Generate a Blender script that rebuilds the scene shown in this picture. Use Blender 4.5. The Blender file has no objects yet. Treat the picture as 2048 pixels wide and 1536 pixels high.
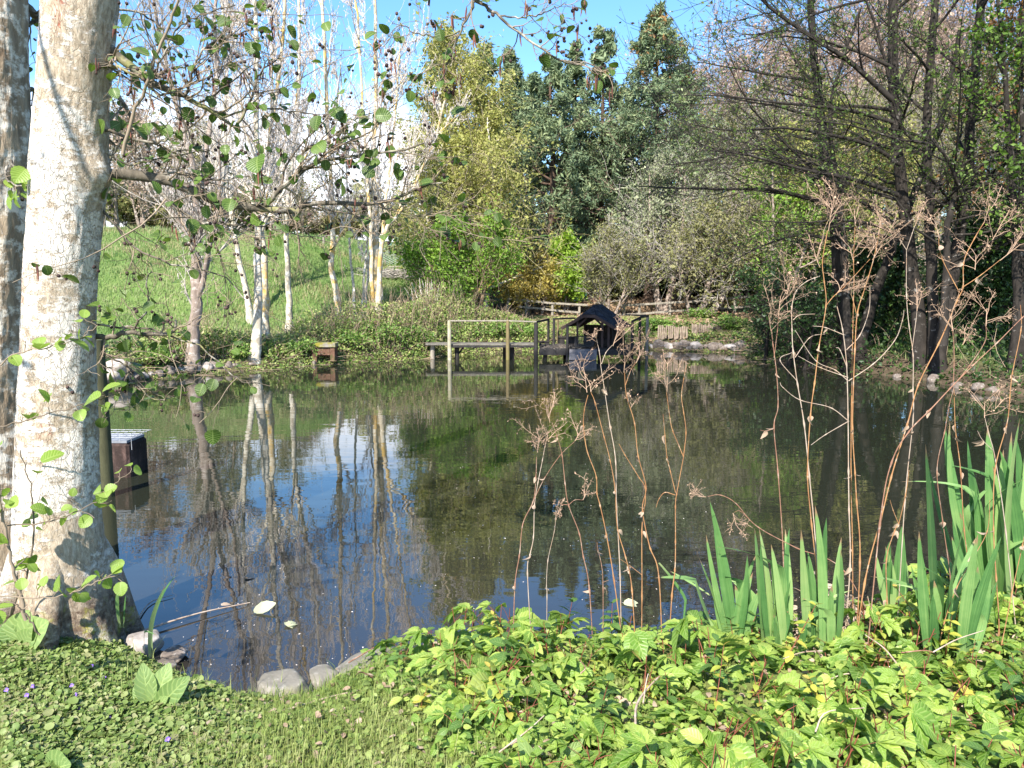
import bpy, math, random
import numpy as np
from mathutils import Vector, Matrix, noise as mnoise

R = math.radians
scene = bpy.context.scene
COL = scene.collection

# ------------------------------------------------------------------ camera, sky, sun, exposure
FPX = 1540.0                      # focal length in pixels of the 2048 px wide photograph
PITCH = math.atan((768 - 578) / FPX)
CAM_H = 2.0                       # above the water (z = 0)
cam_d = bpy.data.cameras.new("camera")
cam_d.sensor_width = 36.0
cam_d.lens = 36.0 * FPX / 2048.0
cam_d.clip_start = 0.05
cam_d.clip_end = 2000
cam = bpy.data.objects.new("camera", cam_d)
COL.objects.link(cam)
cam.location = (0, 0, CAM_H)
cam.rotation_euler = (R(90) - PITCH, 0, 0)
scene.camera = cam

SUN_EL, SUN_AZ = 43.0, 201.0      # azimuth clockwise from +Y: behind the camera, a little to its left
w = bpy.data.worlds.new("World")
scene.world = w
w.use_nodes = True
nt = w.node_tree
for n in list(nt.nodes):
    nt.nodes.remove(n)
wo = nt.nodes.new("ShaderNodeOutputWorld")
bg = nt.nodes.new("ShaderNodeBackground")
sky = nt.nodes.new("ShaderNodeTexSky")
sky.sky_type = 'NISHITA'
sky.sun_disc = False
sky.sun_elevation = R(SUN_EL)
sky.sun_rotation = R(SUN_AZ)
sky.air_density = 1.0
sky.dust_density = 0.35
sky.ozone_density = 3.0
bg.inputs['Strength'].default_value = 0.138
# low bright cloud bank over the left horizon
tc = nt.nodes.new("ShaderNodeTexCoord")
sep = nt.nodes.new("ShaderNodeSeparateXYZ")
nt.links.new(tc.outputs['Generated'], sep.inputs[0])
cn = nt.nodes.new("ShaderNodeTexNoise")
cn.inputs['Scale'].default_value = 3.2
cn.inputs['Detail'].default_value = 7
cn.inputs['Roughness'].default_value = 0.55
mp = nt.nodes.new("ShaderNodeMapping")
mp.inputs['Scale'].default_value = (1, 1, 2.4)
nt.links.new(tc.outputs['Generated'], mp.inputs[0])
nt.links.new(mp.outputs[0], cn.inputs['Vector'])
def wmath(op, a, b=None, clamp=False):
    m = nt.nodes.new("ShaderNodeMath"); m.operation = op; m.use_clamp = clamp
    for i, v in enumerate((a, b)):
        if v is None: continue
        if isinstance(v, (int, float)): m.inputs[i].default_value = v
        else: nt.links.new(v, m.inputs[i])
    return m.outputs[0]
# height of the bank's top: falls off to the right; noise makes the edge uneven
edge = wmath('MINIMUM', wmath('ADD', wmath('MULTIPLY', sep.outputs['X'], -1.3), 0.06), 0.235)
edge = wmath('ADD', edge, wmath('MULTIPLY', wmath('SUBTRACT', cn.outputs['Fac'], 0.5), 0.16))
mask = wmath('DIVIDE', wmath('SUBTRACT', edge, sep.outputs['Z']), 0.045, True)
mask = wmath('MULTIPLY', mask, 0.9)
cmix = nt.nodes.new("ShaderNodeMix"); cmix.data_type = 'RGBA'
nt.links.new(mask, cmix.inputs['Factor'])
hs = nt.nodes.new("ShaderNodeHueSaturation"); hs.inputs['Saturation'].default_value = 1.2
nt.links.new(sky.outputs[0], hs.inputs['Color'])
nt.links.new(hs.outputs[0], cmix.inputs['A'])
cmix.inputs['B'].default_value = (6.1, 6.2, 6.6, 1)
nt.links.new(cmix.outputs['Result'], bg.inputs['Color'])
nt.links.new(bg.outputs[0], wo.inputs[0])

sd = bpy.data.lights.new("sun", 'SUN')
sd.energy = 5.0
sd.angle = R(0.5)
sd.color = (1.0, 0.945, 0.86)
sun = bpy.data.objects.new("sun", sd)
COL.objects.link(sun)
sv = Vector((math.sin(R(SUN_AZ)) * math.cos(R(SUN_EL)), math.cos(R(SUN_AZ)) * math.cos(R(SUN_EL)), math.sin(R(SUN_EL))))
sun.rotation_euler = sv.to_track_quat('Z', 'Y').to_euler()
sun.location = (-10, -20, 30)

scene.view_settings.view_transform = 'Standard'
scene.view_settings.look = 'None'
scene.view_settings.gamma = 1.0
scene.view_settings.exposure = 1.27
scene.render.engine = 'CYCLES'
scene.cycles.max_bounces = 6
scene.cycles.diffuse_bounces = 3
scene.cycles.transparent_max_bounces = 8

# ------------------------------------------------------------------ geometry of the view
CP, SP = math.cos(PITCH), math.sin(PITCH)
def ray(px, py):
    u, v = (px - 1024) / FPX, (768 - py) / FPX
    return np.array([u, CP + v * SP, -SP + v * CP])
def P(px, py, Y):
    d = ray(px, py)
    return np.array([0, 0, CAM_H]) + d * (Y / d[1])
def G(px, py, z=0.0):
    d = ray(px, py)
    return np.array([0, 0, CAM_H]) + d * ((z - CAM_H) / d[2])
def PL(pts, Y0, Y1=None):
    """a pixel polyline as world points whose depth runs from Y0 to Y1"""
    Y1 = Y0 if Y1 is None else Y1
    n = max(1, len(pts) - 1)
    return np.array([P(p[0], p[1], Y0 + (Y1 - Y0) * i / n) for i, p in enumerate(pts)])

# ------------------------------------------------------------------ mesh builder
class MB:
    def __init__(s):
        s.v = []; s.f = []; s.n = 0; s.uv = []; s.hasuv = False
    def add(s, v, f, mat=0, smooth=True, uv=None):
        v = np.asarray(v, np.float32).reshape(-1, 3)
        f = np.asarray(f, np.int64)
        if len(v) == 0 or len(f) == 0: return
        s.v.append(v); s.f.append((f + s.n, mat, smooth)); s.n += len(v)
        if uv is None: uv = np.zeros((len(v), 2), np.float32)
        else: s.hasuv = True
        s.uv.append(np.asarray(uv, np.float32))
    def mesh(s, name, mats):
        me = bpy.data.meshes.new(name)
        if s.n:
            V = np.concatenate(s.v)
            me.vertices.add(len(V)); me.vertices.foreach_set("co", V.ravel())
            loops = np.concatenate([f.ravel() for f, _, _ in s.f]).astype(np.int32)
            counts = np.concatenate([np.full(len(f), f.shape[1], np.int32) for f, _, _ in s.f])
            starts = np.concatenate([[0], np.cumsum(counts)[:-1]]).astype(np.int32)
            me.loops.add(len(loops)); me.loops.foreach_set("vertex_index", loops)
            me.polygons.add(len(counts)); me.polygons.foreach_set("loop_start", starts)
            me.polygons.foreach_set("loop_total", counts)
            me.polygons.foreach_set("material_index", np.concatenate([np.full(len(f), m, np.int32) for f, m, _ in s.f]))
            me.polygons.foreach_set("use_smooth", np.concatenate([np.full(len(f), sm, bool) for f, _, sm in s.f]))
            if s.hasuv:
                uvl = me.uv_layers.new(name="UVMap")
                uvl.data.foreach_set("uv", np.concatenate(s.uv)[loops].ravel())
            me.update(calc_edges=True)
        for m in (mats if isinstance(mats, (list, tuple)) else [mats]):
            me.materials.append(m)
        return me
    def build(s, name, mats, parent=None, off=None):
        o = bpy.data.objects.new(name, s.mesh(name, mats))
        COL.objects.link(o)
        if parent is not None:
            o.parent = parent
            if off is None: off = root_of(parent)
            # meshes are made in world coordinates; bring them into the root's frame
            o.data.transform(Matrix.Translation(-Vector(off)))
        return o

def root_of(o):
    v = Vector((0, 0, 0))
    while o is not None:
        v += o.location
        o = o.parent
    return v
def tag(o, label=None, cat=None, group=None, kind=None):
    if label: o["label"] = label
    if cat: o["category"] = cat
    if group: o["group"] = group
    if kind: o["kind"] = kind
    return o
def empty(name, loc, label, cat, group=None):
    o = bpy.data.objects.new(name, None)
    o.empty_display_size = 0.2
    o.location = Vector([float(c) for c in loc])
    COL.objects.link(o)
    return tag(o, label, cat, group)
def copy_tree(o, parent=None):
    c = o.copy(); COL.objects.link(c)
    if parent is not None: c.parent = parent
    for ch in list(o.children): copy_tree(ch, c)
    return c

def nrm(a):
    return a / np.maximum(np.linalg.norm(a, axis=-1, keepdims=True), 1e-9)
def spline(pts, n):
    """Catmull-Rom through pts (k,3), n samples"""
    p = np.asarray(pts, float)
    if len(p) == 2: 
        t = np.linspace(0, 1, n)[:, None]; return p[0] * (1 - t) + p[1] * t
    q = np.vstack([2 * p[0] - p[1], p, 2 * p[-1] - p[-2]])
    t = np.linspace(0, len(p) - 1 - 1e-6, n); i = t.astype(int); f = (t - i)[:, None]
    a, b, c, d = q[i], q[i + 1], q[i + 2], q[i + 3]
    return 0.5 * (2 * b + (c - a) * f + (2 * a - 5 * b + 4 * c - d) * f ** 2 + (3 * b - a - 3 * c + d) * f ** 3)
def lerp1(vals, n):
    vals = np.asarray(vals, float)
    return np.interp(np.linspace(0, len(vals) - 1, n), np.arange(len(vals)), vals)

def frames(pts):
    T = nrm(np.gradient(pts, axis=1))
    m = nrm(T.mean(axis=1))
    ref = np.where(np.abs(m[:, 2:3]) > 0.75, np.array([[1., 0.13, 0]]), np.array([[0., 0.1, 1.]]))
    U = nrm(np.cross(T, ref[:, None, :])); V = np.cross(T, U)
    return T, U, V
def tubes(mb, pts, rad, k=5, mat=0, smooth=True, cap=False, ridg=None):
    pts = np.asarray(pts, float)
    if pts.ndim == 2: pts = pts[None]
    rad = np.asarray(rad, float)
    if rad.ndim == 1: rad = np.broadcast_to(rad, pts.shape[:2])
    M, n, _ = pts.shape
    if M == 0: return
    T, U, V = frames(pts)
    a = np.arange(k) * 2 * np.pi / k
    rr = rad[:, :, None, None]
    if ridg is not None: rr = rr * np.asarray(ridg)[None, None, :, None]
    ring = pts[:, :, None, :] + rr * (np.cos(a)[None, None, :, None] * U[:, :, None, :] + np.sin(a)[None, None, :, None] * V[:, :, None, :])
    i = np.arange(n - 1)[:, None]; j = np.arange(k)[None, :]
    f = np.stack([i * k + j, i * k + (j + 1) % k, (i + 1) * k + (j + 1) % k, (i + 1) * k + j], -1).reshape(-1, 4)
    F = (np.arange(M)[:, None, None] * n * k + f[None]).reshape(-1, 4)
    base = mb.n
    mb.add(ring.reshape(-1, 3), F, mat, smooth)
    if cap:
        for e, rev in ((0, True), (n - 1, False)):
            cf = np.arange(M)[:, None] * n * k + e * k + np.arange(k)[None, :]
            if not rev: cf = cf[:, ::-1]
            mb.add(ring.reshape(-1, 3)[cf.ravel()], np.arange(M * k).reshape(M, k), mat, False)

def spawn(rng, pts, rad, cnt, t0, t1, ang, angv, L, Lv, n, up=0.0, wob=0.12, rf=0.6, rtip=0.25, lenfn=None, bias=None, rmax=None, keep=1.0, inherit=False):
    M, m, _ = pts.shape
    t = ((np.arange(cnt)[None, :] + rng.random((M, cnt))) / cnt) * (t1 - t0) + t0
    fi = np.clip(t * (m - 1), 0, m - 1.001); i0 = fi.astype(int); fr = (fi - i0)[..., None]
    rows = np.arange(M)[:, None]
    pos = pts[rows, i0] * (1 - fr) + pts[rows, i0 + 1] * fr
    tan = nrm(pts[rows, i0 + 1] - pts[rows, i0])
    r0 = rad[rows, i0] * (1 - fr[..., 0]) + rad[rows, i0 + 1] * fr[..., 0]
    ref = np.where(np.abs(tan[..., 2:3]) > 0.8, np.array([1., 0, 0]), np.array([0., 0, 1.]))
    U = nrm(np.cross(tan, ref)); V = np.cross(tan, U)
    az = rng.random((M, cnt)) * 2 * np.pi
    an = ang + angv * rng.standard_normal((M, cnt))
    d = tan * np.cos(an)[..., None] + (U * np.cos(az)[..., None] + V * np.sin(az)[..., None]) * np.sin(an)[..., None]
    if bias is not None: d = nrm(d + np.asarray(bias))
    ln = L * np.exp(Lv * rng.standard_normal((M, cnt)))
    if lenfn is not None: ln = ln * lenfn(t)
    if inherit:
        pl = np.linalg.norm(np.diff(pts, axis=1), axis=2).sum(1)
        ln = ln * pl[:, None]
    pos = pos.reshape(-1, 3); d = d.reshape(-1, 3); ln = ln.ravel(); r0 = r0.ravel() * rf; t = t.ravel()
    if keep < 1:
        k = rng.random(len(ln)) < keep
        pos, d, ln, r0, t = pos[k], d[k], ln[k], r0[k], t[k]
    if rmax: r0 = np.minimum(r0, rmax)
    out = np.empty((len(ln), n + 1, 3)); out[:, 0] = pos
    step = (ln / n)[:, None]
    for q in range(n):
        d = nrm(d + wob * rng.standard_normal(d.shape) + np.array([0, 0, up]))
        pos = pos + d * step
        out[:, q + 1] = pos
    rr = r0[:, None] * np.linspace(1, rtip, n + 1)[None]
    return out, rr, t

def along(rng, pts, cnt, t0=0.2, t1=1.0):
    """random points (and tangents) along polylines"""
    M, m, _ = pts.shape
    t = t0 + (t1 - t0) * rng.random((M, cnt))
    fi = np.clip(t * (m - 1), 0, m - 1.001); i0 = fi.astype(int); fr = (fi - i0)[..., None]
    rows = np.arange(M)[:, None]
    p = pts[rows, i0] * (1 - fr) + pts[rows, i0 + 1] * fr
    tn = nrm(pts[rows, i0 + 1] - pts[rows, i0])
    return p.reshape(-1, 3), tn.reshape(-1, 3)

def rand_dirs(rng, n):
    return nrm(rng.standard_normal((n, 3)))
def quads(mb, rng, c, size, asp=0.6, mat=0, up=0.0, sv=0.3):
    """one small bent rhombic leaf per centre"""
    n = len(c)
    if n == 0: return
    a = rand_dirs(rng, n)
    b = rand_dirs(rng, n); b[:, 2] += up * 0; nr = nrm(rand_dirs(rng, n) + np.array([0, -0.25 * up, up]))
    u = nrm(np.cross(nr, a)); v = np.cross(nr, u)
    s = (size * np.exp(sv * rng.standard_normal(n)))[:, None]
    vs = np.stack([c - u * s * .5, c + v * s * asp * .5 - nr * s * .06, c + u * s * .5, c - v * s * asp * .5 - nr * s * .06], 1)
    mb.add(vs.reshape(-1, 3), np.arange(n * 4).reshape(n, 4), mat, False)
def frame_from(dirv, upv):
    y = nrm(dirv); x = nrm(np.cross(y, upv)); z = np.cross(x, y)
    return np.stack([x, y, z], -1)      # columns
def stamp(mb, tv, tf, tuv, pos, Rm, scale, mat=0, smooth=True):
    """copies of a template (leaf, cone, flower) baked into one mesh"""
    n = len(pos)
    if n == 0: return
    scale = np.broadcast_to(np.asarray(scale, float), (n,))
    v = np.einsum('nij,kj->nki', Rm, tv) * scale[:, None, None] + pos[:, None, :]
    K = len(tv)
    tf = np.asarray(tf)
    f = (np.arange(n)[:, None, None] * K + tf[None]).reshape(-1, tf.shape[1])
    mb.add(v.reshape(-1, 3), f, mat, smooth, None if tuv is None else np.tile(tuv, (n, 1)))

def leaf_grid(rows, width, length=1.0, fold=0.25, droop=0.2, cols=3, y0=0.0, wave=0.0):
    """blade along +y in the xy plane, folded on its midrib; width(t) half width"""
    t = np.linspace(0, 1, rows + 1)
    V = []; UV = []
    for i, q in enumerate(t):
        wv = width(q)
        for c in range(cols):
            s = (c / (cols - 1)) * 2 - 1
            z = abs(s) * wv * fold - droop * length * q ** 2 + wave * math.sin(q * 9 + s * 2) * wv
            V.append((s * wv, y0 + q * length, z)); UV.append((s, q))
    F = []
    for i in range(rows):
        for c in range(cols - 1):
            a = i * cols + c
            F.append((a, a + 1, a + cols + 1, a + cols))
    return np.array(V), np.array(F), np.array(UV)

# ------------------------------------------------------------------ materials
def new_mat(name):
    m = bpy.data.materials.new(name); m.use_nodes = True
    t = m.node_tree
    for n in list(t.nodes): t.nodes.remove(n)
    return m, t
class NG:
    def __init__(s, t): s.t = t
    def n(s, typ, **kw):
        x = s.t.nodes.new(typ)
        for k, v in kw.items(): setattr(x, k, v)
        return x
    def l(s, a, b): s.t.links.new(a, b)
    def ramp(s, fac, stops, interp='LINEAR'):
        r = s.n("ShaderNodeValToRGB"); r.color_ramp.interpolation = interp
        e = r.color_ramp.elements
        while len(e) < len(stops): e.new(0.5)
        for x, (p, c) in zip(e, stops):
            x.position = p; x.color = (*c, 1) if len(c) == 3 else c
        s.l(fac, r.inputs[0]); return r.outputs[0]
    def noise(s, vec, scale, detail=4, rough=0.55, mapscale=None):
        if mapscale is not None:
            mp = s.n("ShaderNodeMapping"); mp.inputs['Scale'].default_value = mapscale
            s.l(vec, mp.inputs[0]); vec = mp.outputs[0]
        x = s.n("ShaderNodeTexNoise"); x.inputs['Scale'].default_value = scale
        x.inputs['Detail'].default_value = detail; x.inputs['Roughness'].default_value = rough
        s.l(vec, x.inputs['Vector']); return x.outputs['Fac']
    def mix(s, fac, a, b, blend='MIX'):
        x = s.n("ShaderNodeMix", data_type='RGBA', blend_type=blend)
        for sock, v in ((x.inputs['Factor'], fac), (x.inputs['A'], a), (x.inputs['B'], b)):
            if hasattr(v, 'is_linked'): s.l(v, sock)
            elif isinstance(v, (int, float)): sock.default_value = v
            else: sock.default_value = (*v, 1)
        return x.outputs['Result']
    def math(s, op, a, b=None, clamp=False):
        x = s.n("ShaderNodeMath", operation=op, use_clamp=clamp)
        for i, v in enumerate((a, b)):
            if v is None: continue
            if isinstance(v, (int, float)): x.inputs[i].default_value = v
            else: s.l(v, x.inputs[i])
        return x.outputs[0]
    def bump(s, h, strength, dist):
        b = s.n("ShaderNodeBump"); b.inputs['Strength'].default_value = strength; b.inputs['Distance'].default_value = dist
        s.l(h, b.inputs['Height']); return b.outputs[0]
    def principled(s, col, rough=0.7, normal=None, spec=0.4):
        p = s.n("ShaderNodeBsdfPrincipled")
        if hasattr(col, 'is_linked'): s.l(col, p.inputs['Base Color'])
        else: p.inputs['Base Color'].default_value = (*col, 1)
        if hasattr(rough, 'is_linked'): s.l(rough, p.inputs['Roughness'])
        else: p.inputs['Roughness'].default_value = rough
        p.inputs['Specular IOR Level'].default_value = spec
        if normal is not None: s.l(normal, p.inputs['Normal'])
        return p
    def out(s, sh):
        o = s.n("ShaderNodeOutputMaterial"); s.l(sh, o.inputs[0])
    def pos(s): return s.n("ShaderNodeNewGeometry").outputs['Position']
    def obj(s): return s.n("ShaderNodeTexCoord").outputs['Object']
    def island(s): return s.n("ShaderNodeNewGeometry").outputs['Random Per Island']

def leaf_mat(name, cols, transl=0.35, rough=0.5, spec=0.35, veins=0.0, clump=0.5, vein_n=9, cscale=1.3):
    """foliage: colour differs leaf by leaf and clump by clump; light passes through"""
    m, t = new_mat(name); g = NG(t)
    stops = [(i / max(1, len(cols) - 1), c) for i, c in enumerate(cols)]
    ns = g.noise(g.obj(), cscale, 3)
    fac = g.math('ADD', g.math('MULTIPLY', g.island(), 1 - clump), g.math('MULTIPLY', g.math('MULTIPLY_ADD', ns, 2.2) if False else g.math('ADD', g.math('MULTIPLY', ns, 2.4), -0.7), clump), True)
    c = g.ramp(fac, stops)
    nor = None
    if veins:
        uv = g.n("ShaderNodeUVMap").outputs[0]
        sp = g.n("ShaderNodeSeparateXYZ"); g.l(uv, sp.inputs[0])
        au = g.math('ABSOLUTE', sp.outputs['X'])
        st = g.math('SINE', g.math('MULTIPLY', g.math('SUBTRACT', sp.outputs['Y'], g.math('MULTIPLY', au, 0.22)), vein_n * 6.283))
        st = g.math('POWER', g.math('MULTIPLY_ADD', st, 0.5) if False else g.math('ADD', g.math('MULTIPLY', st, 0.5), 0.5), 3.0)
        mid = g.math('LESS_THAN', au, 0.06)
        v = g.math('MAXIMUM', g.math('MULTIPLY', st, 0.7), mid)
        c = g.mix(g.math('MULTIPLY', v, veins), c, (0.52, 0.62, 0.22))
        nor = g.bump(v, 0.5, -0.004)
    p = g.principled(c, rough, nor, spec)
    tr = g.n("ShaderNodeBsdfTranslucent")
    hs = g.n("ShaderNodeHueSaturation"); hs.inputs['Value'].default_value = 1.25; hs.inputs['Saturation'].default_value = 1.1
    g.l(c, hs.inputs['Color']); g.l(hs.outputs[0], tr.inputs[0])
    mx = g.n("ShaderNodeMixShader"); mx.inputs[0].default_value = transl
    g.l(p.outputs[0], mx.inputs[1]); g.l(tr.outputs[0], mx.inputs[2])
    g.out(mx.outputs[0]); return m

def bark_mat(name, c1, c2, patch=None, pscale=3.0, pthr=(0.5, 0.6), vstretch=0.25, scale=8.0, bump=0.6, bdist=0.02, extra=None, ethr=(0.6, 0.7)):
    m, t = new_mat(name); g = NG(t)
    o = g.obj()
    a = g.noise(o, scale, 7, 0.65, (1, 1, vstretch))
    c = g.ramp(a, [(0.3, c1), (0.7, c2)])
    if patch is not None:
        b = g.noise(o, pscale, 6, 0.7, (1, 1, 1.3))
        f = g.ramp(b, [(pthr[0], (0, 0, 0)), (pthr[1], (1, 1, 1))])
        c = g.mix(f, c, patch)
    if extra is not None:
        b = g.noise(o, pscale * 0.45, 5, 0.65)
        f = g.ramp(b, [(ethr[0], (0, 0, 0)), (ethr[1], (1, 1, 1))])
        c = g.mix(f, c, extra)
    g.out(g.principled(c, 0.85, g.bump(a, bump, bdist), 0.2).outputs[0]); return m

def wood_mat(name, c1, c2, scale=6.0, rough=0.8, moss=None):
    m, t = new_mat(name); g = NG(t)
    o = g.obj()
    a = g.noise(o, scale, 8, 0.65, (1, 1, 1))
    b = g.noise(o, scale * 5, 4, 0.6, (1, 1, 0.15))
    c = g.ramp(g.math('ADD', g.math('MULTIPLY', a, .6), g.math('MULTIPLY', b, .4)), [(0.33, c1), (0.66, c2)])
    if moss is not None:
        f = g.ramp(g.noise(o, 3.5, 5, .6), [(0.52, (0, 0, 0)), (0.62, (1, 1, 1))])
        c = g.mix(f, c, moss)
    g.out(g.principled(c, rough, g.bump(b, 0.5, 0.008), 0.25).outputs[0]); return m

def plain_mat(name, c, rough=0.7, var=0.25, scale=12.0, spec=0.3, isl=False):
    m, t = new_mat(name); g = NG(t)
    a = g.noise(g.obj(), scale, 5)
    if isl: a = g.math('ADD', g.math('MULTIPLY', a, .5), g.math('MULTIPLY', g.island(), .5))
    d = tuple(x * (1 - var) for x in c); e = tuple(min(1, x * (1 + var)) for x in c)
    col = g.ramp(a, [(0.3, d), (0.7, e)])
    g.out(g.principled(col, rough, None, spec).outputs[0]); return m

def stone_mat(name, c1, c2, moss=None, lichen=(0.55, 0.54, 0.5), mthr=(0.55, 0.66)):
    m, t = new_mat(name); g = NG(t)
    o = g.obj()
    a = g.noise(o, 5, 8, 0.65)
    c = g.ramp(a, [(0.3, c1), (0.7, c2)])
    b = g.noise(o, 22, 5, 0.7)
    c = g.mix(g.ramp(b, [(0.55, (0, 0, 0)), (0.68, (.7, .7, .7))]), c, lichen)
    if moss is not None:
        f = g.ramp(g.noise(o, 4, 5, .65), [(mthr[0], (0, 0, 0)), (mthr[1], (1, 1, 1))])
        c = g.mix(f, c, moss)
    h = g.math('ADD', a, g.math('MULTIPLY', b, .35))
    g.out(g.principled(c, 0.9, g.bump(h, 0.8, 0.02), 0.2).outputs[0]); return m

M = {}
M['alder_bark'] = None
M['bark_pale'] = bark_mat("pale_bark", (0.24, 0.20, 0.145), (0.56, 0.50, 0.39), (0.70, 0.65, 0.55), 5.0, (0.48, 0.58), extra=(0.20, 0.165, 0.12), ethr=(0.62, 0.70))
M['bark_yellow'] = bark_mat("yellow_lichen_bark", (0.28, 0.22, 0.14), (0.56, 0.48, 0.35), (0.68, 0.63, 0.52), 5.0, (0.5, 0.6), extra=(0.50, 0.33, 0.10), ethr=(0.50, 0.60))
M['bark_brown'] = bark_mat("brown_bark", (0.13, 0.095, 0.075), (0.34, 0.27, 0.22), (0.46, 0.40, 0.35), 6.0, (0.52, 0.64))
M['bark_dark'] = bark_mat("dark_alder_bark", (0.012, 0.010, 0.008), (0.042, 0.035, 0.029), (0.24, 0.22, 0.195), 5.0, (0.60, 0.70), vstretch=0.5)
M['bark_pine'] = bark_mat("pine_bark", (0.04, 0.028, 0.021), (0.13, 0.085, 0.06))
M['bark_moss'] = bark_mat("mossy_bark", (0.10, 0.07, 0.05), (0.26, 0.19, 0.12), (0.30, 0.22, 0.03), 3.0, (0.52, 0.62))
M['twig_pale'] = plain_mat("pale_twig", (0.66, 0.58, 0.52), 0.8, 0.3, 4, isl=True)
M['twig_grey'] = plain_mat("grey_twig", (0.36, 0.325, 0.28), 0.8, 0.35, 4, isl=True)
M['twig_brown'] = plain_mat("brown_twig", (0.235, 0.165, 0.125), 0.8, 0.35, 4, isl=True)
M['twig_dark'] = plain_mat("dark_twig", (0.030, 0.025, 0.019), 0.8, 0.4, 4, isl=True)
M['twig_yellow'] = plain_mat("olive_twig", (0.42, 0.36, 0.20), 0.8, 0.3, 4, isl=True)
M['tassel'] = leaf_mat("pale_catkin", [(0.58, 0.50, 0.45), (0.78, 0.71, 0.66)], 0.2, 0.7, 0.1)
# ------------------------------------------------------------------ ground, pond, water
shore_px = [(250, 1285), (305, 1325), (400, 1372), (500, 1400), (600, 1398), (690, 1345), (760, 1322), (860, 1302), (1000, 1295), (1200, 1292),
            (1400, 1290), (1520, 1285), (1700, 1262), (1810, 1205), (1950, 1125), (2060, 1015), (2260, 920), (2230, 830), (2060, 795), (1970, 788),
            (1860, 764), (1720, 744), (1560, 730), (1510, 716), (1480, 706), (1300, 700), (1050, 704), (900, 711), (850, 717), (760, 723),
            (640, 729), (500, 741), (400, 749), (300, 760), (220, 776), (60, 800), (-60, 900), (40, 1050), (150, 1190)]
SHORE = np.array([G(*p)[:2] for p in shore_px])

def sdist(x, y):
    """signed distance to the pond's edge, positive on land"""
    x = np.asarray(x, float); y = np.asarray(y, float)
    p = np.stack([x.ravel(), y.ravel()], -1)
    A = SHORE; B = np.roll(SHORE, -1, 0)
    best = np.full(len(p), 1e9); inside = np.zeros(len(p), bool)
    for a, b in zip(A, B):
        ab = b - a; t = np.clip(((p - a) @ ab) / (ab @ ab), 0, 1)
        best = np.minimum(best, np.linalg.norm(p - (a + t[:, None] * ab), axis=1))
        c = ((a[1] > p[:, 1]) != (b[1] > p[:, 1]))
        with np.errstate(divide='ignore', invalid='ignore'):
            xi = (b[0] - a[0]) * (p[:, 1] - a[1]) / (b[1] - a[1]) + a[0]
        inside ^= c & (p[:, 0] < xi)
    return np.where(inside, -best, best).reshape(x.shape)
def sstep(a, b, x):
    t = np.clip((x - a) / (b - a), 0, 1); return t * t * (3 - 2 * t)
def vnoise(x, y, s, seed=0):
    """cheap smooth value noise on arrays"""
    rg = np.random.default_rng(seed); tab = rg.random((64, 64))
    fx, fy = x * s + 1000.3, y * s + 1000.7
    ix, iy = np.floor(fx).astype(int), np.floor(fy).astype(int)
    tx, ty = fx - ix, fy - iy
    tx, ty = tx * tx * (3 - 2 * tx), ty * ty * (3 - 2 * ty)
    g = lambda a, b: tab[a % 64, b % 64]
    return (g(ix, iy) * (1 - tx) + g(ix + 1, iy) * tx) * (1 - ty) + (g(ix, iy + 1) * (1 - tx) + g(ix + 1, iy + 1) * tx) * ty
def gz(x, y):
    x = np.asarray(x, float); y = np.asarray(y, float)
    d = sdist(x, y)
    far = sstep(6, 12, y)
    lim = 0.25 + 0.27 * far
    scale = 0.42 + 0.2 * far
    z = np.where(d > 0, lim * (1 - np.exp(-np.maximum(d, 0) / scale)), -0.5 * (1 - np.exp(np.minimum(d, 0) / 0.8)))
    s1 = 0.37 - 0.14 * sstep(-10, -4.5, x) - 0.175 * sstep(-4.5, 0, x) + 0.03 * sstep(6, 14, x)
    s2 = 0.045 + 0.055 * sstep(-6, 0, x)
    run = np.maximum(0, y - 22.0)
    hill = s1 * np.minimum(run, 10) * (0.55 + 0.45 * sstep(0, 5, run)) + s2 * np.clip(run - 10, 0, 32) + 0.02 * np.maximum(run - 42, 0)
    hill += 0.035 * np.clip(-9.8 - x, 0, 20) * sstep(8, 16, y) + 0.13 * np.clip(x - 10.5, 0, 40) * sstep(6, 14, y)
    z = z + hill * sstep(0, 2.0, d)
    z = z + np.where(d > 0.3, (vnoise(x, y, .35, 1) - .5) * 0.25 * far + (vnoise(x, y, 1.7, 2) - .5) * 0.05, 0)
    z = z + np.where(d > 0.1, (vnoise(x, y, 4.5, 3) - .5) * 0.035, 0)
    return z
def gz1(x, y): return float(gz(np.array([x]), np.array([y]))[0])
def on(px, py, Y):
    """ground point under a pixel's column at depth Y"""
    p = P(px, py, Y); return np.array([p[0], p[1], gz1(p[0], p[1])])

def hit(px, py):
    """where the view ray through a pixel of the photograph meets the ground"""
    d = ray(px, py); Ys = np.concatenate([np.arange(2.2, 12, .05), np.arange(12, 70, .1)])
    p = np.array([0, 0, CAM_H]) + d[None] * (Ys / d[1])[:, None]
    below = p[:, 2] < gz(p[:, 0], p[:, 1])
    k = np.argmax(below) if below.any() else len(Ys) - 1
    return p[k]

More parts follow.
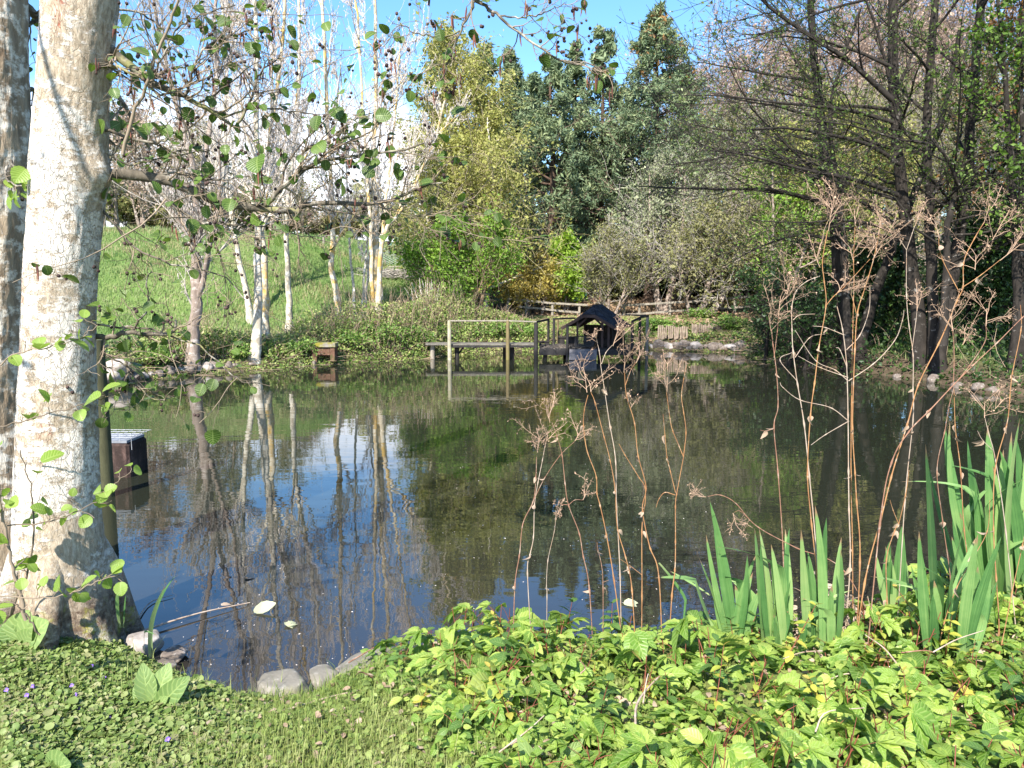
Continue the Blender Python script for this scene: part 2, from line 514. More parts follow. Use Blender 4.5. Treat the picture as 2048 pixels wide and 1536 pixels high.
def axis(lo, hi, c, fine, grow):
    a = [c]; st = fine
    while a[-1] < hi: a.append(a[-1] + st); st = fine + grow * (a[-1] - c)
    b = [c]; st = fine
    while b[-1] > lo: b.append(b[-1] - st); st = fine + grow * (c - b[-1])
    return np.array(b[::-1][:-1] + a)
xs = axis(-500, 500, 0, 0.07, 0.011); ys = axis(-60, 900, 4.0, 0.06, 0.0105)
X, Y_ = np.meshgrid(xs, ys)
D = sdist(X, Y_)
Z = gz(X, Y_)
nx, ny = len(xs), len(ys)
i = np.arange(ny - 1)[:, None]; j = np.arange(nx - 1)[None, :]
F = np.stack([i * nx + j, i * nx + j + 1, (i + 1) * nx + j + 1, (i + 1) * nx + j], -1).reshape(-1, 4)
gm, t = new_mat("ground_soil_and_grass"); g = NG(t)
at_m = g.n("ShaderNodeAttribute", attribute_name="meadow").outputs['Fac']
at_l = g.n("ShaderNodeAttribute", attribute_name="lawn").outputs['Fac']
ps = g.pos()
n1 = g.noise(ps, 0.5, 6, .6); n2 = g.noise(ps, 7, 6, .7)
soil = g.ramp(n2, [(0.3, (0.035, 0.025, 0.017)), (0.7, (0.13, 0.10, 0.065))])
mead = g.ramp(g.math('ADD', g.math('MULTIPLY', n1, .6), g.math('MULTIPLY', n2, .4)), [(0.32, (0.055, 0.125, 0.018)), (0.55, (0.13, 0.18, 0.055)), (0.72, (0.26, 0.23, 0.12))])
lawn = g.ramp(n2, [(0.3, (0.05, 0.065, 0.018)), (0.7, (0.17, 0.19, 0.06))])
c = g.mix(at_m, soil, mead); c = g.mix(at_l, c, lawn)
g.out(g.principled(c, 0.95, g.bump(n2, 0.7, 0.05), 0.1).outputs[0])
mb = MB(); mb.add(np.stack([X, Y_, Z], -1).reshape(-1, 3), F)
ground = mb.build("ground", gm)
tag(ground, "grassy lawn, sloping meadow and earthy banks around the pond", "ground", kind="structure")
def meadow_w(x, y, d):
    edge = -1.6 + 0.05 * (y - 24) - 1.5 * (vnoise(x, y, .3, 9) - .5)
    w = sstep(0.8, -0.8, x - edge) * sstep(1.2, 2.4, d) * sstep(10, 14, y)
    right = sstep(8.5, 10, x) * sstep(6, 9, y) * sstep(0.6, 1.6, d) * 0.8
    return np.maximum(w, right)
W = meadow_w(X, Y_, D)
LW = sstep(8, 6, Y_) * sstep(0.0, 0.25, D)
for nm, arr in (("meadow", W), ("lawn", LW)):
    a = ground.data.attributes.new(nm, 'FLOAT', 'POINT'); a.data.foreach_set("value", arr.ravel().astype(np.float32))

# water
wm, t = new_mat("pond_water"); g = NG(t)
ps = g.pos()
sp = g.n("ShaderNodeSeparateXYZ"); g.l(ps, sp.inputs[0])
near = g.math('DIVIDE', g.math('SUBTRACT', sp.outputs['Y'], 3.4), 3.0, True)
murk = g.mix(near, (0.026, 0.022, 0.019), (0.019, 0.0215, 0.0135))
specks = g.noise(ps, 70, 3, .6)
big = g.noise(ps, 0.8, 4, .6)
thr = g.math('SUBTRACT', 0.885, g.math('MULTIPLY', big, 0.09))
sk = g.math('GREATER_THAN', specks, thr)
murk = g.mix(g.math('MULTIPLY', sk, 0.75), murk, (0.45, 0.42, 0.34))
r1 = g.noise(ps, 1.0, 2, .45, (1.5, 3.6, 1))
r2 = g.noise(ps, 1.0, 2, .5, (6, 17, 1))
calm = g.noise(ps, .16, 3, .6)
calm = g.ramp(calm, [(0.38, (.12, .12, .12)), (0.62, (1, 1, 1))])
h = g.math('ADD', g.math('MULTIPLY', r1, 0.0019), g.math('MULTIPLY', g.math('MULTIPLY', r2, 0.00034), calm))
b = g.n("ShaderNodeBump"); b.inputs['Strength'].default_value = 1.0; b.inputs['Distance'].default_value = 1.0
g.l(h, b.inputs['Height'])
p = g.principled(murk, 0.015, b.outputs[0], 0.5); p.inputs['IOR'].default_value = 1.8
g.l(g.math('MULTIPLY_ADD', sk, 0.6) if False else g.math('ADD', g.math('MULTIPLY', sk, 0.6), 0.012), p.inputs['Roughness'])
g.out(p.outputs[0])
mb = MB()
mb.add([(-30, 2.5, 0), (25, 2.5, 0), (25, 30, 0), (-30, 30, 0)], [(0, 1, 2, 3)], 0, False)
water = mb.build("pond_water", wm)
tag(water, "still dark pond mirroring sky and trees, faint ripples", "water", kind="structure")

# ------------------------------------------------------------------ grasses and bank cover
def blades(mb, rng, pos, h, wd, lean=0.5, mat=0, hv=0.35, seg=2):
    n = len(pos)
    a = rng.random(n) * 2 * np.pi
    dirn = np.stack([np.cos(a), np.sin(a), np.zeros(n)], -1)
    side = np.stack([-np.sin(a), np.cos(a), np.zeros(n)], -1)
    hh = (h * np.exp(hv * rng.standard_normal(n)))[:, None]; ln = (lean * rng.random(n))[:, None]
    ww = (wd * (0.6 + .8 * rng.random(n)))[:, None]
    top = pos + dirn * hh * ln + np.array([0, 0, 1]) * hh * np.sqrt(np.maximum(0.05, 1 - ln ** 2))
    mid = pos + dirn * hh * ln * .3 + np.array([0, 0, 1]) * hh * .55
    v = np.stack([pos - side * ww, pos + side * ww, mid + side * ww * .8, mid - side * ww * .8, top], 1)
    k = np.arange(n)[:, None] * 5
    mb.add(v.reshape(-1, 3), np.concatenate([k + np.array([[0, 1, 2, 3]])]), mat, False)
    kk = mb.n - n * 5
    # tip triangles share the same vertices
    mb.f.append((kk + k + np.array([[3, 2, 4]]), mat, False))

M['meadow_grass'] = leaf_mat("meadow_grass", [(0.065, 0.15, 0.038), (0.15, 0.245, 0.075), (0.26, 0.31, 0.13), (.40, .35, .21)], 0.3, 0.6, 0.2, clump=0.62, cscale=.34)
M['near_grass'] = leaf_mat("lawn_grass", [(0.10, 0.17, 0.03), (0.24, 0.29, 0.08), (0.42, 0.40, 0.20)], 0.3, 0.6, 0.2)
rng = np.random.default_rng(5)
n = 230000
yy = 17 + 48 * rng.random(n) ** 1.6; xx = (-0.82 + 0.86 * rng.random(n)) * yy
d = sdist(xx, yy); k = (meadow_w(xx, yy, d) > rng.random(n) * .9 + .05) & (d > .8)
xx, yy = xx[k], yy[k]
mb = MB(); blades(mb, rng, np.stack([xx, yy, gz(xx, yy) - .02], -1), 0.13, 0.011, 0.8)
n = 16000
xx = 8 + 12 * rng.random(n); yy = 9 + 18 * rng.random(n); d = sdist(xx, yy); k = d > .5
xx, yy = xx[k], yy[k]
blades(mb, rng, np.stack([xx, yy, gz(xx, yy) - .02], -1), 0.16, 0.008, 0.8)
tag(mb.build("meadow_grass", M['meadow_grass']), "short green grass of the sloping meadow behind the pale trees", "grass", kind="stuff")

M['dry_grass'] = leaf_mat("dry_meadow_grass", [(0.20, 0.185, 0.085), (0.36, 0.315, 0.17), (.46, .39, .25)], .25, .7, .1)
n = 90000
yy = 20 + 16 * rng.random(n); xx = (-0.82 + 0.86 * rng.random(n)) * yy; d = sdist(xx, yy)
pt = vnoise(xx, yy, .42, 71) * .6 + vnoise(xx, yy, 1.3, 72) * .4
k = (d > 1.0) & (meadow_w(xx, yy, d) > .4) & ((pt > .62 + .25 * rng.random(n)) | (np.abs(yy - 31.6 - .3 * np.sin(xx * .7)) < .5 * rng.random(n)) | (np.abs(yy - 27.2 + .25 * (xx + 6)) < .35 * rng.random(n)))
xx, yy = xx[k], yy[k]; mb = MB(); blades(mb, rng, np.stack([xx, yy, gz(xx, yy) - .02], -1), 0.15, 0.010, 0.9)
tag(mb.build("dry_grass", M['dry_grass']), "straw coloured patches and strips in the meadow grass", "dry grass", kind="stuff")
# brambles, ivy and dead stalks that clothe the far and side banks
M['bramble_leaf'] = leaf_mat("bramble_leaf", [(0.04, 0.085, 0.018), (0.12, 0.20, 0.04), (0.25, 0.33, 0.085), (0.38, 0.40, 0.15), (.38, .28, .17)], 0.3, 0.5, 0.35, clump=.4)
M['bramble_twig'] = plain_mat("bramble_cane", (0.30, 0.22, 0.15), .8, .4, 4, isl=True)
M['bramble_dark'] = leaf_mat("shade_tinted_leaf", [(0.014, 0.032, 0.008), (0.035, 0.075, 0.016), (0.10, 0.19, 0.035)], 0.3, 0.5, 0.35, clump=.5)  # bramble green darkened so the leaf colour itself carries the bank's shade
def cover(mb, rng, n, xr, yr, dr, hfun, size, leafmat, twigs=0.06, tmat=1):
    xx = xr[0] + (xr[1] - xr[0]) * rng.random(n); yy = yr[0] + (yr[1] - yr[0]) * rng.random(n)
    d = sdist(xx, yy); k = (d > dr[0]) & (d < dr[1])
    xx, yy, d = xx[k], yy[k], d[k]
    hh = hfun(xx, yy, d)
    z0 = gz(xx, yy)
    c = np.stack([xx, yy, z0 + hh * rng.random(len(xx)) ** .7], -1)
    quads(mb, rng, c, size, .7, leafmat, .6)
    q = rng.random(len(xx)) < twigs
    p0 = np.stack([xx[q], yy[q], z0[q]], -1); m_ = len(p0)
    tip = p0 + np.stack([rng.normal(0, .3, m_), rng.normal(0, .3, m_), hh[q] * (.5 + rng.random(m_))], -1)
    mid = (p0 + tip) / 2 + np.stack([rng.normal(0, .1, m_), rng.normal(0, .1, m_), .18 * hh[q]], -1)
    tubes(mb, np.stack([p0, mid, tip], 1), np.full((m_, 3), .007) * np.array([1, .8, .5]), 3, tmat)
rng = np.random.default_rng(11)
mb = MB()
lump = lambda x, y, s=1: .13 + 1.0 * np.clip(vnoise(x, y, .55, 21) * 1.5 - .35, 0, 1) * s
cover(mb, rng, 95000, (-10, -1.2), (17, 25.5), (-.12, 2.6), lambda x, y, d: np.where((x < -6.3) & (d < .4), .02, 1) * lump(x, y) * sstep(-.2, .7, d) * np.where(x > -6.2, 1.15, .55) * np.where(d > 1.7, .5, 1), .062, 0, .07)
cover(mb, rng, 90000, (-3, 8), (21, 29.5), (-.12, 6), lambda x, y, d: np.where((x > 3.9) & (d < .75), .02, 1) * lump(x, y, .6) * sstep(-.2, 1.0, d) * (1 - .9 * sstep(25.4, 27.2, y)), .062, 0, .06)
tag(mb.build("undergrowth", [M['bramble_leaf'], M['bramble_twig']]), "tangled bramble and ivy covering the far bank of the pond", "undergrowth", kind="stuff")
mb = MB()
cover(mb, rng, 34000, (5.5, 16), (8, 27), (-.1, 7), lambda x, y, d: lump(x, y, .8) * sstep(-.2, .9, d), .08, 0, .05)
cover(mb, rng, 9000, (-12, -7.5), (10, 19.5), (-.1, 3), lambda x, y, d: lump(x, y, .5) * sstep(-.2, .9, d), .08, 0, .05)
tag(mb.build("undergrowth", [M['bramble_dark'], M['bramble_twig']]), "leafy undergrowth on the right bank, its green darkened to carry shade", "undergrowth", kind="stuff")
# leaf litter and twigs of the wood floor
M['litter'] = leaf_mat("dead_leaf", [(0.14, 0.085, 0.05), (0.27, 0.18, 0.11), (0.42, 0.33, 0.24)], .15, .8, .1)
mb = MB(); n = 30000
xx = -2 + 26 * rng.random(n); yy = 22 + 24 * rng.random(n); d = sdist(xx, yy); k = d > .3
xx, yy = xx[k], yy[k]
quads(mb, rng, np.stack([xx, yy, gz(xx, yy) + .02 + .05 * rng.random(len(xx))], -1), .11, .7, 0, .8)
tag(mb.build("leaf_litter", M['litter']), "brown fallen leaves under the trees across the pond", "leaf litter", kind="stuff")

BBG = "bramble bushes along the far bank"
M['bramble_fresh'] = leaf_mat("fresh_bramble_leaf", [(0.035, 0.085, 0.018), (0.10, 0.19, 0.035), (0.22, 0.33, 0.07), (0.36, 0.42, 0.13)], 0.32, 0.5, 0.35, clump=.5)
def bramble(label, px, py, w_, h_, seed, n=1500, mat='bramble_fresh', leaf=.062):
    rng = np.random.default_rng(seed); b = hit(px, py) + np.array([0, .25, 0]); b[2] = gz1(b[0], b[1])
    root = empty("bramble_bush", b, label, "bramble bush", BBG)
    nc = int(26 * w_ + 12); a = rng.random(nc) * 6.283; rr = w_ * (.35 + .75 * rng.random(nc)); top = h_ * (.6 + .6 * rng.random(nc))
    q = np.linspace(0, 1, 8)
    dx = np.stack([np.cos(a), .7 * np.sin(a)], -1)
    pts = np.stack([np.stack([b[0] + dx[:, 0] * rr * t_, b[1] + dx[:, 1] * rr * t_, b[2] - .05 + top * 4 * t_ * (1.0 - t_ * .82) * .75], -1) for t_ in q], 1)
    pts[:, 1:] += rng.normal(0, .03, (nc, 7, 3))
    cm = MB(); tubes(cm, pts, np.full((nc, 8), .008) * np.linspace(1, .4, 8), 4)
    cm.build("cane", M['bramble_twig'], root)
    c, _ = along(rng, pts, n // nc + 1, .12, 1.0); c = c + rng.normal(0, .055, c.shape)
    lm = MB(); quads(lm, rng, c, leaf, .7, 0, .8); lm.build("foliage", M[mat], root)
    return root
for q, (px, py, w_, h_, lab) in enumerate([
    (700, 716, .75, .55, "bramble mound at the waterline just right of the brick headwall"), (765, 712, .85, .7, "tall bramble mound below the multi stemmed white tree"),
    (820, 706, .7, .6, "bramble mound at the bank end of the footbridge"), (870, 690, .7, .6, "bramble mound behind the first footbridge posts"),
    (930, 690, .8, .5, "bramble mound behind the middle of the footbridge"), (1000, 690, .8, .55, "bramble mound behind the brown footbridge post"),
    (1055, 688, .6, .45, "bramble mound left behind the duck platform"), (800, 668, .8, .6, "bramble mound under the sloping handrail"),
    (1330, 668, .5, .35, "bramble patch between the two log palisades"), (1462, 672, .6, .6, "bramble mound at the right end of the log palisades"), (1300, 672, .45, .45, "bramble mound right behind the jetty posts"),
    (590, 722, .6, .4, "bramble mound left of the brick headwall"), (640, 690, .55, .45, "bramble mound above the brick headwall"), (545, 712, .5, .35, "low bramble between the twin trunks and the headwall"),
    (470, 722, .5, .35, "low bramble between the dark trunk and the whitish trunk"), (300, 735, .6, .35, "low bramble left of the dark trunk"), (1400, 640, .6, .3, "low bramble above the longer palisade")]):
    bramble(lab, px, py, w_, h_, 300 + q)
# ------------------------------------------------------------------ trees
M['leaf_yellowgreen'] = leaf_mat("young_yellow_leaf", [(0.17, 0.18, 0.05), (0.32, 0.325, 0.09), (0.46, 0.45, 0.17)], .35, .6, .2)
M['leaf_bright'] = leaf_mat("fresh_green_leaf", [(0.09, 0.17, 0.025), (0.18, 0.31, 0.045), (0.29, 0.42, 0.07)], .38, .55, .25)
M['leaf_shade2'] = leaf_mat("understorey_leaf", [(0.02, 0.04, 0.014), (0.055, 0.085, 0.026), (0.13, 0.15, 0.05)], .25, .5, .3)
M['leaf_shade'] = leaf_mat("shade_toned_green_leaf", [(0.04, 0.08, 0.012), (0.085, 0.155, 0.022), (0.16, 0.25, 0.04)], .3, .55, .25)  # fresh green lowered in colour, standing in for shade at the upper right
M['leaf_lime'] = leaf_mat("lime_leaf", [(0.14, 0.25, 0.025), (0.26, 0.40, 0.05), (0.36, 0.48, 0.09)], .4, .55, .25)
M['leaf_olive'] = leaf_mat("olive_bud_leaf", [(0.10, 0.105, 0.04), (0.21, 0.21, 0.08), (0.36, 0.34, 0.17)], .3, .6, .2)
M['leaf_ochre'] = leaf_mat("ochre_young_leaf", [(0.24, 0.18, 0.04), (0.38, 0.31, 0.075), (0.47, 0.41, 0.13)], .35, .6, .2)
M['leaf_grey'] = leaf_mat("grey_willow_leaf", [(0.16, 0.19, 0.10), (0.28, 0.31, 0.17), (0.42, 0.43, 0.28)], .3, .6, .2)
M['leaf_orange'] = leaf_mat("orange_dead_leaf", [(0.10, 0.045, 0.015), (0.20, 0.095, 0.03), (0.30, 0.18, 0.055)], .35, .6, .2)
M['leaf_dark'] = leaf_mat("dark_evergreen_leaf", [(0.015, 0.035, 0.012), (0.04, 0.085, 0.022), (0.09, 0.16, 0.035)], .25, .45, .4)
M['needle_spruce'] = leaf_mat("spruce_needle", [(0.03, 0.06, 0.034), (0.115, 0.16, 0.075), (0.26, 0.295, 0.125)], .15, .6, .25, clump=.6)
M['needle_pine'] = leaf_mat("pine_needle", [(0.04, 0.075, 0.045), (0.15, 0.205, 0.105), (0.32, 0.355, 0.17)], .15, .6, .25, clump=.6)
M['cone_brown'] = leaf_mat("spruce_cone", [(0.20, 0.11, 0.045), (0.34, 0.20, 0.08)], .1, .7, .2)
M['bud_brown'] = leaf_mat("brown_bud", [(0.25, 0.17, 0.12), (0.42, 0.31, 0.24), (0.50, 0.42, 0.33)], .2, .7, .1)
M['fleck'] = leaf_mat("small_alder_leaf", [(0.04, 0.075, 0.018), (0.10, 0.16, 0.035), (0.24, 0.28, 0.07)], .35, .5, .3, clump=.35)

def make_tree(name, label, cat, group, stems, bark, levels, twigmat, leaves=(), seed=0, k=10, n=26, trunk_levels=1, minr=0.0035, flare=1.5, extra_limbs=None):
    """stems: (world points, r0, r1); levels: dicts for spawn(); leaves: dicts (level, cnt, size, mat, ...)"""
    rng = np.random.default_rng(seed)
    base = np.array(stems[0][0][0], float)
    root = empty(name, base, label, cat, group)
    S = []; RD = []
    for pts, r0, r1 in stems:
        s = spline(pts, n); tt = np.linspace(0, 1, n)
        r = r0 + (r1 - r0) * tt ** 0.85
        hgt = np.linalg.norm(s - s[0], axis=1)
        r = r * (1 + (flare - 1) * np.exp(-hgt / 0.35))
        s[1:-1] += rng.normal(0, .012, (n - 2, 3)) * [1, 1, 0]
        S.append(s); RD.append(r)
    S = np.array(S); RD = np.array(RD)
    tb, cb = MB(), MB()
    rid = 1 + .06 * np.sin(np.arange(k) * 2 * np.pi / k * 3 + seed)
    tubes(tb, S, RD, k, 0, ridg=rid)
    cur, cr = S, RD
    L = [(S, RD)]
    for li, lv in enumerate(levels):
        lv = dict(lv); kk = lv.pop('k', 4 if li else 6); src = lv.pop('src', None)
        a, b = (cur, cr) if src is None else L[src]
        pts, rad, _ = spawn(rng, a, b, **lv)
        if li == 0 and extra_limbs is not None:
            m_ = pts.shape[1]
            ep = np.array([spline(e[0], m_) for e in extra_limbs]); er = np.array([np.linspace(e[1], e[2], m_) for e in extra_limbs])
            pts = np.concatenate([pts, ep]); rad = np.concatenate([rad, er])
        rad = np.maximum(rad, minr)
        if li < trunk_levels: tubes(tb, pts, rad, kk, 0)
        else: tubes(cb, pts, rad, 3, 0)
        cur, cr = pts, rad; L.append((pts, rad))
    mats = [twigmat]
    for lf in leaves:
        lf = dict(lf); pts = L[lf['level']][0]
        if lf.get('keep', 1) < 1: pts = pts[rng.random(len(pts)) < lf['keep']]
        c, tn = along(rng, pts, lf['cnt'], lf.get('t0', .3), 1.0)
        c = c + rng.normal(0, lf.get('spread', .05), c.shape)
        if 'zmin' in lf: c = c[c[:, 2] > base[2] + lf['zmin']]
        mats.append(lf['mat'])
        if lf.get('hang'):
            m_ = len(c); s = lf['size'] * np.exp(.3 * rng.standard_normal(m_))
            tip = c + np.stack([rng.normal(0, .15, m_) * s, rng.normal(0, .15, m_) * s, -s], -1)
            tubes(cb, np.stack([c, (c + tip) / 2, tip], 1), np.array([[.6, 1, .3]]) * (s * lf.get('asp', .12))[:, None], 3, len(mats) - 1)
        else:
            quads(cb, rng, c, lf['size'], lf.get('asp', .6), len(mats) - 1, lf.get('up', .4))
    if len(levels): tb.build("trunk", bark, root)
    else: tb.build("trunk", bark, root)
    if cb.n: cb.build("crown", mats, root)
    return root

def stem_px(pts, Y, r0px, r1px, Y1=None, ground=True):
    if ground and Y < 26:
        dY = hit(*pts[0])[1] + .12 - Y
        if abs(dY) < 5: Y = Y + dY; Y1 = None if Y1 is None else Y1 + dY
    Y1 = Y if Y1 is None else Y1
    w_ = PL(pts, Y, Y1)
    if ground: w_[0, 2] = min(w_[0, 2], gz1(w_[0, 0], w_[0, 1])) - .06
    return (w_, r0px / FPX * Y, r1px / FPX * Y1)
def stem_up(px, Y, top_px, top_py, r0, r1, lean=0.0):
    b = on(px, 0, Y); t_ = P(top_px, top_py, Y)
    m_ = (b + t_) / 2 + np.array([lean, 0, 0])
    b = b - np.array([0, 0, .08])
    return (np.array([b, m_, t_]), r0, r1)

taper = lambda a, b=1.0: (lambda t: np.clip(a - b * t, .12, 9))
# --- pale bare trees along the left bank
BG = "pale bare trees on the left bank"
def bank_tree(label, stems, bark, seed, limbs=13, Lm=2.6, tw='twig_pale', tassel=True, t0=.42, name="bare_tree", dens=1.0):
    lv = [dict(cnt=limbs, t0=t0, t1=.97, ang=.62, angv=.16, L=Lm, Lv=.3, n=8, up=.10, wob=.10, rf=.55, rtip=.3, lenfn=lambda t: 1.35 - t),
          dict(cnt=7, t0=.2, t1=1, ang=.5, angv=.2, L=.42, Lv=.3, n=6, up=.09, wob=.13, rf=.55, rtip=.35, inherit=True),
          dict(cnt=int(8 * dens), t0=.15, t1=1, ang=.5, angv=.22, L=.55, Lv=.35, n=4, up=.09, wob=.13, rf=.6, rtip=.4, inherit=True)]
    lf = [dict(level=3, cnt=3, size=.055, asp=.2, mat=M['tassel'], hang=True, t0=.3, spread=.02)] if tassel else []
    return make_tree(name, label, "tree", BG, stems, M[bark], lv, M[tw], lf, seed, minr=.0042)
bank_tree("dark grey trunk flaring at its base above the bank stones, leftmost of the bank trees",
          [stem_px([(385, 738), (387, 690), (393, 600), (393, 500), (398, 415)], 19, 13, 8),
           stem_px([(397, 425), (385, 330), (350, 200), (318, 60), (300, -60)], 19, 6.5, 2, 18, False),
           stem_px([(398, 425), (412, 300), (432, 160), (430, 20), (445, -120)], 19, 6.5, 2, 20, False)],
          'bark_brown', 1, 9, 2.6, 'twig_grey', True, .35)
bank_tree("tall straight whitish trunk at the water, a yellower trunk touching its right side",
          [stem_px([(508, 728), (513, 690), (517, 600), (516, 500), (517, 430), (514, 250), (512, 60), (508, -160)], 20, 11, 3)], 'bark_pale', 2, 13, 2.5)
bank_tree("yellowish trunk close against the right side of the tall whitish trunk",
          [stem_px([(531, 690), (531, 600), (527, 500), (522, 430), (534, 300), (560, 150), (575, -100)], 21.6, 8.5, 2.5)], 'bark_yellow', 3, 13, 2.4)
bank_tree("thin pale trunk leaning left away from the whitish twin trunks",
          [stem_px([(503, 650), (494, 590), (480, 530), (468, 460), (462, 400), (450, 270), (452, 120), (440, -60)], 22.4, 7, 2.2)], 'bark_pale', 4, 12, 2.3)
bank_tree("slender white trunk with slight bends, next one right of the whitish and yellowish pair",
          [stem_px([(579, 668), (578, 610), (576, 550), (573, 480), (577, 400), (588, 300), (598, 120), (596, -110)], 21, 7, 2.4)], 'bark_pale', 5, 12, 2.3, dens=.9)
bank_tree("orange lichened trunk bowing left, alone in the gap before the white clump",
          [stem_px([(687, 672), (680, 630), (670, 575), (663, 530), (666, 470), (663, 400), (656, 250), (648, 90), (642, -140)], 21, 8, 2.6)], 'bark_yellow', 6, 12, 2.3, dens=.8)
bank_tree("multi stemmed white tree with forked stems, nearest to the sloping handrail",
          [stem_px([(762, 650), (756, 600), (752, 520), (752, 430), (748, 320), (752, 160), (748, -90)], 22.5, 10, 2.6),
           stem_px([(757, 620), (760, 520), (772, 460), (800, 425), (830, 370), (866, 290), (890, 200)], 22.5, 5, 1.8, 22, False),
           stem_px([(750, 650), (744, 560), (740, 430), (728, 260), (716, 60), (705, -80)], 22.9, 4.5, 1.6, 23, False),
           stem_px([(760, 600), (764, 480), (775, 380), (790, 230), (800, 90)], 22.8, 4.5, 1.6, 23, False)], 'bark_yellow', 7, 7, 2.1, dens=.75)
bank_tree("clump of three thin pale poles just left of the multi stemmed white tree",
          [stem_px([(713, 655), (705, 560), (699, 480), (698, 420), (690, 300), (680, 120)], 22, 3.2, 1),
           stem_px([(722, 655), (728, 560), (736, 470), (740, 400), (735, 300)], 22.2, 3, 1),
           stem_px([(735, 655), (731, 600), (741, 500), (746, 420), (752, 330)], 22.4, 3.6, 1)], 'bark_pale', 8, 6, 1.3, 'twig_pale', True, .35, "bare_sapling", .7)

# --- bare scrub and hedge on the hilltop behind the meadow
HG = "bare trees of the hilltop hedge"
def scrub(label, px, Y, toppy, seed, tw='twig_grey', leafm=None, wide=1.0, group=HG, cnt=9, bark='bark_brown', name="hedge_tree", lsz=.12, lc=4, n1=9, cat="tree"):
    rg = random.Random(seed)
    hgt = P(px, toppy, Y)[2] - on(px, 0, Y)[2]
    st = []
    for q in range(3):
        st.append(stem_up(px + rg.uniform(-8, 8), Y + rg.uniform(-.4, .4), px + rg.uniform(-60, 60) * wide * 22 / Y, toppy + rg.uniform(0, 30), .012 * hgt + .02, .012, rg.uniform(-.3, .3)))
    lv = [dict(cnt=cnt, t0=.12, t1=.97, ang=.75 * min(1.3, wide), angv=.2, L=.36 * hgt * wide, Lv=.3, n=6, up=.06, wob=.12, rf=.5, rtip=.3, lenfn=lambda t: 1.3 - .8 * t),
          dict(cnt=n1, t0=.15, t1=1, ang=.6, angv=.25, L=.42, Lv=.35, n=5, up=.05, wob=.15, rf=.55, rtip=.35, inherit=True),
          dict(cnt=6, t0=.15, t1=1, ang=.6, angv=.25, L=.5, Lv=.35, n=3, up=.03, wob=.18, rf=.6, rtip=.4, inherit=True)]
    lf = [dict(level=3, cnt=lc, size=lsz, mat=leafm, spread=.1)] if leafm else []
    return make_tree(name, label, cat, group, st, M[bark], lv, M[tw], lf, seed, k=7, n=14, minr=.0055)
def place_copy(src, px, Y, s, rz, label, sz=None):
    c = copy_tree(src); b = on(px, 0, Y); c.location = b; c.rotation_euler = (0, 0, rz); c.scale = (s, s, s if sz is None else sz)
    c["label"] = label; return c
h1 = scrub("tall grey bare hedge tree, first one right of the big trunk", 262, 38, 250, 31, 'twig_grey', M['bud_brown'], 1.1)
h2 = scrub("olive tinged hedge tree showing between the dark trunk and the whitish trunk", 430, 42, 270, 32, 'twig_grey', M['leaf_olive'], 1.2)
place_copy(h1, 350, 44, 1.15, 1.2, "grey bare hedge tree behind the dark leftmost bank trunk")
place_copy(h2, 205, 46, 1.2, 2.2, "olive hedge tree partly hidden by the big trunk")
place_copy(h2, 520, 52, 1.0, 3.9, "lower hedge tree behind the whitish twin trunks")
place_copy(h1, 590, 60, .8, 5.0, "low round hedge tree on the skyline beyond the slender white trunk")
HL = "low hedge bushes on the far skyline"
hb = scrub("low brown hedge bush on the far skyline under the pale cloud", 640, 66, 440, 33, 'twig_brown', M['leaf_olive'], 2.2, HL, 9, name="hedge_bush", cat="bush", lsz=.2, lc=5)
for q, (px, Y) in enumerate([(560, 64), (700, 68), (745, 66), (800, 64), (480, 62), (400, 60), (330, 62), (270, 60), (215, 58), (850, 62)]):
    place_copy(hb, px, Y, 1.0 + .25 * (q % 3), q * 1.3, "low brown hedge bush on the far skyline under the pale cloud")

# --- conifers behind the pond
CG = "conifers behind the duck house"
def spruce(label, px, Y, toppy, seed, width=2.6, nm='needle_spruce', cones=False, dens=1.0):
    st = [stem_up(px, Y, px, toppy, .22, .02)]
    hgt = st[0][0][2][2] - st[0][0][0][2]
    lv = [dict(cnt=int(hgt * 11 * dens), t0=.10, t1=.995, ang=1.5, angv=.14, L=width, Lv=.2, n=6, up=-.035, wob=.05, rf=.3, rtip=.3, rmax=.05, lenfn=lambda t: (1.04 - t) ** .8 + .03),
          dict(cnt=9, t0=.2, t1=1, ang=.9, angv=.25, L=.30, Lv=.3, n=3, up=-.09, wob=.1, rf=.5, rtip=.4, inherit=True)]
    lf = [dict(level=2, cnt=7, size=.25, asp=.34, mat=M[nm], spread=.07, t0=.1), dict(level=1, cnt=5, size=.22, asp=.3, mat=M[nm], spread=.05, t0=.5)]
    if cones: lf.append(dict(level=1, cnt=2, size=.2, asp=.35, mat=M['cone_brown'], spread=.16, t0=.4, zmin=hgt * .72))
    return make_tree("spruce_tree", label, "conifer", CG, st, M['bark_pine'], lv, M['twig_brown'], lf, seed, k=8, n=30)
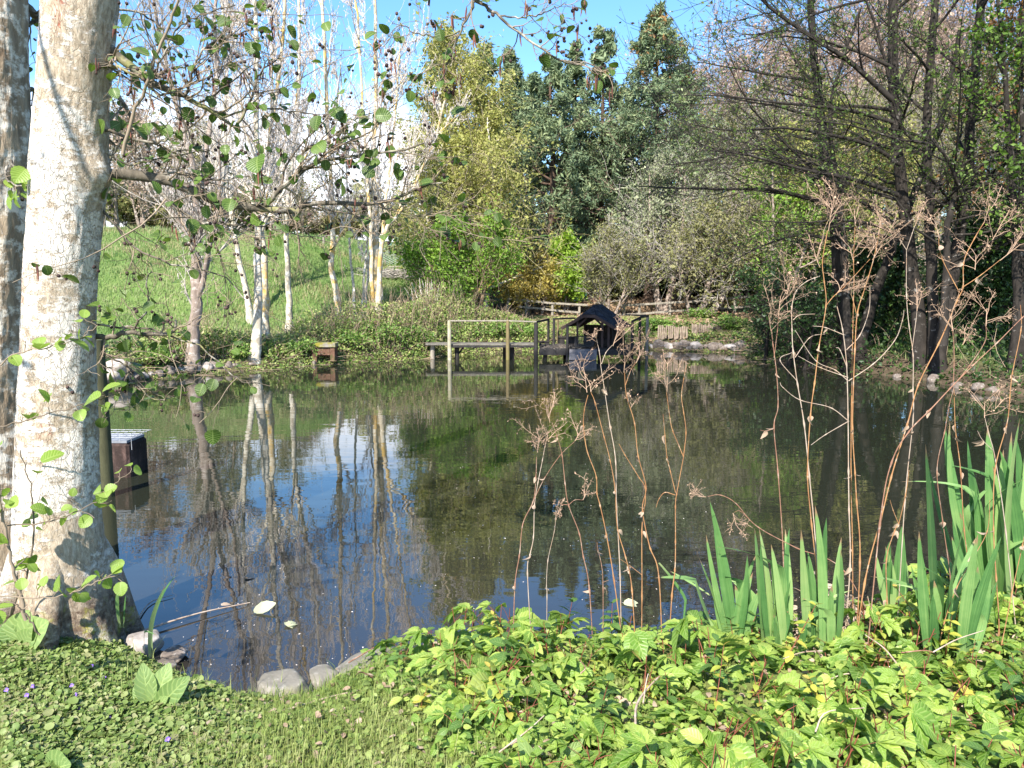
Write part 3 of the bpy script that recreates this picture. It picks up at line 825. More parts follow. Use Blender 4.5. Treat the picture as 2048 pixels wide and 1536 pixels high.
def pine(label, px, Y, toppy, seed, width=3.2, t0=.25, nm='needle_pine', cones=False):
    st = [stem_up(px, Y, px, toppy, .26, .03, .2)]
    hgt = st[0][0][2][2] - st[0][0][0][2]
    lv = [dict(cnt=int(hgt * 6.4), t0=t0, t1=.99, ang=1.42, angv=.18, L=width, Lv=.25, n=7, up=.0, wob=.12, rf=.45, rtip=.3, rmax=.07, lenfn=lambda t: np.clip(1.0 - t, .0, .62) + .05),
          dict(cnt=8, t0=.3, t1=1, ang=.8, angv=.25, L=.34, Lv=.3, n=4, up=.03, wob=.14, rf=.5, rtip=.4, inherit=True),
          dict(cnt=4, t0=.3, t1=1, ang=.7, angv=.25, L=.5, Lv=.3, n=3, up=.07, wob=.1, rf=.5, rtip=.4, inherit=True)]
    lf = [dict(level=3, cnt=13, size=.20, asp=.28, mat=M[nm], spread=.085, t0=.2)]
    if cones: lf.append(dict(level=2, cnt=2, size=.2, asp=.5, mat=M['cone_brown'], spread=.2, t0=.4, zmin=hgt * .75))
    return make_tree("pine_tree", label, "conifer", CG, st, M['bark_pine'], lv, M['twig_brown'], lf, seed, k=8, n=30)
spruce("dark spruce rising left of the yellow green birch, top hung with brown cones", 884, 37, 62, 41, 2.3, cones=True)
spruce("slim spruce tip showing right above the yellow birch crown", 968, 38, 88, 42, 2.2)
pine("thin crowned pine with sky between its branches, right of the yellow birch", 1022, 39, 100, 43, 2.2, .4)
pine("broad blue green pine with layered boughs standing over the red roof", 1098, 34, 112, 44, 3.6, .10)
spruce("narrow pointed spruce just right of the broad layered pine", 1152, 38, 84, 45, 1.7)
spruce("dense blue grey fir with a double blunt top", 1208, 36, 55, 46, 2.7, 'needle_pine', True)
pine("big round headed pine, tallest conifer, brown cones at its top", 1312, 35, 18, 47, 4.0, .22, cones=True)
spruce("dark spruce filling the gap below the round headed pine", 1256, 40, 175, 48, 2.8)
spruce("shaded spruce behind the layered pine, mostly hidden", 1062, 42, 150, 49, 2.6)
spruce("dark low spruce behind the maple and the red roof", 1172, 39, 290, 50, 3.0)
spruce("dark spruce above the grey willow, right end of the conifer row", 1372, 41, 150, 51, 2.7, cones=True)

# --- leafing trees around the cabin
MG = "leafing trees across the pond"
def leafy(name, label, stems, bark, tw, leafm, seed, limbs=14, Lm=2.0, lsz=.11, lc=7, ang=.7, up=.05, droop=0.0, t0=.2, group=MG, keep=1.0, cat="tree", n1=8, n2=6, spread=.12, trunk_levels=1, asp=.6, shape=None):
    lv = [dict(cnt=limbs, t0=t0, t1=.98, ang=ang, angv=.2, L=Lm, Lv=.25, n=7, up=up, wob=.12, rf=.5, rtip=.3, lenfn=shape or (lambda t: 1.25 - .9 * t)),
          dict(cnt=n1, t0=.15, t1=1, ang=.65, angv=.25, L=.42, Lv=.3, n=5, up=up - droop, wob=.15, rf=.55, rtip=.35, inherit=True),
          dict(cnt=n2, t0=.1, t1=1, ang=.6, angv=.25, L=.55, Lv=.35, n=4, up=-droop * 2, wob=.15, rf=.6, rtip=.4, inherit=True)]
    lf = [dict(level=3, cnt=lc, size=lsz, mat=leafm, spread=spread, t0=.1, keep=keep, asp=asp)]
    return make_tree(name, label, cat, group, stems, M[bark], lv, M[tw], lf, seed, k=8, n=20, trunk_levels=trunk_levels, minr=.005)
leafy("birch_tree", "tall yellow green birch with thin white trunk and hanging twigs", [stem_up(872, 30, 876, 105, .14, .02, .15), stem_up(915, 30.4, 925, 120, .10, .015, -.1), stem_up(945, 30.2, 965, 190, .10, .015, .1)],
      'bark_pale', 'twig_yellow', M['leaf_yellowgreen'], 61, 22, 2.1, .11, 8, .65, .05, .13, .10, shape=lambda t: 1.15 - .55 * t)
leafy("birch_tree", "second yellow birch, broader and lower, leaning over the green sallow", [stem_up(965, 29, 975, 235, .13, .02, .3), stem_up(930, 28.6, 915, 300, .09, .015, .1)],
      'bark_pale', 'twig_yellow', M['leaf_yellowgreen'], 62, 20, 2.1, .105, 8, .75, .02, .08, .12)
leafy("birch_tree", "pale olive birch with bare twig ends, left of the tall yellow birch", [stem_up(838, 28, 850, 300, .10, .015, .1)],
      'bark_pale', 'twig_yellow', M['leaf_yellowgreen'], 63, 16, 1.6, .10, 5, .7, .03, .05, .15)
leafy("sallow_tree", "bright green sallow with leaning brown mossy trunk behind the footbridge", [stem_px([(958, 650), (940, 615), (925, 575), (905, 510), (900, 440)], 26.5, 8, 3), stem_px([(952, 640), (965, 590), (985, 520), (1000, 455)], 26.5, 5, 2), stem_px([(950, 640), (930, 600), (880, 560), (850, 510)], 26.3, 4, 2)],
      'bark_moss', 'twig_brown', M['leaf_bright'], 64, 13, 1.35, .095, 8, .8, .03, .02, .15)
leafy("maple_tree", "small bright lime green maple in front of the red roofed cabin", [stem_up(1135, 30.5, 1132, 484, .05, .012, .05), stem_up(1125, 30.6, 1108, 545, .04, .01), stem_up(1140, 30.6, 1148, 520, .04, .01)],
      'bark_brown', 'twig_brown', M['leaf_lime'], 65, 13, .8, .11, 12, .9, .02, .0, .2)
leafy("hazel_bush", "golden yellow bush between the green sallow and the maple", [stem_up(1060, 29.9, 1050, 535, .04, .01), stem_up(1085, 29.9, 1090, 540, .04, .01, .1), stem_up(1045, 29.9, 1022, 560, .03, .01)],
      'bark_brown', 'twig_yellow', M['leaf_ochre'], 66, 12, .8, .09, 5, .7, .05, .0, .08, cat="bush")
leafy("hazel_bush", "bare conical bush of fine upright twigs behind the duck house", [stem_up(1225, 29, 1222, 470, .06, .012), stem_up(1235, 29, 1268, 505, .05, .01, .1), stem_up(1218, 29, 1184, 520, .05, .01, -.1)],
      'bark_brown', 'twig_grey', M['leaf_olive'], 67, 16, 1.2, .075, 4, .62, .10, .0, .06, cat="bush")
leafy("willow_tree", "broad grey green willow right of the conifers", [stem_up(1335, 31, 1300, 345, .16, .02, -.2), stem_up(1345, 31, 1372, 340, .16, .02, .2), stem_up(1340, 31.5, 1420, 420, .1, .02, .3)],
      'bark_brown', 'twig_grey', M['leaf_grey'], 68, 15, 2.3, .10, 6, .7, .06, .03, .15)
leafy("willow_tree", "second grey green willow with pale lower stems, behind the right railing", [stem_up(1420, 29, 1440, 420, .12, .02, .1), stem_up(1440, 29, 1500, 450, .12, .02, .3), stem_up(1400, 29.3, 1365, 480, .08, .02, -.2)],
      'bark_brown', 'twig_grey', M['leaf_olive'], 69, 14, 1.9, .10, 5, .75, .05, .02, .15)
leafy("ash_tree", "yellow green tree glowing behind the dark alder stems", [stem_up(1690, 27, 1690, 215, .14, .02, .2), stem_up(1720, 27, 1770, 260, .1, .02, .2), stem_up(1670, 27.5, 1600, 290, .1, .02)],
      'bark_brown', 'twig_yellow', M['leaf_yellowgreen'], 70, 18, 2.4, .12, 7, .8, .03, .03, .15)
leafy("ash_tree", "fresh green sapling tree low behind the branches of the dark alder", [stem_up(1560, 27, 1545, 330, .10, .02, .1), stem_up(1580, 27, 1640, 360, .1, .02, .2)],
      'bark_brown', 'twig_yellow', M['leaf_bright'], 71, 13, 1.9, .11, 4, .8, .03, .03, .12)
leafy("larch_tree", "orange brown tree at the right edge behind the green maple boughs", [stem_up(2035, 21, 2050, -60, .16, .03, .1), stem_up(2110, 21, 2120, -40, .16, .03)],
      'bark_dark', 'twig_dark', M['leaf_orange'], 72, 15, 2.3, .10, 4, 1.1, .0, .05, .15)
leafy("maple_tree", "green leaved tree at the upper right corner beside the leaning dark trunk", [stem_up(2090, 15.5, 2040, 40, .12, .02, .1), stem_up(2100, 15.5, 1990, -60, .12, .02, .1)],
      'bark_dark', 'twig_dark', M['leaf_shade'], 73, 11, 1.9, .09, 4, .8, .02, .03, .2)
DB = "dark evergreen bushes on the right bank"
leafy("holly_bush", "dark green bush at the right edge under the orange tree", [stem_up(2010, 18.5, 2000, 430, .07, .02), stem_up(2040, 18.5, 2045, 400, .07, .02), stem_up(1975, 19, 1960, 500, .07, .02)],
      'bark_dark', 'twig_dark', M['leaf_dark'], 74, 15, 1.2, .10, 10, .8, .02, .0, .08, DB, cat="bush")
leafy("holly_bush", "dark bush in the shade between the alder stems", [stem_up(1760, 21, 1750, 500, .06, .02), stem_up(1790, 21, 1800, 520, .06, .02)],
      'bark_dark', 'twig_dark', M['leaf_dark'], 75, 14, 1.2, .10, 7, .85, .02, .0, .08, DB, cat="bush")
leafy("holly_bush", "low dark bush hanging over the water left of the alder base", [stem_up(1560, 21.5, 1545, 560, .05, .015), stem_up(1610, 20, 1590, 570, .05, .015), stem_up(1640, 19, 1640, 590, .05, .015)],
      'bark_dark', 'twig_dark', M['leaf_dark'], 76, 14, 1.25, .08, 3, .95, -.02, .03, .08, DB, cat="bush")

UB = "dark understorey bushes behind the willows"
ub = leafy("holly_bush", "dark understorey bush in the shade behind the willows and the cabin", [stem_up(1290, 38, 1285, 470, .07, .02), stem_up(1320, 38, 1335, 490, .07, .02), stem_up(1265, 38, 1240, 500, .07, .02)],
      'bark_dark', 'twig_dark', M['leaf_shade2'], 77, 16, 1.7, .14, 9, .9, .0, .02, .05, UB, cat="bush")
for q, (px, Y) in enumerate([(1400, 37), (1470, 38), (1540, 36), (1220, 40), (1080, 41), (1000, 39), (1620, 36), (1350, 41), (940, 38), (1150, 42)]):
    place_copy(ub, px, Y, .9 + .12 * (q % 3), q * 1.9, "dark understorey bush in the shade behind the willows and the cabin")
# --- brown bare wood on the slope to the right
WG = "bare brown trees of the wood behind the pond"
wa = scrub("bare pinkish brown tree of the wood on the slope behind the pond", 1400, 44, 150, 81, 'twig_brown', M['bud_brown'], 1.0, WG, 12, name="bare_tree", lc=3, lsz=.13)
wb = scrub("bare pinkish brown tree of the wood on the slope behind the pond", 1560, 47, 95, 82, 'twig_brown', M['bud_brown'], .9, WG, 12, name="bare_tree", lc=2, lsz=.13)
wc = scrub("bare grey tree with olive buds in the wood behind the dark alder", 1500, 36, 230, 83, 'twig_grey', M['leaf_olive'], 1.1, WG, 12, name="bare_tree", lc=4)
for q, (px, Y, s) in enumerate([(1330, 48, 1.0), (1480, 50, 1.1), (1640, 50, 1.1), (1720, 46, 1.1), (1810, 44, 1.2), (1900, 46, 1.15), (1990, 42, 1.2), (1460, 42, .8), (1600, 41, .95), (1780, 38, .95), (1880, 37, .9), (1690, 55, 1.2), (1840, 55, 1.3)]):
    place_copy([wa, wb][q % 2], px, Y, s, q * 1.7, "bare pinkish brown tree of the wood on the slope behind the pond")
for q, (px, Y, s) in enumerate([(1610, 33, .85), (1740, 32, .9), (1850, 30, .85), (1950, 28, .8), (1420, 38, .9), (2060, 34, 1.0), (1540, 31, .7)]):
    place_copy(wc, px, Y, s, q * 2.1 + .5, "bare grey tree with olive buds in the wood behind the dark alder")
mg = [c for c in COL.objects if c.get("label", "").startswith("bare pinkish brown")]

# --- big dark alder clump on the right bank
AG = "dark alder stems on the right bank"
def limb(pts, Y0, Y1, r0, r1): return (PL(pts, Y0, Y1), .72 * r0 / FPX * Y0, .8 * r1 / FPX * Y1)
def dark_alder(label, stems, seed, limbs, extra=None, Lm=3.2, bias=(-.45, -.1, .05), t0=.3, leafc=3, cnt1=11):
    lv = [dict(cnt=limbs, t0=t0, t1=.98, ang=1.15, angv=.2, L=Lm, Lv=.3, n=10, up=.012, wob=.07, rf=.4, rtip=.22, rmax=.042, bias=bias, lenfn=lambda t: 1.2 - .6 * t),
          dict(cnt=cnt1, t0=.2, t1=1, ang=.6, angv=.22, L=.30, Lv=.35, n=6, up=.015, wob=.12, rf=.5, rtip=.3, inherit=True),
          dict(cnt=7, t0=.15, t1=1, ang=.65, angv=.22, L=.45, Lv=.35, n=4, up=.02, wob=.16, rf=.55, rtip=.4, inherit=True)]
    lf = [dict(level=3, cnt=leafc, size=.056, mat=M['fleck'], spread=.03, t0=.2)]
    stems = [(p_, a_ * .86, b_ * .82) for p_, a_, b_ in stems]
    return make_tree("alder_tree", label, "tree", AG, stems, M['bark_dark'], lv, M['twig_dark'], lf, seed, k=12, n=30, minr=.0042, extra_limbs=extra)
dark_alder("straight dark alder stem, thickest of the right bank group, many boughs reaching left",
           [stem_px([(1842, 735), (1838, 640), (1822, 530), (1806, 400), (1794, 280), (1786, 137), (1785, 0), (1782, -160)], 16, 17, 9)], 91, 15,
           [limb([(1795, 390), (1745, 370), (1690, 355), (1621, 342), (1553, 325), (1485, 308), (1410, 300)], 16, 15.2, 7, 1.5),
            limb([(1786, 245), (1720, 225), (1656, 215), (1553, 205), (1450, 192), (1370, 190)], 16, 15.4, 6, 1.2),
            limb([(1785, 200), (1730, 150), (1690, 116), (1621, 72), (1540, 15), (1490, -40)], 16, 15.6, 8, 3),
            limb([(1785, 135), (1720, 105), (1660, 85), (1590, 62), (1500, 70)], 16, 16.2, 5, 1.2),
            limb([(1800, 330), (1740, 290), (1650, 268), (1560, 255), (1470, 262), (1390, 250)], 16, 15, 6, 1.2),
            limb([(1815, 480), (1750, 450), (1680, 440), (1600, 446), (1500, 440)], 16, 15, 5, 1.2)])
dark_alder("second dark alder stem, slightly bowed, right beside the straight thick one",
           [stem_px([(1872, 735), (1868, 640), (1862, 520), (1858, 400), (1854, 270), (1860, 137), (1872, 0), (1880, -150)], 16.4, 14, 7)], 92, 9,
           [limb([(1858, 400), (1900, 350), (1960, 310), (2048, 300)], 16.4, 16, 5, 1.5),
            limb([(1856, 300), (1800, 250), (1770, 120), (1740, 20), (1700, -60)], 16.4, 16, 5, 2)])
dark_alder("pale patched alder stem leaning right, rightmost of the group",
           [stem_px([(1876, 750), (1881, 690), (1902, 590), (1915, 488), (1928, 420), (1938, 342), (1944, 205), (1962, 0), (1975, -120)], 15.8, 16, 8),
            stem_px([(1884, 690), (1893, 560), (1895, 470), (1905, 400), (1925, 330)], 15.9, 9, 6, 15.9, False)], 93, 9,
           [limb([(1935, 350), (1980, 320), (2048, 290), (2110, 280)], 15.8, 15.5, 6, 2),
            limb([(1930, 400), (1900, 330), (1870, 290), (1800, 280), (1700, 250), (1600, 240)], 15.8, 15, 5, 1.2)], bias=(.1, -.1, .05))
dark_alder("twin dark alder trunk standing apart left of the right bank group, nearest the railing",
           [stem_px([(1692, 728), (1688, 660), (1676, 560), (1668, 430), (1650, 310), (1638, 205), (1628, 103), (1620, -40), (1615, -150)], 18, 14, 7),
            stem_px([(1694, 700), (1690, 560), (1684, 440), (1668, 330), (1660, 220), (1685, 120), (1720, 20)], 18.2, 9, 3, 18, False)], 94, 11,
           [limb([(1640, 403), (1590, 390), (1536, 379), (1450, 378), (1348, 376), (1270, 372)], 18, 17, 7, 1.2),
            limb([(1650, 320), (1580, 300), (1500, 300), (1420, 320), (1330, 330)], 18, 17, 5, 1.2),
            limb([(1672, 480), (1600, 470), (1530, 490), (1450, 530)], 18, 17, 5, 1.2)])
dark_alder("brownish mossy trunk slanting up to the right in front of the dark stems",
           [stem_px([(1716, 728), (1722, 690), (1745, 600), (1775, 522), (1795, 470), (1830, 380), (1880, 250), (1920, 60)], 17, 15, 5)], 95, 7, None, 2.4, t0=.45)
# ------------------------------------------------------------------ alder in the foreground
def alder_bark():
    m, t = new_mat("alder_lichen_bark"); g = NG(t)
    o = g.obj()
    fine = g.noise(o, 55, 8, .72, (1, 1, .42))
    fis = g.noise(o, 14, 5, .6, (2.2, 2.2, .22))
    c = g.ramp(fine, [(0.30, (0.17, 0.125, 0.085)), (0.5, (0.39, 0.315, 0.23)), (0.70, (0.60, 0.515, 0.41))])
    p1 = g.noise(o, 13, 9, .74, (1, 1, 1.8))
    p2 = g.noise(o, 2.2, 3, .5)
    f = g.ramp(g.math('ADD', p1, g.math('MULTIPLY', g.math('SUBTRACT', p2, .5), .75)), [(0.455, (0, 0, 0)), (0.53, (1, 1, 1))])
    c = g.mix(g.math('MULTIPLY', f, .9), c, (0.70, 0.64, 0.565))
    v = g.n("ShaderNodeTexVoronoi"); v.feature = 'DISTANCE_TO_EDGE'; v.inputs['Scale'].default_value = 46
    mp = g.n("ShaderNodeMapping"); mp.inputs['Scale'].default_value = (1.4, 1.4, .32)
    wob = g.n("ShaderNodeTexNoise"); wob.inputs['Scale'].default_value = 9; g.l(o, wob.inputs['Vector'])
    va = g.n("ShaderNodeVectorMath", operation='MULTIPLY_ADD'); va.inputs[1].default_value = (.09, .09, .09)
    g.l(wob.outputs['Color'], va.inputs[0]); g.l(o, va.inputs[2])
    g.l(va.outputs[0], mp.inputs[0]); g.l(mp.outputs[0], v.inputs['Vector'])
    cr = g.ramp(v.outputs['Distance'], [(0.0, (1, 1, 1)), (0.07, (0, 0, 0))])
    crm = g.math('MULTIPLY', cr, g.ramp(p2, [(.35, (.12, .12, .12)), (.65, (.6, .6, .6))]))
    c = g.mix(crm, c, (0.10, 0.065, 0.045))
    # rusty red algae threads in the fissures
    rd = g.ramp(g.noise(o, 5, 4, .6, (1, 1, .3)), [(.60, (0, 0, 0)), (.66, (1, 1, 1))])
    c = g.mix(g.math('MULTIPLY', g.math('MULTIPLY', rd, cr), .8), c, (0.30, 0.06, 0.03))
    # moss and soil towards the foot: an attribute of the trunk itself
    at = g.n("ShaderNodeAttribute", attribute_name="foot").outputs['Fac']
    ft = g.math('MULTIPLY', at, g.ramp(p1, [(.38, (.2, .2, .2)), (.55, (1, 1, 1))]))
    c = g.mix(ft, c, g_foot(g, o))
    h = g.math('ADD', g.math('ADD', g.math('MULTIPLY', fine, .5), g.math('MULTIPLY', f, .25)), g.math('MULTIPLY', crm, -.6))
    h = g.math('ADD', h, g.math('MULTIPLY', fis, .4))
    g.out(g.principled(c, .9, g.bump(h, 0.9, 0.012), .15).outputs[0]); return m
def g_foot(g, o):
    return g.ramp(g.noise(o, 9, 5, .65), [(.4, (0.10, 0.065, 0.045)), (.52, (0.17, 0.12, 0.08)), (.62, (0.24, 0.22, 0.04))])
M['alder_bark'] = alder_bark()
M['limb_bark'] = bark_mat("alder_limb_bark", (0.05, 0.042, 0.032), (0.16, 0.135, 0.10), (0.33, 0.30, 0.25), 9.0, (0.52, 0.62), extra=(0.25, 0.24, 0.10), ethr=(.55, .65), scale=16)
M['alder_twig'] = plain_mat("alder_twig", (0.22, 0.17, 0.12), .8, .35, 6, isl=True)
M['alder_leaf'] = leaf_mat("alder_leaf", [(0.03, 0.065, 0.008), (0.055, 0.11, 0.012), (0.11, 0.19, 0.022)], .30, .42, .45, veins=.28, clump=.3, vein_n=8)
M['shoot_leaf'] = leaf_mat("young_alder_leaf", [(0.13, 0.23, 0.025), (0.21, 0.32, 0.045), (0.29, 0.40, 0.08)], .4, .42, .45, veins=.35, clump=.3, vein_n=8)
M['alder_cone'] = plain_mat("alder_cone", (0.055, 0.034, 0.03), .85, .5, 60, isl=True)
M['catkin'] = plain_mat("red_brown_catkin", (0.13, 0.05, 0.035), .8, .5, 90, isl=True)

# round serrated leaf blade
def alder_leaf_tpl():
    rows = 10
    wf = lambda q: 0.02 + 0.46 * math.sin(math.pi * min(1, q ** .92 * .96 + .03)) ** .62 * (1 + (.05 if int(q * rows) % 2 else -.04)) if q < 1 else 0.06
    return leaf_grid(rows, wf, 1.0, .22, .22, 5)
ALT = alder_leaf_tpl()
def oval_tpl(k=7, n=5, rx=.5, knob=0.0):
    V = []; F = []
    for i in range(n + 1):
        a = math.pi * i / n
        for j in range(k):
            b = 2 * math.pi * j / k + (i % 2) * math.pi / k
            r = math.sin(a) * rx * (1 + knob * ((i + j) % 2)) + .02
            V.append((r * math.cos(b), (1 - math.cos(a)) * .5, r * math.sin(b)))
    for i in range(n):
        for j in range(k):
            F.append((i * k + j, i * k + (j + 1) % k, (i + 1) * k + (j + 1) % k, (i + 1) * k + j))
    return np.array(V), np.array(F)
CONE = oval_tpl(7, 6, .40, .18)
def put_leaves(mb, rng, pos, tang, size, mat=0, hang=.35):
    n = len(pos)
    d = nrm(tang * .5 + rng.normal(0, .6, (n, 3)) + np.array([0, 0, -hang]))
    up = nrm(np.array([0, -.25, 1.]) + rng.normal(0, .45, (n, 3)))
    stamp(mb, ALT[0], ALT[1], ALT[2], pos, frame_from(d, up), size * np.exp(.25 * rng.standard_normal(n)), mat)
def put_cones(mb, rng, pos, size, mat=0):
    n = len(pos)
    d = nrm(rng.normal(0, .5, (n, 3)) + np.array([0, 0, -.6]))
    stamp(mb, CONE[0], CONE[1], None, pos, frame_from(d, rand_dirs(rng, n)), size * (.75 + .5 * rng.random(n)), mat)
def put_catkins(mb, rng, pos, L, mat=0):
    n = len(pos)
    if n == 0: return
    l = L * (.6 + .7 * rng.random(n)); q = np.linspace(0, 1, 6)
    sw = rng.normal(0, .12, (n, 2))
    pts = np.stack([np.stack([pos[:, 0] + sw[:, 0] * l * t_ ** 2, pos[:, 1] + sw[:, 1] * l * t_ ** 2, pos[:, 2] - l * t_], -1) for t_ in q], 1)
    rad = np.outer(np.ones(n), np.array([.25, .9, 1., .95, .8, .25])) * .0040
    tubes(mb, pts, rad, 6, mat)

rng = np.random.default_rng(77)
ROOTS = ((-1.25, .55, .075), (-2.3, .6, .08), (.7, .5, .08))
def big_trunk(pts_px, widths_px, Y, foot=True, seed=0, lumps=(), top=()):
    n, k = 300, 132
    w_ = PL(pts_px, Y); w_[0, 2] = gz1(w_[0, 0], w_[0, 1]) - .12
    if len(top): w_ = np.vstack([w_, np.array(top)])
    s = spline(w_, n); r = lerp1(widths_px, n) * .5 / FPX * Y
    T, U, V = frames(s[None]); U, V = U[0], V[0]
    a = np.arange(k) * 2 * np.pi / k
    Z = s[:, 2:3]; A = a[None]
    rr = np.ones((n, k)) * r[:, None]
    if foot:
        fh = np.exp(-np.maximum(0, Z - s[0, 2] - .1) / .16)
        rr *= 1 + fh * (.17 + .13 * np.cos(A * 3 + .6 + seed) + .07 * np.cos(A * 7 + 2))
    nv = np.array([[mnoise.noise(Vector((math.cos(x) * 1.7 + seed, math.sin(x) * 1.7, z * 2.2))) for x in a] for z in s[:, 2]])
    nv2 = np.array([[mnoise.noise(Vector((math.cos(x) * 9 + seed, math.sin(x) * 9, z * 13))) for x in a] for z in s[:, 2]])
    nv3 = np.array([[mnoise.noise(Vector((math.cos(x) * 21 + seed, math.sin(x) * 21, z * 5.5))) for x in a] for z in s[:, 2]])
    nv4 = np.array([[mnoise.noise(Vector((math.cos(x) * 34 + seed, math.sin(x) * 34, z * 95))) for x in a] for z in s[:, 2]])
    rr *= 1 + .05 * nv + .022 * nv2 - .022 * np.abs(nv3) + .010 * nv4
    pos = s[:, None, :] + rr[..., None] * (np.cos(A)[..., None] * U[:, None] + np.sin(A)[..., None] * V[:, None])
    for c, rad_, amt in lumps:
        dd = np.linalg.norm(pos - c, axis=-1)
        out = nrm(pos - s[:, None, :])
        pos = pos + out * (amt * np.exp(-(dd / rad_) ** 2))[..., None]
    mb = MB()
    i = np.arange(n - 1)[:, None]; j = np.arange(k)[None, :]
    F = np.stack([i * k + j, i * k + (j + 1) % k, (i + 1) * k + (j + 1) % k, (i + 1) * k + j], -1).reshape(-1, 4)
    mb.add(pos.reshape(-1, 3), F)
    for ra, rl, rw in ROOTS if foot and seed == 0.0 else ():
        d_ = np.array([math.cos(ra), math.sin(ra), 0]); b_ = s[0] * [1, 1, 0]
        g_ = lambda q: gz1(*(b_ + d_ * q)[:2])
        rp = spline(np.array([b_ + d_ * .14 + [0, 0, .62], b_ + d_ * .24 + [0, 0, .40], b_ + d_ * .36 + [0, 0, g_(.36) + .03], b_ + d_ * rl + [0, 0, g_(rl) - .07]]), 16)
        tubes(mb, rp[None], (rw * np.linspace(1.1, .55, 16))[None], 12, 0)
    zz = np.array(np.concatenate(mb.v)[:, 2])
    ft = np.exp(-np.maximum(0, zz - .33) / .10) if foot else np.zeros(len(zz))
    return mb, ft
def branch_part(parent, limbs, seed, twig_n, twig_L, sub_n, leaf_p, cone_p, cat_p, lsz=.06, leafm='alder_leaf', twn='branch', bias=None, bark='limb_bark', hang=.35, t0=.15, tw_r=.6):
    """one limb of the alder: wood, then its leaves, cones and catkins as sub-parts"""
    rg = np.random.default_rng(seed)
    n = 22
    pts = np.array([spline(l[0], n) for l in limbs]); rad = np.array([lerp1(l[1], n) for l in limbs])
    pts[:, 1:-1] += rg.normal(0, .004, (len(limbs), n - 2, 3))
    wb_ = MB(); tubes(wb_, pts, rad, 9, 0)
    tw, tr, _ = spawn(rg, pts, rad, twig_n, t0, 1.0, .85, .3, twig_L, .45, 8, 0, .16, tw_r, .3, rmax=.006, bias=bias)
    tr = np.maximum(tr, .0016)
    tubes(wb_, tw, tr, 5, 1)
    sb, sr, _ = spawn(rg, tw, tr, sub_n, .15, 1.0, .75, .3, twig_L * .36, .4, 5, -.02, .2, .6, .5)
    sr = np.maximum(sr, .0011)
    tubes(wb_, sb, sr, 4, 1)
    bo = wb_.build(twn, [M[bark], M['alder_twig']], parent)
    def pick(A, p, cnt=1):
        k = rg.random(len(A)) < p
        return A[k]
    ends = np.concatenate([sb, ]) ; 
    e = pick(ends, leaf_p)
    lb = MB()
    p_, t_ = e[:, -1], nrm(e[:, -1] - e[:, -2])
    put_leaves(lb, rg, p_, t_, lsz, 0, hang)
    p2, t2 = along(rg, pick(ends, leaf_p * .6), 1, .2, .9)
    put_leaves(lb, rg, p2, t2, lsz * .85, 0, hang)
    if lb.n: lb.build("foliage", M[leafm], bo)
    cb_ = MB()
    e = pick(ends, cone_p * .62)
    for q in range(2):
        if len(e): put_cones(cb_, rg, e[:, -1] + rg.normal(0, .012, (len(e), 3)) + np.array([0, 0, -.008]), .0175, 0)
    if cb_.n: tag(cb_.build("cone_cluster", M['alder_cone'], bo), kind="stuff")
    kb = MB(); e = pick(ends, cat_p)
    if len(e):
        for q in range(2): put_catkins(kb, rg, e[:, -1] + rg.normal(0, .008, (len(e), 3)), .065, 0)
        tag(kb.build("catkin_cluster", M['catkin'], bo), kind="stuff")
    return bo

YA = 4.05
base = on(128, 0, YA)
alder = empty("alder_tree", base, "large foreground alder with pale lichen patched trunk and overhanging cone hung boughs", "tree")
mbk, ft = big_trunk([(128, 1262), (126, 1225), (120, 1120), (116, 1000), (114, 860), (116, 700), (122, 560), (133, 430), (138, 340), (144, 200), (153, 90), (161, 0), (170, -160), (182, -420), (190, -900), (190, -1500), (190, -2400), (180, -3800)],
                    [208, 198, 171, 155, 146, 136, 129, 131, 138, 127, 129, 131, 126, 120, 112, 101, 86, 69, 48, 22], YA, True, 0.0,
                    [(P(212, 350, YA - .05), .09, .05)], [(-1.62, 4.05, 14.5), (-1.75, 4.1, 19.4)])
tr_o = mbk.build("trunk", M['alder_bark'], alder)
a_ = tr_o.data.attributes.new("foot", 'FLOAT', 'POINT'); a_.data.foreach_set("value", ft.astype(np.float32))
def px_limb(pts, Y0, Y1, w0, w1): return (PL(pts, Y0, Y1), np.array([w0, w1]) * .5 / FPX * Y0)
# main lower bough
branch_part(alder, [
    px_limb([(195, 344), (220, 347), (268, 350), (337, 364), (405, 388), (446, 405), (497, 415), (525, 417), (569, 422), (593, 425), (610, 410), (644, 403), (713, 408), (747, 405), (798, 395), (850, 371), (885, 366)], YA, 4.3, 24, 3.5),
    px_limb([(518, 418), (548, 395), (576, 364), (607, 342), (634, 325), (678, 316), (730, 308), (798, 301), (850, 285)], 4.15, 4.05, 11, 3),
    px_limb([(606, 342), (605, 310), (617, 294), (637, 290), (665, 296)], 4.12, 4.0, 5, 2),
    px_limb([(290, 360), (340, 345), (375, 352), (430, 360), (500, 352)], 4.08, 4.2, 6, 2.5),
    px_limb([(299, 367), (337, 402), (385, 439), (412, 448), (440, 452), (470, 440)], 4.05, 3.9, 7, 2.5),
    px_limb([(747, 405), (790, 422), (840, 432), (900, 425)], 4.28, 4.3, 3, 1.2)],
    201, 17, .30, 5, .24, .24, .05, .052)
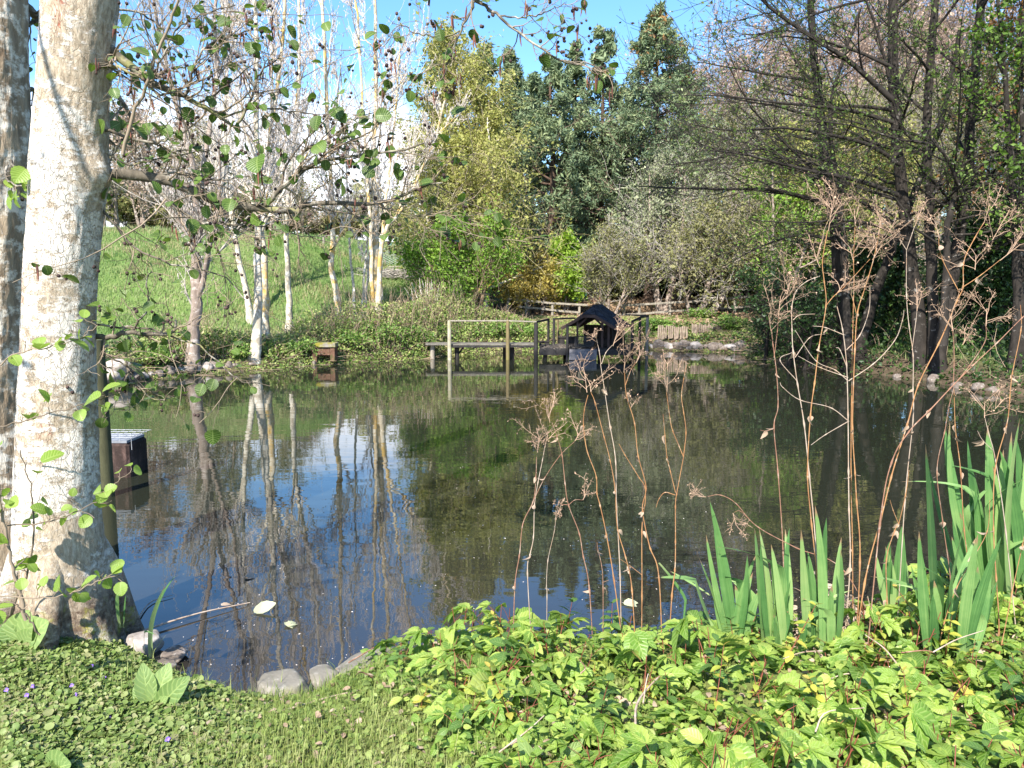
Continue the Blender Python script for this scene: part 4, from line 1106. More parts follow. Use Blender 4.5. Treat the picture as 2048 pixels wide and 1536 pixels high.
# upper bough
branch_part(alder, [
    px_limb([(205, 90), (219, 99), (260, 133), (294, 157), (328, 178), (369, 195), (410, 215), (441, 236), (480, 262)], YA, 4.2, 20, 5),
    px_limb([(205, 128), (215, 130), (239, 137), (282, 156), (320, 190), (350, 186)], YA, 3.95, 8, 3),
    px_limb([(369, 195), (376, 178), (384, 150), (393, 116), (427, 85), (461, 72), (500, 60)], 4.12, 4.0, 6, 2.5),
    px_limb([(470, 258), (484, 235), (502, 195), (512, 165), (519, 147), (560, 110)], 4.2, 4.1, 6, 2.5),
    px_limb([(300, 160), (330, 110), (352, 60), (400, 30), (470, 10)], 4.05, 4.0, 4.5, 2),
    px_limb([(441, 236), (520, 215), (600, 225), (680, 240), (740, 230)], 4.2, 4.1, 4, 1.5)],
    202, 17, .28, 5, .24, .24, .06, .050)
# slanting pale shoot
branch_part(alder, [px_limb([(246, 308), (267, 226), (301, 150), (328, 75), (349, 20), (372, -50)], 3.85, 3.8, 7, 4)], 203, 4, .12, 2, .5, .0, .0, .055, twn="shoot", bark='alder_twig')
# dark middle twigs with the loop
branch_part(alder, [
    px_limb([(205, 262), (240, 268), (290, 283), (322, 285), (336, 275), (328, 268), (312, 276), (320, 292), (335, 303), (380, 300)], YA, 4.1, 6, 2.5),
    px_limb([(205, 300), (260, 330), (330, 315), (420, 300)], YA, 4.2, 4, 2)], 204, 8, .2, 4, .2, .25, .02, .055)
# low bough over the water
branch_part(alder, [
    px_limb([(180, 672), (194, 673), (221, 676), (255, 664), (293, 668), (337, 669), (352, 655), (350, 640)], 4.15, 4.0, 13, 3.5),
    px_limb([(259, 673), (253, 704), (255, 741), (265, 760), (279, 775), (296, 793), (330, 800)], 4.1, 4.0, 5, 2),
    px_limb([(262, 664), (279, 642), (296, 605), (293, 557), (304, 545)], 4.1, 4.0, 4.5, 2),
    px_limb([(190, 649), (240, 655), (282, 656), (344, 673), (399, 693), (453, 741), (487, 765), (520, 767)], 4.15, 4.0, 4.5, 1.8),
    px_limb([(215, 690), (205, 700), (230, 720), (260, 735), (245, 760)], 4.15, 4.0, 5, 2)],
    205, 9, .19, 4, .25, .22, .0, .055)
branch_part(alder, [
    px_limb([(200, 405), (207, 420), (231, 454), (269, 495), (323, 519), (385, 536), (453, 557), (490, 600)], 4.1, 3.95, 6, 2),
    px_limb([(380, 439), (420, 470), (445, 530), (452, 580)], 4.0, 4.0, 3.5, 1.5),
    px_limb([(430, 448), (520, 452), (600, 470), (680, 470)], 4.0, 4.1, 3, 1.5)], 206, 11, .24, 4, .05, .30, .0, .055)
# high bough that hangs into the top of the picture
branch_part(alder, [
    (np.vstack([P(176, -330, YA)[None], PL([(420, -330), (760, -170), (930, -40), (955, 0)], 3.7, 3.9)]), np.array([.028, .02, .014, .009, .0065])),
    px_limb([(952, 0), (940, 27), (919, 62), (905, 99), (895, 137), (880, 160)], 3.9, 3.9, 6, 2),
    px_limb([(952, 2), (974, 14), (1001, 32), (1035, 62), (1059, 79), (1090, 99), (1117, 120), (1158, 126), (1182, 130), (1215, 150)], 3.9, 3.8, 6.5, 2),
    px_limb([(919, 62), (878, 73), (834, 65), (800, 51), (775, 82)], 3.9, 3.95, 3.5, 1.5),
    px_limb([(1001, 32), (1050, 36), (1095, 22), (1130, 5)], 3.88, 3.8, 3.5, 1.5)],
    207, 12, .16, 4, .13, .33, .10, .052, t0=.25)
# upper crown, above the picture; it throws the shade over the duck house
cr_l = []
for q in range(22):
    z0 = 14.6 + q * .2
    s0 = np.array([-1.62 - .006 * q, 4.06, z0])
    ang_ = math.pi + (q % 7 - 3) * .24
    ln_ = 1.7 + .9 * ((q * 7) % 5) / 4
    e_ = np.array([math.cos(ang_), math.sin(ang_), 0])
    cr_l.append((np.array([s0, s0 + e_ * ln_ * .5 + [0, 0, .7], s0 + e_ * ln_ * 1.3 + [0, 0, 1.7]]), np.array([.06, .01])))
branch_part(alder, cr_l, 208, 24, .85, 12, .98, .1, .0, .15, twn="branch", tw_r=.5)
# bough reaching out over the lawn to the left of the camera, outside the picture; its leaves shade the trunk
branch_part(alder, [(np.array([(-2.15, 3.95, 5.3), (-2.7, 2.9, 5.2), (-3.1, 2.2, 4.6), (-3.4, 1.7, 3.9), (-3.5, 1.5, 3.1)]), np.array([.03, .006])),
                    (np.array([(-2.9, 2.5, 4.9), (-2.9, 1.6, 4.4), (-3.0, .9, 3.6)]), np.array([.016, .005]))],
            215, 6, .3, 3, .4, .25, .1, .07)
# leafy shoots in front of the trunk
YS = 3.62
branch_part(alder, [px_limb([(-20, 740), (40, 705), (90, 695), (150, 680), (195, 650)], YS, YS - .05, 3, 1.5),
                    px_limb([(-20, 860), (60, 838), (140, 815), (200, 797), (228, 790)], YS, YS - .05, 2.8, 1.5),
                    px_limb([(10, 1052), (90, 1045), (150, 1025), (200, 998), (225, 970), (262, 944)], YS - .05, YS - .2, 3, 1.6),
                    px_limb([(-10, 1190), (60, 1195), (130, 1190), (190, 1165), (238, 1150)], YS - .25, YS - .35, 3, 1.6)],
            209, 9, .055, 2, .62, .0, .0, .055, 'shoot_leaf', "shoot", None, 'alder_twig', .1)
branch_part(alder, [px_limb([(52, 1240), (33, 1160), (14, 1080), (0, 1000), (-20, 880)], YS - .1, YS - .1, 8, 4), px_limb([(20, 1230), (60, 1130), (66, 1000), (40, 900)], YS + .05, YS, 5, 2),
                    px_limb([(80, 1270), (40, 1215), (-20, 1200)], YS - .45, YS - .5, 4, 2)],
            210, 6, .07, 2, .45, .0, .0, .06, 'shoot_leaf', "shoot", None, 'alder_twig', .1)

# the second alder at the left edge
base2 = on(-10, 0, 4.75)
alder2 = empty("alder_tree", base2, "second alder trunk with rough brown bark, cut by the left edge of the picture", "tree")
mbk, ft = big_trunk([(-6, 1200), (-10, 1100), (-24, 900), (-28, 700), (-26, 500), (-24, 300), (-24, 100), (-26, -80), (-40, -500), (-60, -1200)],
                    [190, 172, 160, 152, 150, 146, 136, 128, 110, 70], 4.75, True, 3.3)
tr2 = mbk.build("trunk", bark_mat("rough_alder_bark", (0.16, 0.11, 0.07), (0.46, 0.36, 0.25), (0.72, 0.65, 0.55), 8, (.49, .58), vstretch=.3, scale=14, bump=1.0, bdist=.03), alder2)
a_ = tr2.data.attributes.new("foot", 'FLOAT', 'POINT'); a_.data.foreach_set("value", ft.astype(np.float32))
branch_part(alder2, [px_limb([(20, -20), (60, 20), (110, 60), (170, 120), (240, 200), (300, 300)], 5.0, 5.6, 20, 6),
                     px_limb([(30, 180), (80, 185), (150, 230), (230, 290)], 4.9, 5.4, 11, 4),
                     px_limb([(30, 60), (120, 30), (260, 20), (330, 60)], 5.0, 5.5, 8, 3)], 221, 14, .4, 5, .2, .3, .02, .06)
branch_part(alder2, [px_limb([(20, 320), (40, 345), (70, 365), (100, 352)], 4.3, 4.0, 5, 2), px_limb([(15, 330), (10, 350), (30, 370), (70, 372)], 4.3, 4.0, 5, 2)], 222, 5, .08, 2, .6, .1, .0, .055, 'shoot_leaf', "shoot")
# ------------------------------------------------------------------ timber, stone and buildings
def box(mb, c, hx, hy, hz, ax=None, mat=0):
    """box with half sizes along axes ax (rows); slightly chamfered"""
    ax = np.eye(3) if ax is None else np.asarray(ax, float)
    c = np.asarray(c, float)
    b = min(hx, hy, hz) * .12
    V = []; 
    for sx in (-1, 1):
        for sy in (-1, 1):
            for sz in (-1, 1):
                V += [(sx * (hx - b), sy * (hy - b), sz * hz), (sx * (hx - b), sy * hy, sz * (hz - b)), (sx * hx, sy * (hy - b), sz * (hz - b))]
    V = np.array(V)
    idx = lambda sx, sy, sz, k: ((sx > 0) * 4 + (sy > 0) * 2 + (sz > 0)) * 3 + k
    Q = []; T3 = []
    for s in (-1, 1):
        z = [idx(-1, -1, s, 0), idx(1, -1, s, 0), idx(1, 1, s, 0), idx(-1, 1, s, 0)]; Q.append(z if s > 0 else z[::-1])
        y = [idx(-1, s, -1, 1), idx(-1, s, 1, 1), idx(1, s, 1, 1), idx(1, s, -1, 1)]; Q.append(y if s > 0 else y[::-1])
        x = [idx(s, -1, -1, 2), idx(s, 1, -1, 2), idx(s, 1, 1, 2), idx(s, -1, 1, 2)]; Q.append(x if s > 0 else x[::-1])
    for a in (-1, 1):
        for b_ in (-1, 1):
            Q.append([idx(-1, a, b_, 0), idx(1, a, b_, 0), idx(1, a, b_, 1), idx(-1, a, b_, 1)])
            Q.append([idx(a, -1, b_, 0), idx(a, 1, b_, 0), idx(a, 1, b_, 2), idx(a, -1, b_, 2)])
            Q.append([idx(a, b_, -1, 1), idx(a, b_, 1, 1), idx(a, b_, 1, 2), idx(a, b_, -1, 2)])
    for sx in (-1, 1):
        for sy in (-1, 1):
            for sz in (-1, 1):
                k = idx(sx, sy, sz, 0); T3.append([k, k + 1, k + 2])
    W_ = c + V @ ax
    n0 = mb.n
    mb.add(W_, Q, mat, False)
    mb.f.append((np.array(T3, np.int64) + n0, mat, False))
def beam(mb, p0, p1, w_, h_, mat=0):
    p0 = np.asarray(p0, float); p1 = np.asarray(p1, float)
    t_ = nrm(p1 - p0); ref = np.array([0, 0, 1.]) if abs(t_[2]) < .9 else np.array([0, 1., 0])
    s_ = nrm(np.cross(t_, ref)); u_ = np.cross(s_, t_)
    box(mb, (p0 + p1) / 2, np.linalg.norm(p1 - p0) / 2, w_ / 2, h_ / 2, np.stack([t_, s_, u_]), mat)
def post(mb, p0, p1, r, mat=0, k=10):
    p0 = np.asarray(p0, float); p1 = np.asarray(p1, float)
    q = np.linspace(0, 1, 7)[:, None]
    pts = p0 * (1 - q) + p1 * q
    tubes(mb, pts[None], np.array([[1.03, 1, .98, 1, .97, .97, .9]]) * r, k, mat, cap=True)

M['wood_grey'] = wood_mat("weathered_grey_wood", (0.13, 0.11, 0.085), (0.36, 0.32, 0.26))
M['wood_pale'] = wood_mat("pale_mossy_post", (0.24, 0.215, 0.145), (0.44, 0.41, 0.31), moss=(0.29, 0.275, 0.15))
M['wood_moss'] = wood_mat("mossy_post", (0.11, 0.085, 0.04), (0.22, 0.17, 0.085), moss=(0.17, 0.145, 0.05))
M['wood_dark'] = wood_mat("dark_stained_wood", (0.011, 0.0095, 0.009), (0.036, 0.031, 0.029))  # stain deepened for shade on the duck house, as are fascia and ramp
M['wood_shade'] = wood_mat("shade_dark_wood", (0.013, 0.012, 0.012), (0.040, 0.037, 0.036))  # timber of the shaded jetty, the shade worked into its colour
M['wood_green'] = wood_mat("algae_green_post", (0.035, 0.035, 0.018), (0.08, 0.08, 0.04))
def roof_mat():
    m, t = new_mat("black_shingle"); g = NG(t)
    o = g.obj()
    br = g.n("ShaderNodeTexBrick"); br.inputs['Scale'].default_value = 9; br.inputs['Mortar Size'].default_value = .02
    br.inputs['Color1'].default_value = (.010, .012, .016, 1); br.inputs['Color2'].default_value = (.036, .040, .052, 1); br.inputs['Mortar'].default_value = (.006, .006, .007, 1)
    g.l(o, br.inputs['Vector'])
    n_ = g.noise(o, 9, 5, .65)
    c = g.mix(g.ramp(n_, [(.45, (0, 0, 0)), (.7, (.6, .6, .6))]), br.outputs[0], (.055, .06, .07))
    g.out(g.principled(c, .9, g.bump(g.math('ADD', n_, br.outputs['Fac']), .6, .01), .12).outputs[0]); return m
M['shingle'] = roof_mat()
M['fascia'] = wood_mat("brown_black_fascia", (0.024, 0.015, 0.013), (0.06, 0.040, 0.035))
M['mesh_panel'] = plain_mat("dark_mesh", (0.05, 0.055, 0.06), .5, .4, 30)
M['straw'] = leaf_mat("old_straw", [(0.10, 0.085, 0.07), (0.25, 0.21, 0.17)], .1, .8, .1)

# duck house: local frame, u across the front, a towards the back
PHI = R(27); UX = np.array([math.cos(PHI), -math.sin(PHI), 0]); AX = np.array([math.sin(PHI), math.cos(PHI), 0]); ZX = np.array([0, 0, 1.])
DH = P(1178.5, 690, 22.0); DH[2] = 0.0
def L(u, a, z): return DH + UX * u + AX * a + ZX * z
FR = np.stack([UX, AX, ZX])
house = empty("duck_house", L(0, 0, .32), "small dark wooden duck house with black shingled roof on the jetty platform", "duck house")
DZ, EZ, HZ, RZ = .33, .92, 1.29, 1.56
dep = 1.3
pts_roof = dict(lf=L(-.84, 0, EZ), rf=L(.84, 0, EZ), lh=L(-.17, 0, HZ), rh=L(.17, 0, HZ), r0=L(0, .30, RZ), r1=L(0, dep - .30, RZ),
                lb=L(-.84, dep, EZ), rb=L(.84, dep, EZ), lhb=L(-.17, dep, HZ), rhb=L(.17, dep, HZ))
mb = MB()
def slab(mb, poly, th=.035, mat=0):
    p = np.array(poly); nn = nrm(np.cross(p[1] - p[0], p[2] - p[0])); 
    if nn[2] < 0: p = p[::-1]; nn = -nn
    q = p - nn * th; n = len(p)
    mb.add(np.vstack([p, q]), [list(range(n))], mat, False)
    n0 = mb.n - 2 * n
    mb.f.append((np.array([[n0 + n + i for i in range(n)][::-1]]), mat, False))
    mb.f.append((np.array([[n0 + i, n0 + n + i, n0 + n + (i + 1) % n, n0 + (i + 1) % n] for i in range(n)]), mat, False))
r_ = pts_roof
slab(mb, [r_['rf'], r_['rb'], r_['rhb'], r_['r1'], r_['r0'], r_['rh']])
slab(mb, [r_['lf'], r_['lh'], r_['r0'], r_['r1'], r_['lhb'], r_['lb']])
slab(mb, [r_['lh'], r_['rh'], r_['r0']]); slab(mb, [r_['lhb'], r_['rhb'], r_['r1']])
roof = mb.build("roof", M['shingle'], house)
for a0 in (-.03, dep + .03):
    for p0, p1 in (((-.86, EZ - .06), (-.17, HZ - .06)), ((-.17, HZ - .06), (.17, HZ - .06)), ((.17, HZ - .06), (.86, EZ - .06))):
        fb = MB(); beam(fb, L(p0[0], a0, p0[1]), L(p1[0], a0, p1[1]), .035, .085); fb.build("bargeboard", M['fascia'], roof)
for (u, a) in ((-.40, .08), (.36, .08), (.55, .08), (-.62, dep - .1), (.62, dep - .1)):
    pm = MB(); beam(pm, L(u, a, DZ), L(u, a, 1.0 if abs(u) > .5 else 1.13), .06, .06); pm.build("post", M['fascia'], house)
wm_ = MB()
box(wm_, L(0, dep - .06, DZ + .30), .60, .015, .30, FR)
wm_.build("back_wall", M['wood_dark'], house)
wm_ = MB(); box(wm_, L(.63, dep / 2 + .05, DZ + .29), .015, .52, .29, FR); wm_.build("side_wall", M['wood_dark'], house)
wm_ = MB(); box(wm_, L(0, dep - .25, DZ + .18), .5, .12, .015, FR); box(wm_, L(0.0, dep - .37, DZ + .1), .5, .012, .07, FR); wm_.build("nest_shelf", M['wood_dark'], house)
wm_ = MB()
for sx in (-1, 1): beam(wm_, L(sx * .40, .1, .93), L(sx * .12, .1, 1.17), .04, .05)
wm_.build("brace", M['fascia'], house)

plat = empty("jetty_platform", P(1178, 700, 22.6) * np.array([1, 1, 0]), "dark timber platform on piles under the duck house", "jetty")
def J(px, Y, z): p = P(px, 700, Y); p[2] = z; return p
mb = MB()
for q in range(14):
    Y = 21.95 + q * .13
    beam(mb, J(1079, Y, .30), J(1262 + q * .8, Y, .30), .122, .035)
mb.build("deck", M['wood_shade'], plat)
mb = MB(); beam(mb, J(1078, 21.86, .21), J(1262, 21.86, .21), .04, .15); beam(mb, J(1262, 21.9, .21), J(1272, 23.7, .21), .04, .15); mb.build("fascia_board", M['wood_shade'], plat)
mb = MB()
c0, c1 = J(1139, 21.83, .30), J(1194, 21.83, .30); d0, d1 = J(1138, 21.62, .015), J(1193, 21.62, .015)
slab(mb, [c0, c1, d1, d0], .03)
mb.build("ramp", wood_mat("worn_ramp", (.05, .05, .055), (.17, .16, .165)), plat)
for px, Y in ((1090, 22), (1160, 22.2), (1200, 22.4), (1250, 22), (1130, 23.4), (1262, 23.4)):
    mb = MB(); post(mb, J(px, Y, -.4), J(px, Y, .27), .06); mb.build("pile", M['wood_dark'], plat)
# posts and rails round the platform
def rail_thing(label, posts, rails, mat='wood_dark', group=None, cat="railing", name="jetty_railing", rr=.045, wood2=None):
    p0 = P(posts[0][0], 700, posts[0][3]) * np.array([1, 1, 0])
    t_ = empty(name, p0, label, cat, group)
    for (px, pt, zb, Y, r, *mm) in posts:
        mb = MB(); top = P(px, pt, Y); b = np.array([top[0], top[1], zb])
        post(mb, b, top, r); mb.build("post", M[mm[0] if mm else mat], t_)
    for (a, b, w_, *mm) in rails:
        mb = MB(); beam(mb, P(*a), P(*b), w_ * .6, w_); mb.build("handrail", M[mm[0] if mm else (wood2 or mat)], t_)
    return t_
rail_thing("thick dark posts and rail at the left corner of the duck platform",
           [(1072, 646.5, -.5, 21.9, .062), (1097, 637, .2, 23.3, .04), (1135, 649, -.5, 21.8, .04)], [((1071, 644.5, 21.9), (1098, 638.5, 23.3), .06)], 'wood_shade')
rail_thing("dark posts and rail behind the duck house at its left",
           [(1108, 638, .2, 23.2, .042), (1116, 640, .2, 23.7, .04, 'wood_moss')], [((1106, 638, 23.2), (1150, 636.5, 24.2), .05)], 'wood_shade')
rail_thing("dark posts with a sloping top rail right of the duck house",
           [(1265, 643, -.5, 22.0, .045), (1280, 634, -.3, 22.9, .045), (1295, 631, -.3, 23.8, .05, 'wood_grey')], [((1264, 643, 22.0), (1281, 635, 22.9), .06), ((1280, 635, 22.9), (1297, 631.5, 23.8), .06), ((1252, 629.5, 24.4), (1298, 631.5, 23.8), .045)], 'wood_shade')
# crates, panel and straw on the deck
def crate(label, px, Y, wd, h, hole, ang):
    c = J(px, Y, .32); t_ = empty("nest_box", c, label, "nest box", "dark nest boxes on the platform")
    ax = np.stack([np.array([math.cos(ang), math.sin(ang), 0]), np.array([-math.sin(ang), math.cos(ang), 0]), ZX])
    mb = MB(); dp = wd * .4
    o_ = lambda x, y, z: c + ax.T @ np.array([x, y, z])
    hw = hole / 2; cx = -wd * .12
    box(mb, o_((-wd / 2 + cx - hw) / 2, -dp, h / 2), (cx - hw + wd / 2) / 2, .012, h / 2, ax); box(mb, o_((wd / 2 + cx + hw) / 2, -dp, h / 2), (wd / 2 - cx - hw) / 2, .012, h / 2, ax)
    box(mb, o_(cx, -dp, h * .88), hw, .012, h * .12, ax); box(mb, o_(cx, -dp, h * .09), hw, .012, h * .09, ax)
    for s in (-1, 1): box(mb, o_(s * (wd / 2 - .012), .013, h / 2), .012, dp - .002, h / 2 - .001, ax)
    mb.build("body", M['wood_dark'], t_)
    mb = MB(); box(mb, o_(0, 0, h + .012), wd / 2 + .02, dp + .03, .011, ax); mb.build("lid", M['wood_dark'], t_)
    return t_
crate("larger dark nest box with a square entrance hole, left of the mesh panel", 1135, 23.0, .52, .24, .11, .05)
crate("small dark nest box with a hole beside the thick corner post", 1088, 22.7, .28, .13, .09, 0)
t_ = empty("mesh_panel", J(1168, 22.0, .32), "wire mesh panel leaning on the platform in front of the duck house", "mesh panel")
A_, B_, C_, D_ = P(1149, 693.5, 22.05), P(1187, 693.5, 22.05), P(1190, 672.5, 22.3), P(1151, 673, 22.3)
mb = MB()
for a, b in ((A_, B_), (B_, C_), (C_, D_), (D_, A_)): beam(mb, a, b, .02, .025)
mb.build("frame", M['wood_shade'], t_)
mb = MB()
for q in np.linspace(.03, .97, 20): tubes(mb, np.array([[A_ + (B_ - A_) * q, D_ + (C_ - D_) * q]]), np.array([[.0035, .0035]]), 4)
for q in np.linspace(.05, .95, 11): tubes(mb, np.array([[A_ + (D_ - A_) * q, B_ + (C_ - B_) * q]]), np.array([[.0035, .0035]]), 4)
mb.build("wire_mesh", M['mesh_panel'], t_)
rng = np.random.default_rng(3)
mb = MB(); c = J(1120, 22.3, .325)
q = rng.normal(0, 1, (500, 3)) * [.26, .18, 0]; h_ = .10 * np.exp(-(q[:, 0] / .3) ** 2 - (q[:, 1] / .2) ** 2)
pp = c + q + np.stack([0 * h_, 0 * h_, h_ * rng.random(500)], -1)
quads(mb, rng, pp, .13, .12, 0, 1.5)
tag(mb.build("straw_heap", M['straw']), "flattened heap of old straw on the duck platform", "straw", kind="stuff")

# footbridge
fbz = .43
fbr = empty("footbridge", J(960, 22.3, 0), "low plank footbridge with one handrail leading to the duck house", "footbridge")
mb = MB()
for q in range(3): beam(mb, J(852, 22.0 + q * .24, fbz), J(1069, 22.0 + q * .24, fbz), .225, .038)
mb.build("deck", wood_mat("sunlit_plank", (.07, .063, .053), (.22, .20, .165)), fbr)  # lighter than the jetty timber: sunlight put into the plank tone
mb = MB(); beam(mb, J(900, 21.87, fbz - .052), J(1069, 21.87, fbz - .052), .04, .06); mb.build("edge_beam", M['wood_shade'], fbr)
for px, pt, r, mm in ((898.5, 641, .058, 'wood_pale'), (1015.5, 641, .055, 'wood_moss')):
    mb = MB(); t2 = P(px, pt, 21.8); post(mb, np.array([t2[0], t2[1], -.5]), t2, r); mb.build("rail_post", M[mm], fbr)
mb = MB(); beam(mb, P(896, 641.5, 21.8), P(1017, 641.5, 21.8), .05, .036); beam(mb, P(1017, 641.5, 21.8), P(1073, 643.5, 21.9), .045, .034); mb.build("handrail", M['wood_grey'], fbr)
for px, Y in ((914, 22.1), (914, 22.6), (1010, 22.5), (1024, 22.1), (865, 22.1)):
    mb = MB(); post(mb, J(px, Y, -.5), J(px, Y, fbz - .03), .07); mb.build("support", M['wood_dark'] if px > 870 else M['wood_grey'], fbr)
mb = MB(); beam(mb, J(930, 22.2, fbz - .03), J(916, 22.2, .12), .05, .05); mb.build("brace", M['wood_dark'], fbr)

# railings on the far path
def fence_line(label, posts, tops, lows, Y, name="path_railing", rw=.075, mat='wood_grey', group="wooden railings along the far path"):
    b0 = on(posts[0][0], 0, Y)
    t_ = empty(name, b0, label, "railing", group)
    for px, pt in posts:
        tp = P(px, pt, Y); b = np.array([tp[0], tp[1], min(gz1(tp[0], tp[1]), tp[2] - .5) - .2])
        mb = MB(); post(mb, b, tp, .055, k=8); mb.build("post", M[mat], t_)
    for line, w_ in ((tops, rw), (lows, rw)):
        for a, b in zip(line[:-1], line[1:]):
            mb = MB(); beam(mb, P(*a, Y - .06), P(*b, Y - .06), .045, w_); mb.build("rail", M[mat], t_)
fence_line("pale two rail fence on the path left of the duck house roof", [(1016, 598), (1052, 600), (1105, 606), (1159, 608)],
           [(1014, 597), (1060, 602), (1105, 606.5), (1175, 610)], [(1036, 613), (1080, 617), (1121, 622), (1160, 625)], 29.5)
fence_line("pale two rail fence on the path right of the duck house, rising to the trees", [(1248, 609), (1279, 608), (1340, 605), (1404, 600), (1470, 597)],
           [(1240, 611), (1300, 608), (1346, 605), (1404, 602), (1500, 593)], [(1232, 630), (1290, 627), (1345, 622), (1404, 619), (1500, 613)], 29.5)
fence_line("sloping handrail on the left bank going down to the footbridge", [(788, 607), (860, 650)],
           [(786, 606), (820, 625), (862, 652)], [(787, 625), (812, 637), (835, 648)], 24.2, "bank_handrail", .06, 'wood_grey', "handrails on the left bank")
# palisade edging
M['wood_log'] = wood_mat("split_log", (.12, .085, .06), (.36, .29, .22), 9)
def palisade(label, x0, x1, top, Y, n, seed):
    rg = random.Random(seed); c = on((x0 + x1) / 2, 0, Y)
    t_ = empty("log_edging", c, label, "log edging", "log palisades on the far bank")
    for q in range(n):
        px = x0 + (x1 - x0) * q / (n - 1)
        tp = P(px, top + rg.uniform(-1.5, 1.5), Y + rg.uniform(-.03, .03)); mb = MB()
        post(mb, tp - np.array([rg.uniform(-.03, .03), 0, .46]), tp - np.array([0, 0, rg.uniform(0, .08)]), .034 + rg.uniform(-.009, .009), k=8); mb.build("log", M['wood_log'], t_)
    return t_
palisade("short palisade of upright logs on the far bank, left one beside the duck platform", 1318, 1373, 650, 25.6, 15, 1)
palisade("longer palisade of pale upright logs with a cap rail, right one above the bank stones", 1385, 1448, 646, 25.8, 18, 2)

# stones
def rock(name, label, loc, sx, sy, sz, rz, seed, mat, group=None, cat="stone", flat=.0, sub=4):
    import bmesh
    bm = bmesh.new(); bmesh.ops.create_icosphere(bm, subdivisions=sub, radius=1)
    sdv = Vector((seed * 3.1, seed * 1.7, seed * .9))
    for v in bm.verts:
        d = v.co.normalized()
        # facets: clip by a few random planes, then roughen
        r = 1.0
        rg = random.Random(seed)
        for q in range(9):
            nn = Vector((rg.gauss(0, 1), rg.gauss(0, 1), rg.gauss(0, .8))).normalized(); dist = rg.uniform(.62, .9)
            k = d.dot(nn)
            if k > 1e-3: r = min(r, dist / k)
        r *= 1 + .07 * mnoise.noise(d * 2.2 + sdv) + .03 * mnoise.noise(d * 7 + sdv)
        v.co = d * r
        if flat and v.co.z > flat: v.co.z = flat + (v.co.z - flat) * .25
        v.co = Vector((v.co.x * sx, v.co.y * sy, v.co.z * sz))
    me = bpy.data.meshes.new(name); bm.to_mesh(me); bm.free()
    for p in me.polygons: p.use_smooth = True
    me.materials.append(mat)
    o = bpy.data.objects.new(name, me); COL.objects.link(o); o.location = [float(c) for c in loc]; o.rotation_euler = (0, 0, rz)
    return tag(o, label, cat, group)
M['stone_near'] = stone_mat("grey_shore_stone", (0.13, 0.118, 0.095), (0.25, 0.23, 0.19), (0.15, 0.145, 0.05), (.33, .31, .27), (.56, .68))
M['stone_pink'] = stone_mat("pinkish_slab", (0.30, 0.24, 0.20), (0.50, 0.43, 0.37), (0.30, 0.29, 0.06), (.6, .56, .5), (.58, .68))
M['stone_far'] = stone_mat("bank_stone", (0.17, 0.145, 0.125), (0.42, 0.38, 0.35), None, (.62, .60, .57))
M['stone_wet'] = stone_mat("dark_bank_stone", (0.09, 0.07, 0.055), (0.24, 0.20, 0.17), None, (.45, .43, .40))
SG = "flat stones at the near shore"
def nstone(label, px, py, sx, sy, sz, rz, seed, m='stone_near', z=.05):
    p = G(px, py, z); rock("shore_stone", label, p, sx, sy, sz, rz, seed, M[m], SG, flat=.5)
nstone("rounded grey stone with flat top at the tip of the pond's near corner", 572, 1384, .165, .115, .135, .05, 5, z=.06)
nstone("long grey slab half under the leaves, rightmost of the bare shore stones", 745, 1338, .27, .14, .11, .25, 9, z=.05)
nstone("small mossy stone wedged between the rounded stone and the long slab", 650, 1362, .10, .10, .095, .4, 12, z=.05)
nstone("pale stone behind the iris shoot by the foreground trunk", 290, 1285, .115, .10, .08, .3, 7, 'stone_far', .05)
nstone("small wet stone at the water's edge below the pale stone", 352, 1308, .08, .07, .045, 1.0, 15, 'stone_wet', .03)
nstone("little brown stone between the ground ivy and the water", 330, 1330, .06, .05, .035, .2, 19, 'stone_wet', .03)
rock("shore_slab", "pinkish concrete edging slab in front of the rounded stone", G(540, 1425, .09), .24, .085, .05, -.04, 23, M['stone_pink'], None, "slab", .3)
FG_ = "stones along the far water's edge"
rg = random.Random(8)
def far_row(x0, x1, y0, y1, n, lab, mats, s0, s1):
    for q in range(n):
        f_ = (q + rg.uniform(-.3, .3)) / max(1, n - 1); px = x0 + (x1 - x0) * f_; py = y0 + (y1 - y0) * f_ + rg.uniform(-3, 2)
        p = hit(px, py); s = rg.uniform(s0, s1)
        rock("bank_stone", lab, p + np.array([0, .1, s * rg.uniform(.15, .4)]), s * rg.uniform(.9, 1.5), s, s * rg.uniform(.6, .95), rg.uniform(0, 3), q + int(x0), M[rg.choice(mats)], FG_, sub=3)
far_row(1306, 1482, 696, 700, 15, "pale boulder at the waterline of the far bank below the log palisades", ['stone_far', 'stone_wet'], .15, .27)
far_row(222, 470, 762, 733, 17, "stone in the loose row at the left waterline beside the dark bank trunk", ['stone_far', 'stone_wet', 'stone_wet'], .09, .18)
far_row(470, 620, 735, 730, 7, "small stone under the brambles between the whitish trunk and the headwall", ['stone_wet'], .07, .12)
far_row(1800, 1990, 757, 786, 6, "grey stone among roots at the foot of the dark alders", ['stone_wet'], .08, .15)
for p_, lab, s, sd_ in ((( 228, 752), "large pale tan boulder, the first stone right of the foreground trunk", .30, 41), ((212, 768), "low tan boulder leaning on the large tan boulder", .24, 42)):
    q = hit(*p_) + np.array([0, .1, .12]); rock("bank_boulder", lab, q, s * 1.2, s, s * .8, .4, sd_, M['stone_pink'], None, "boulder", sub=3)

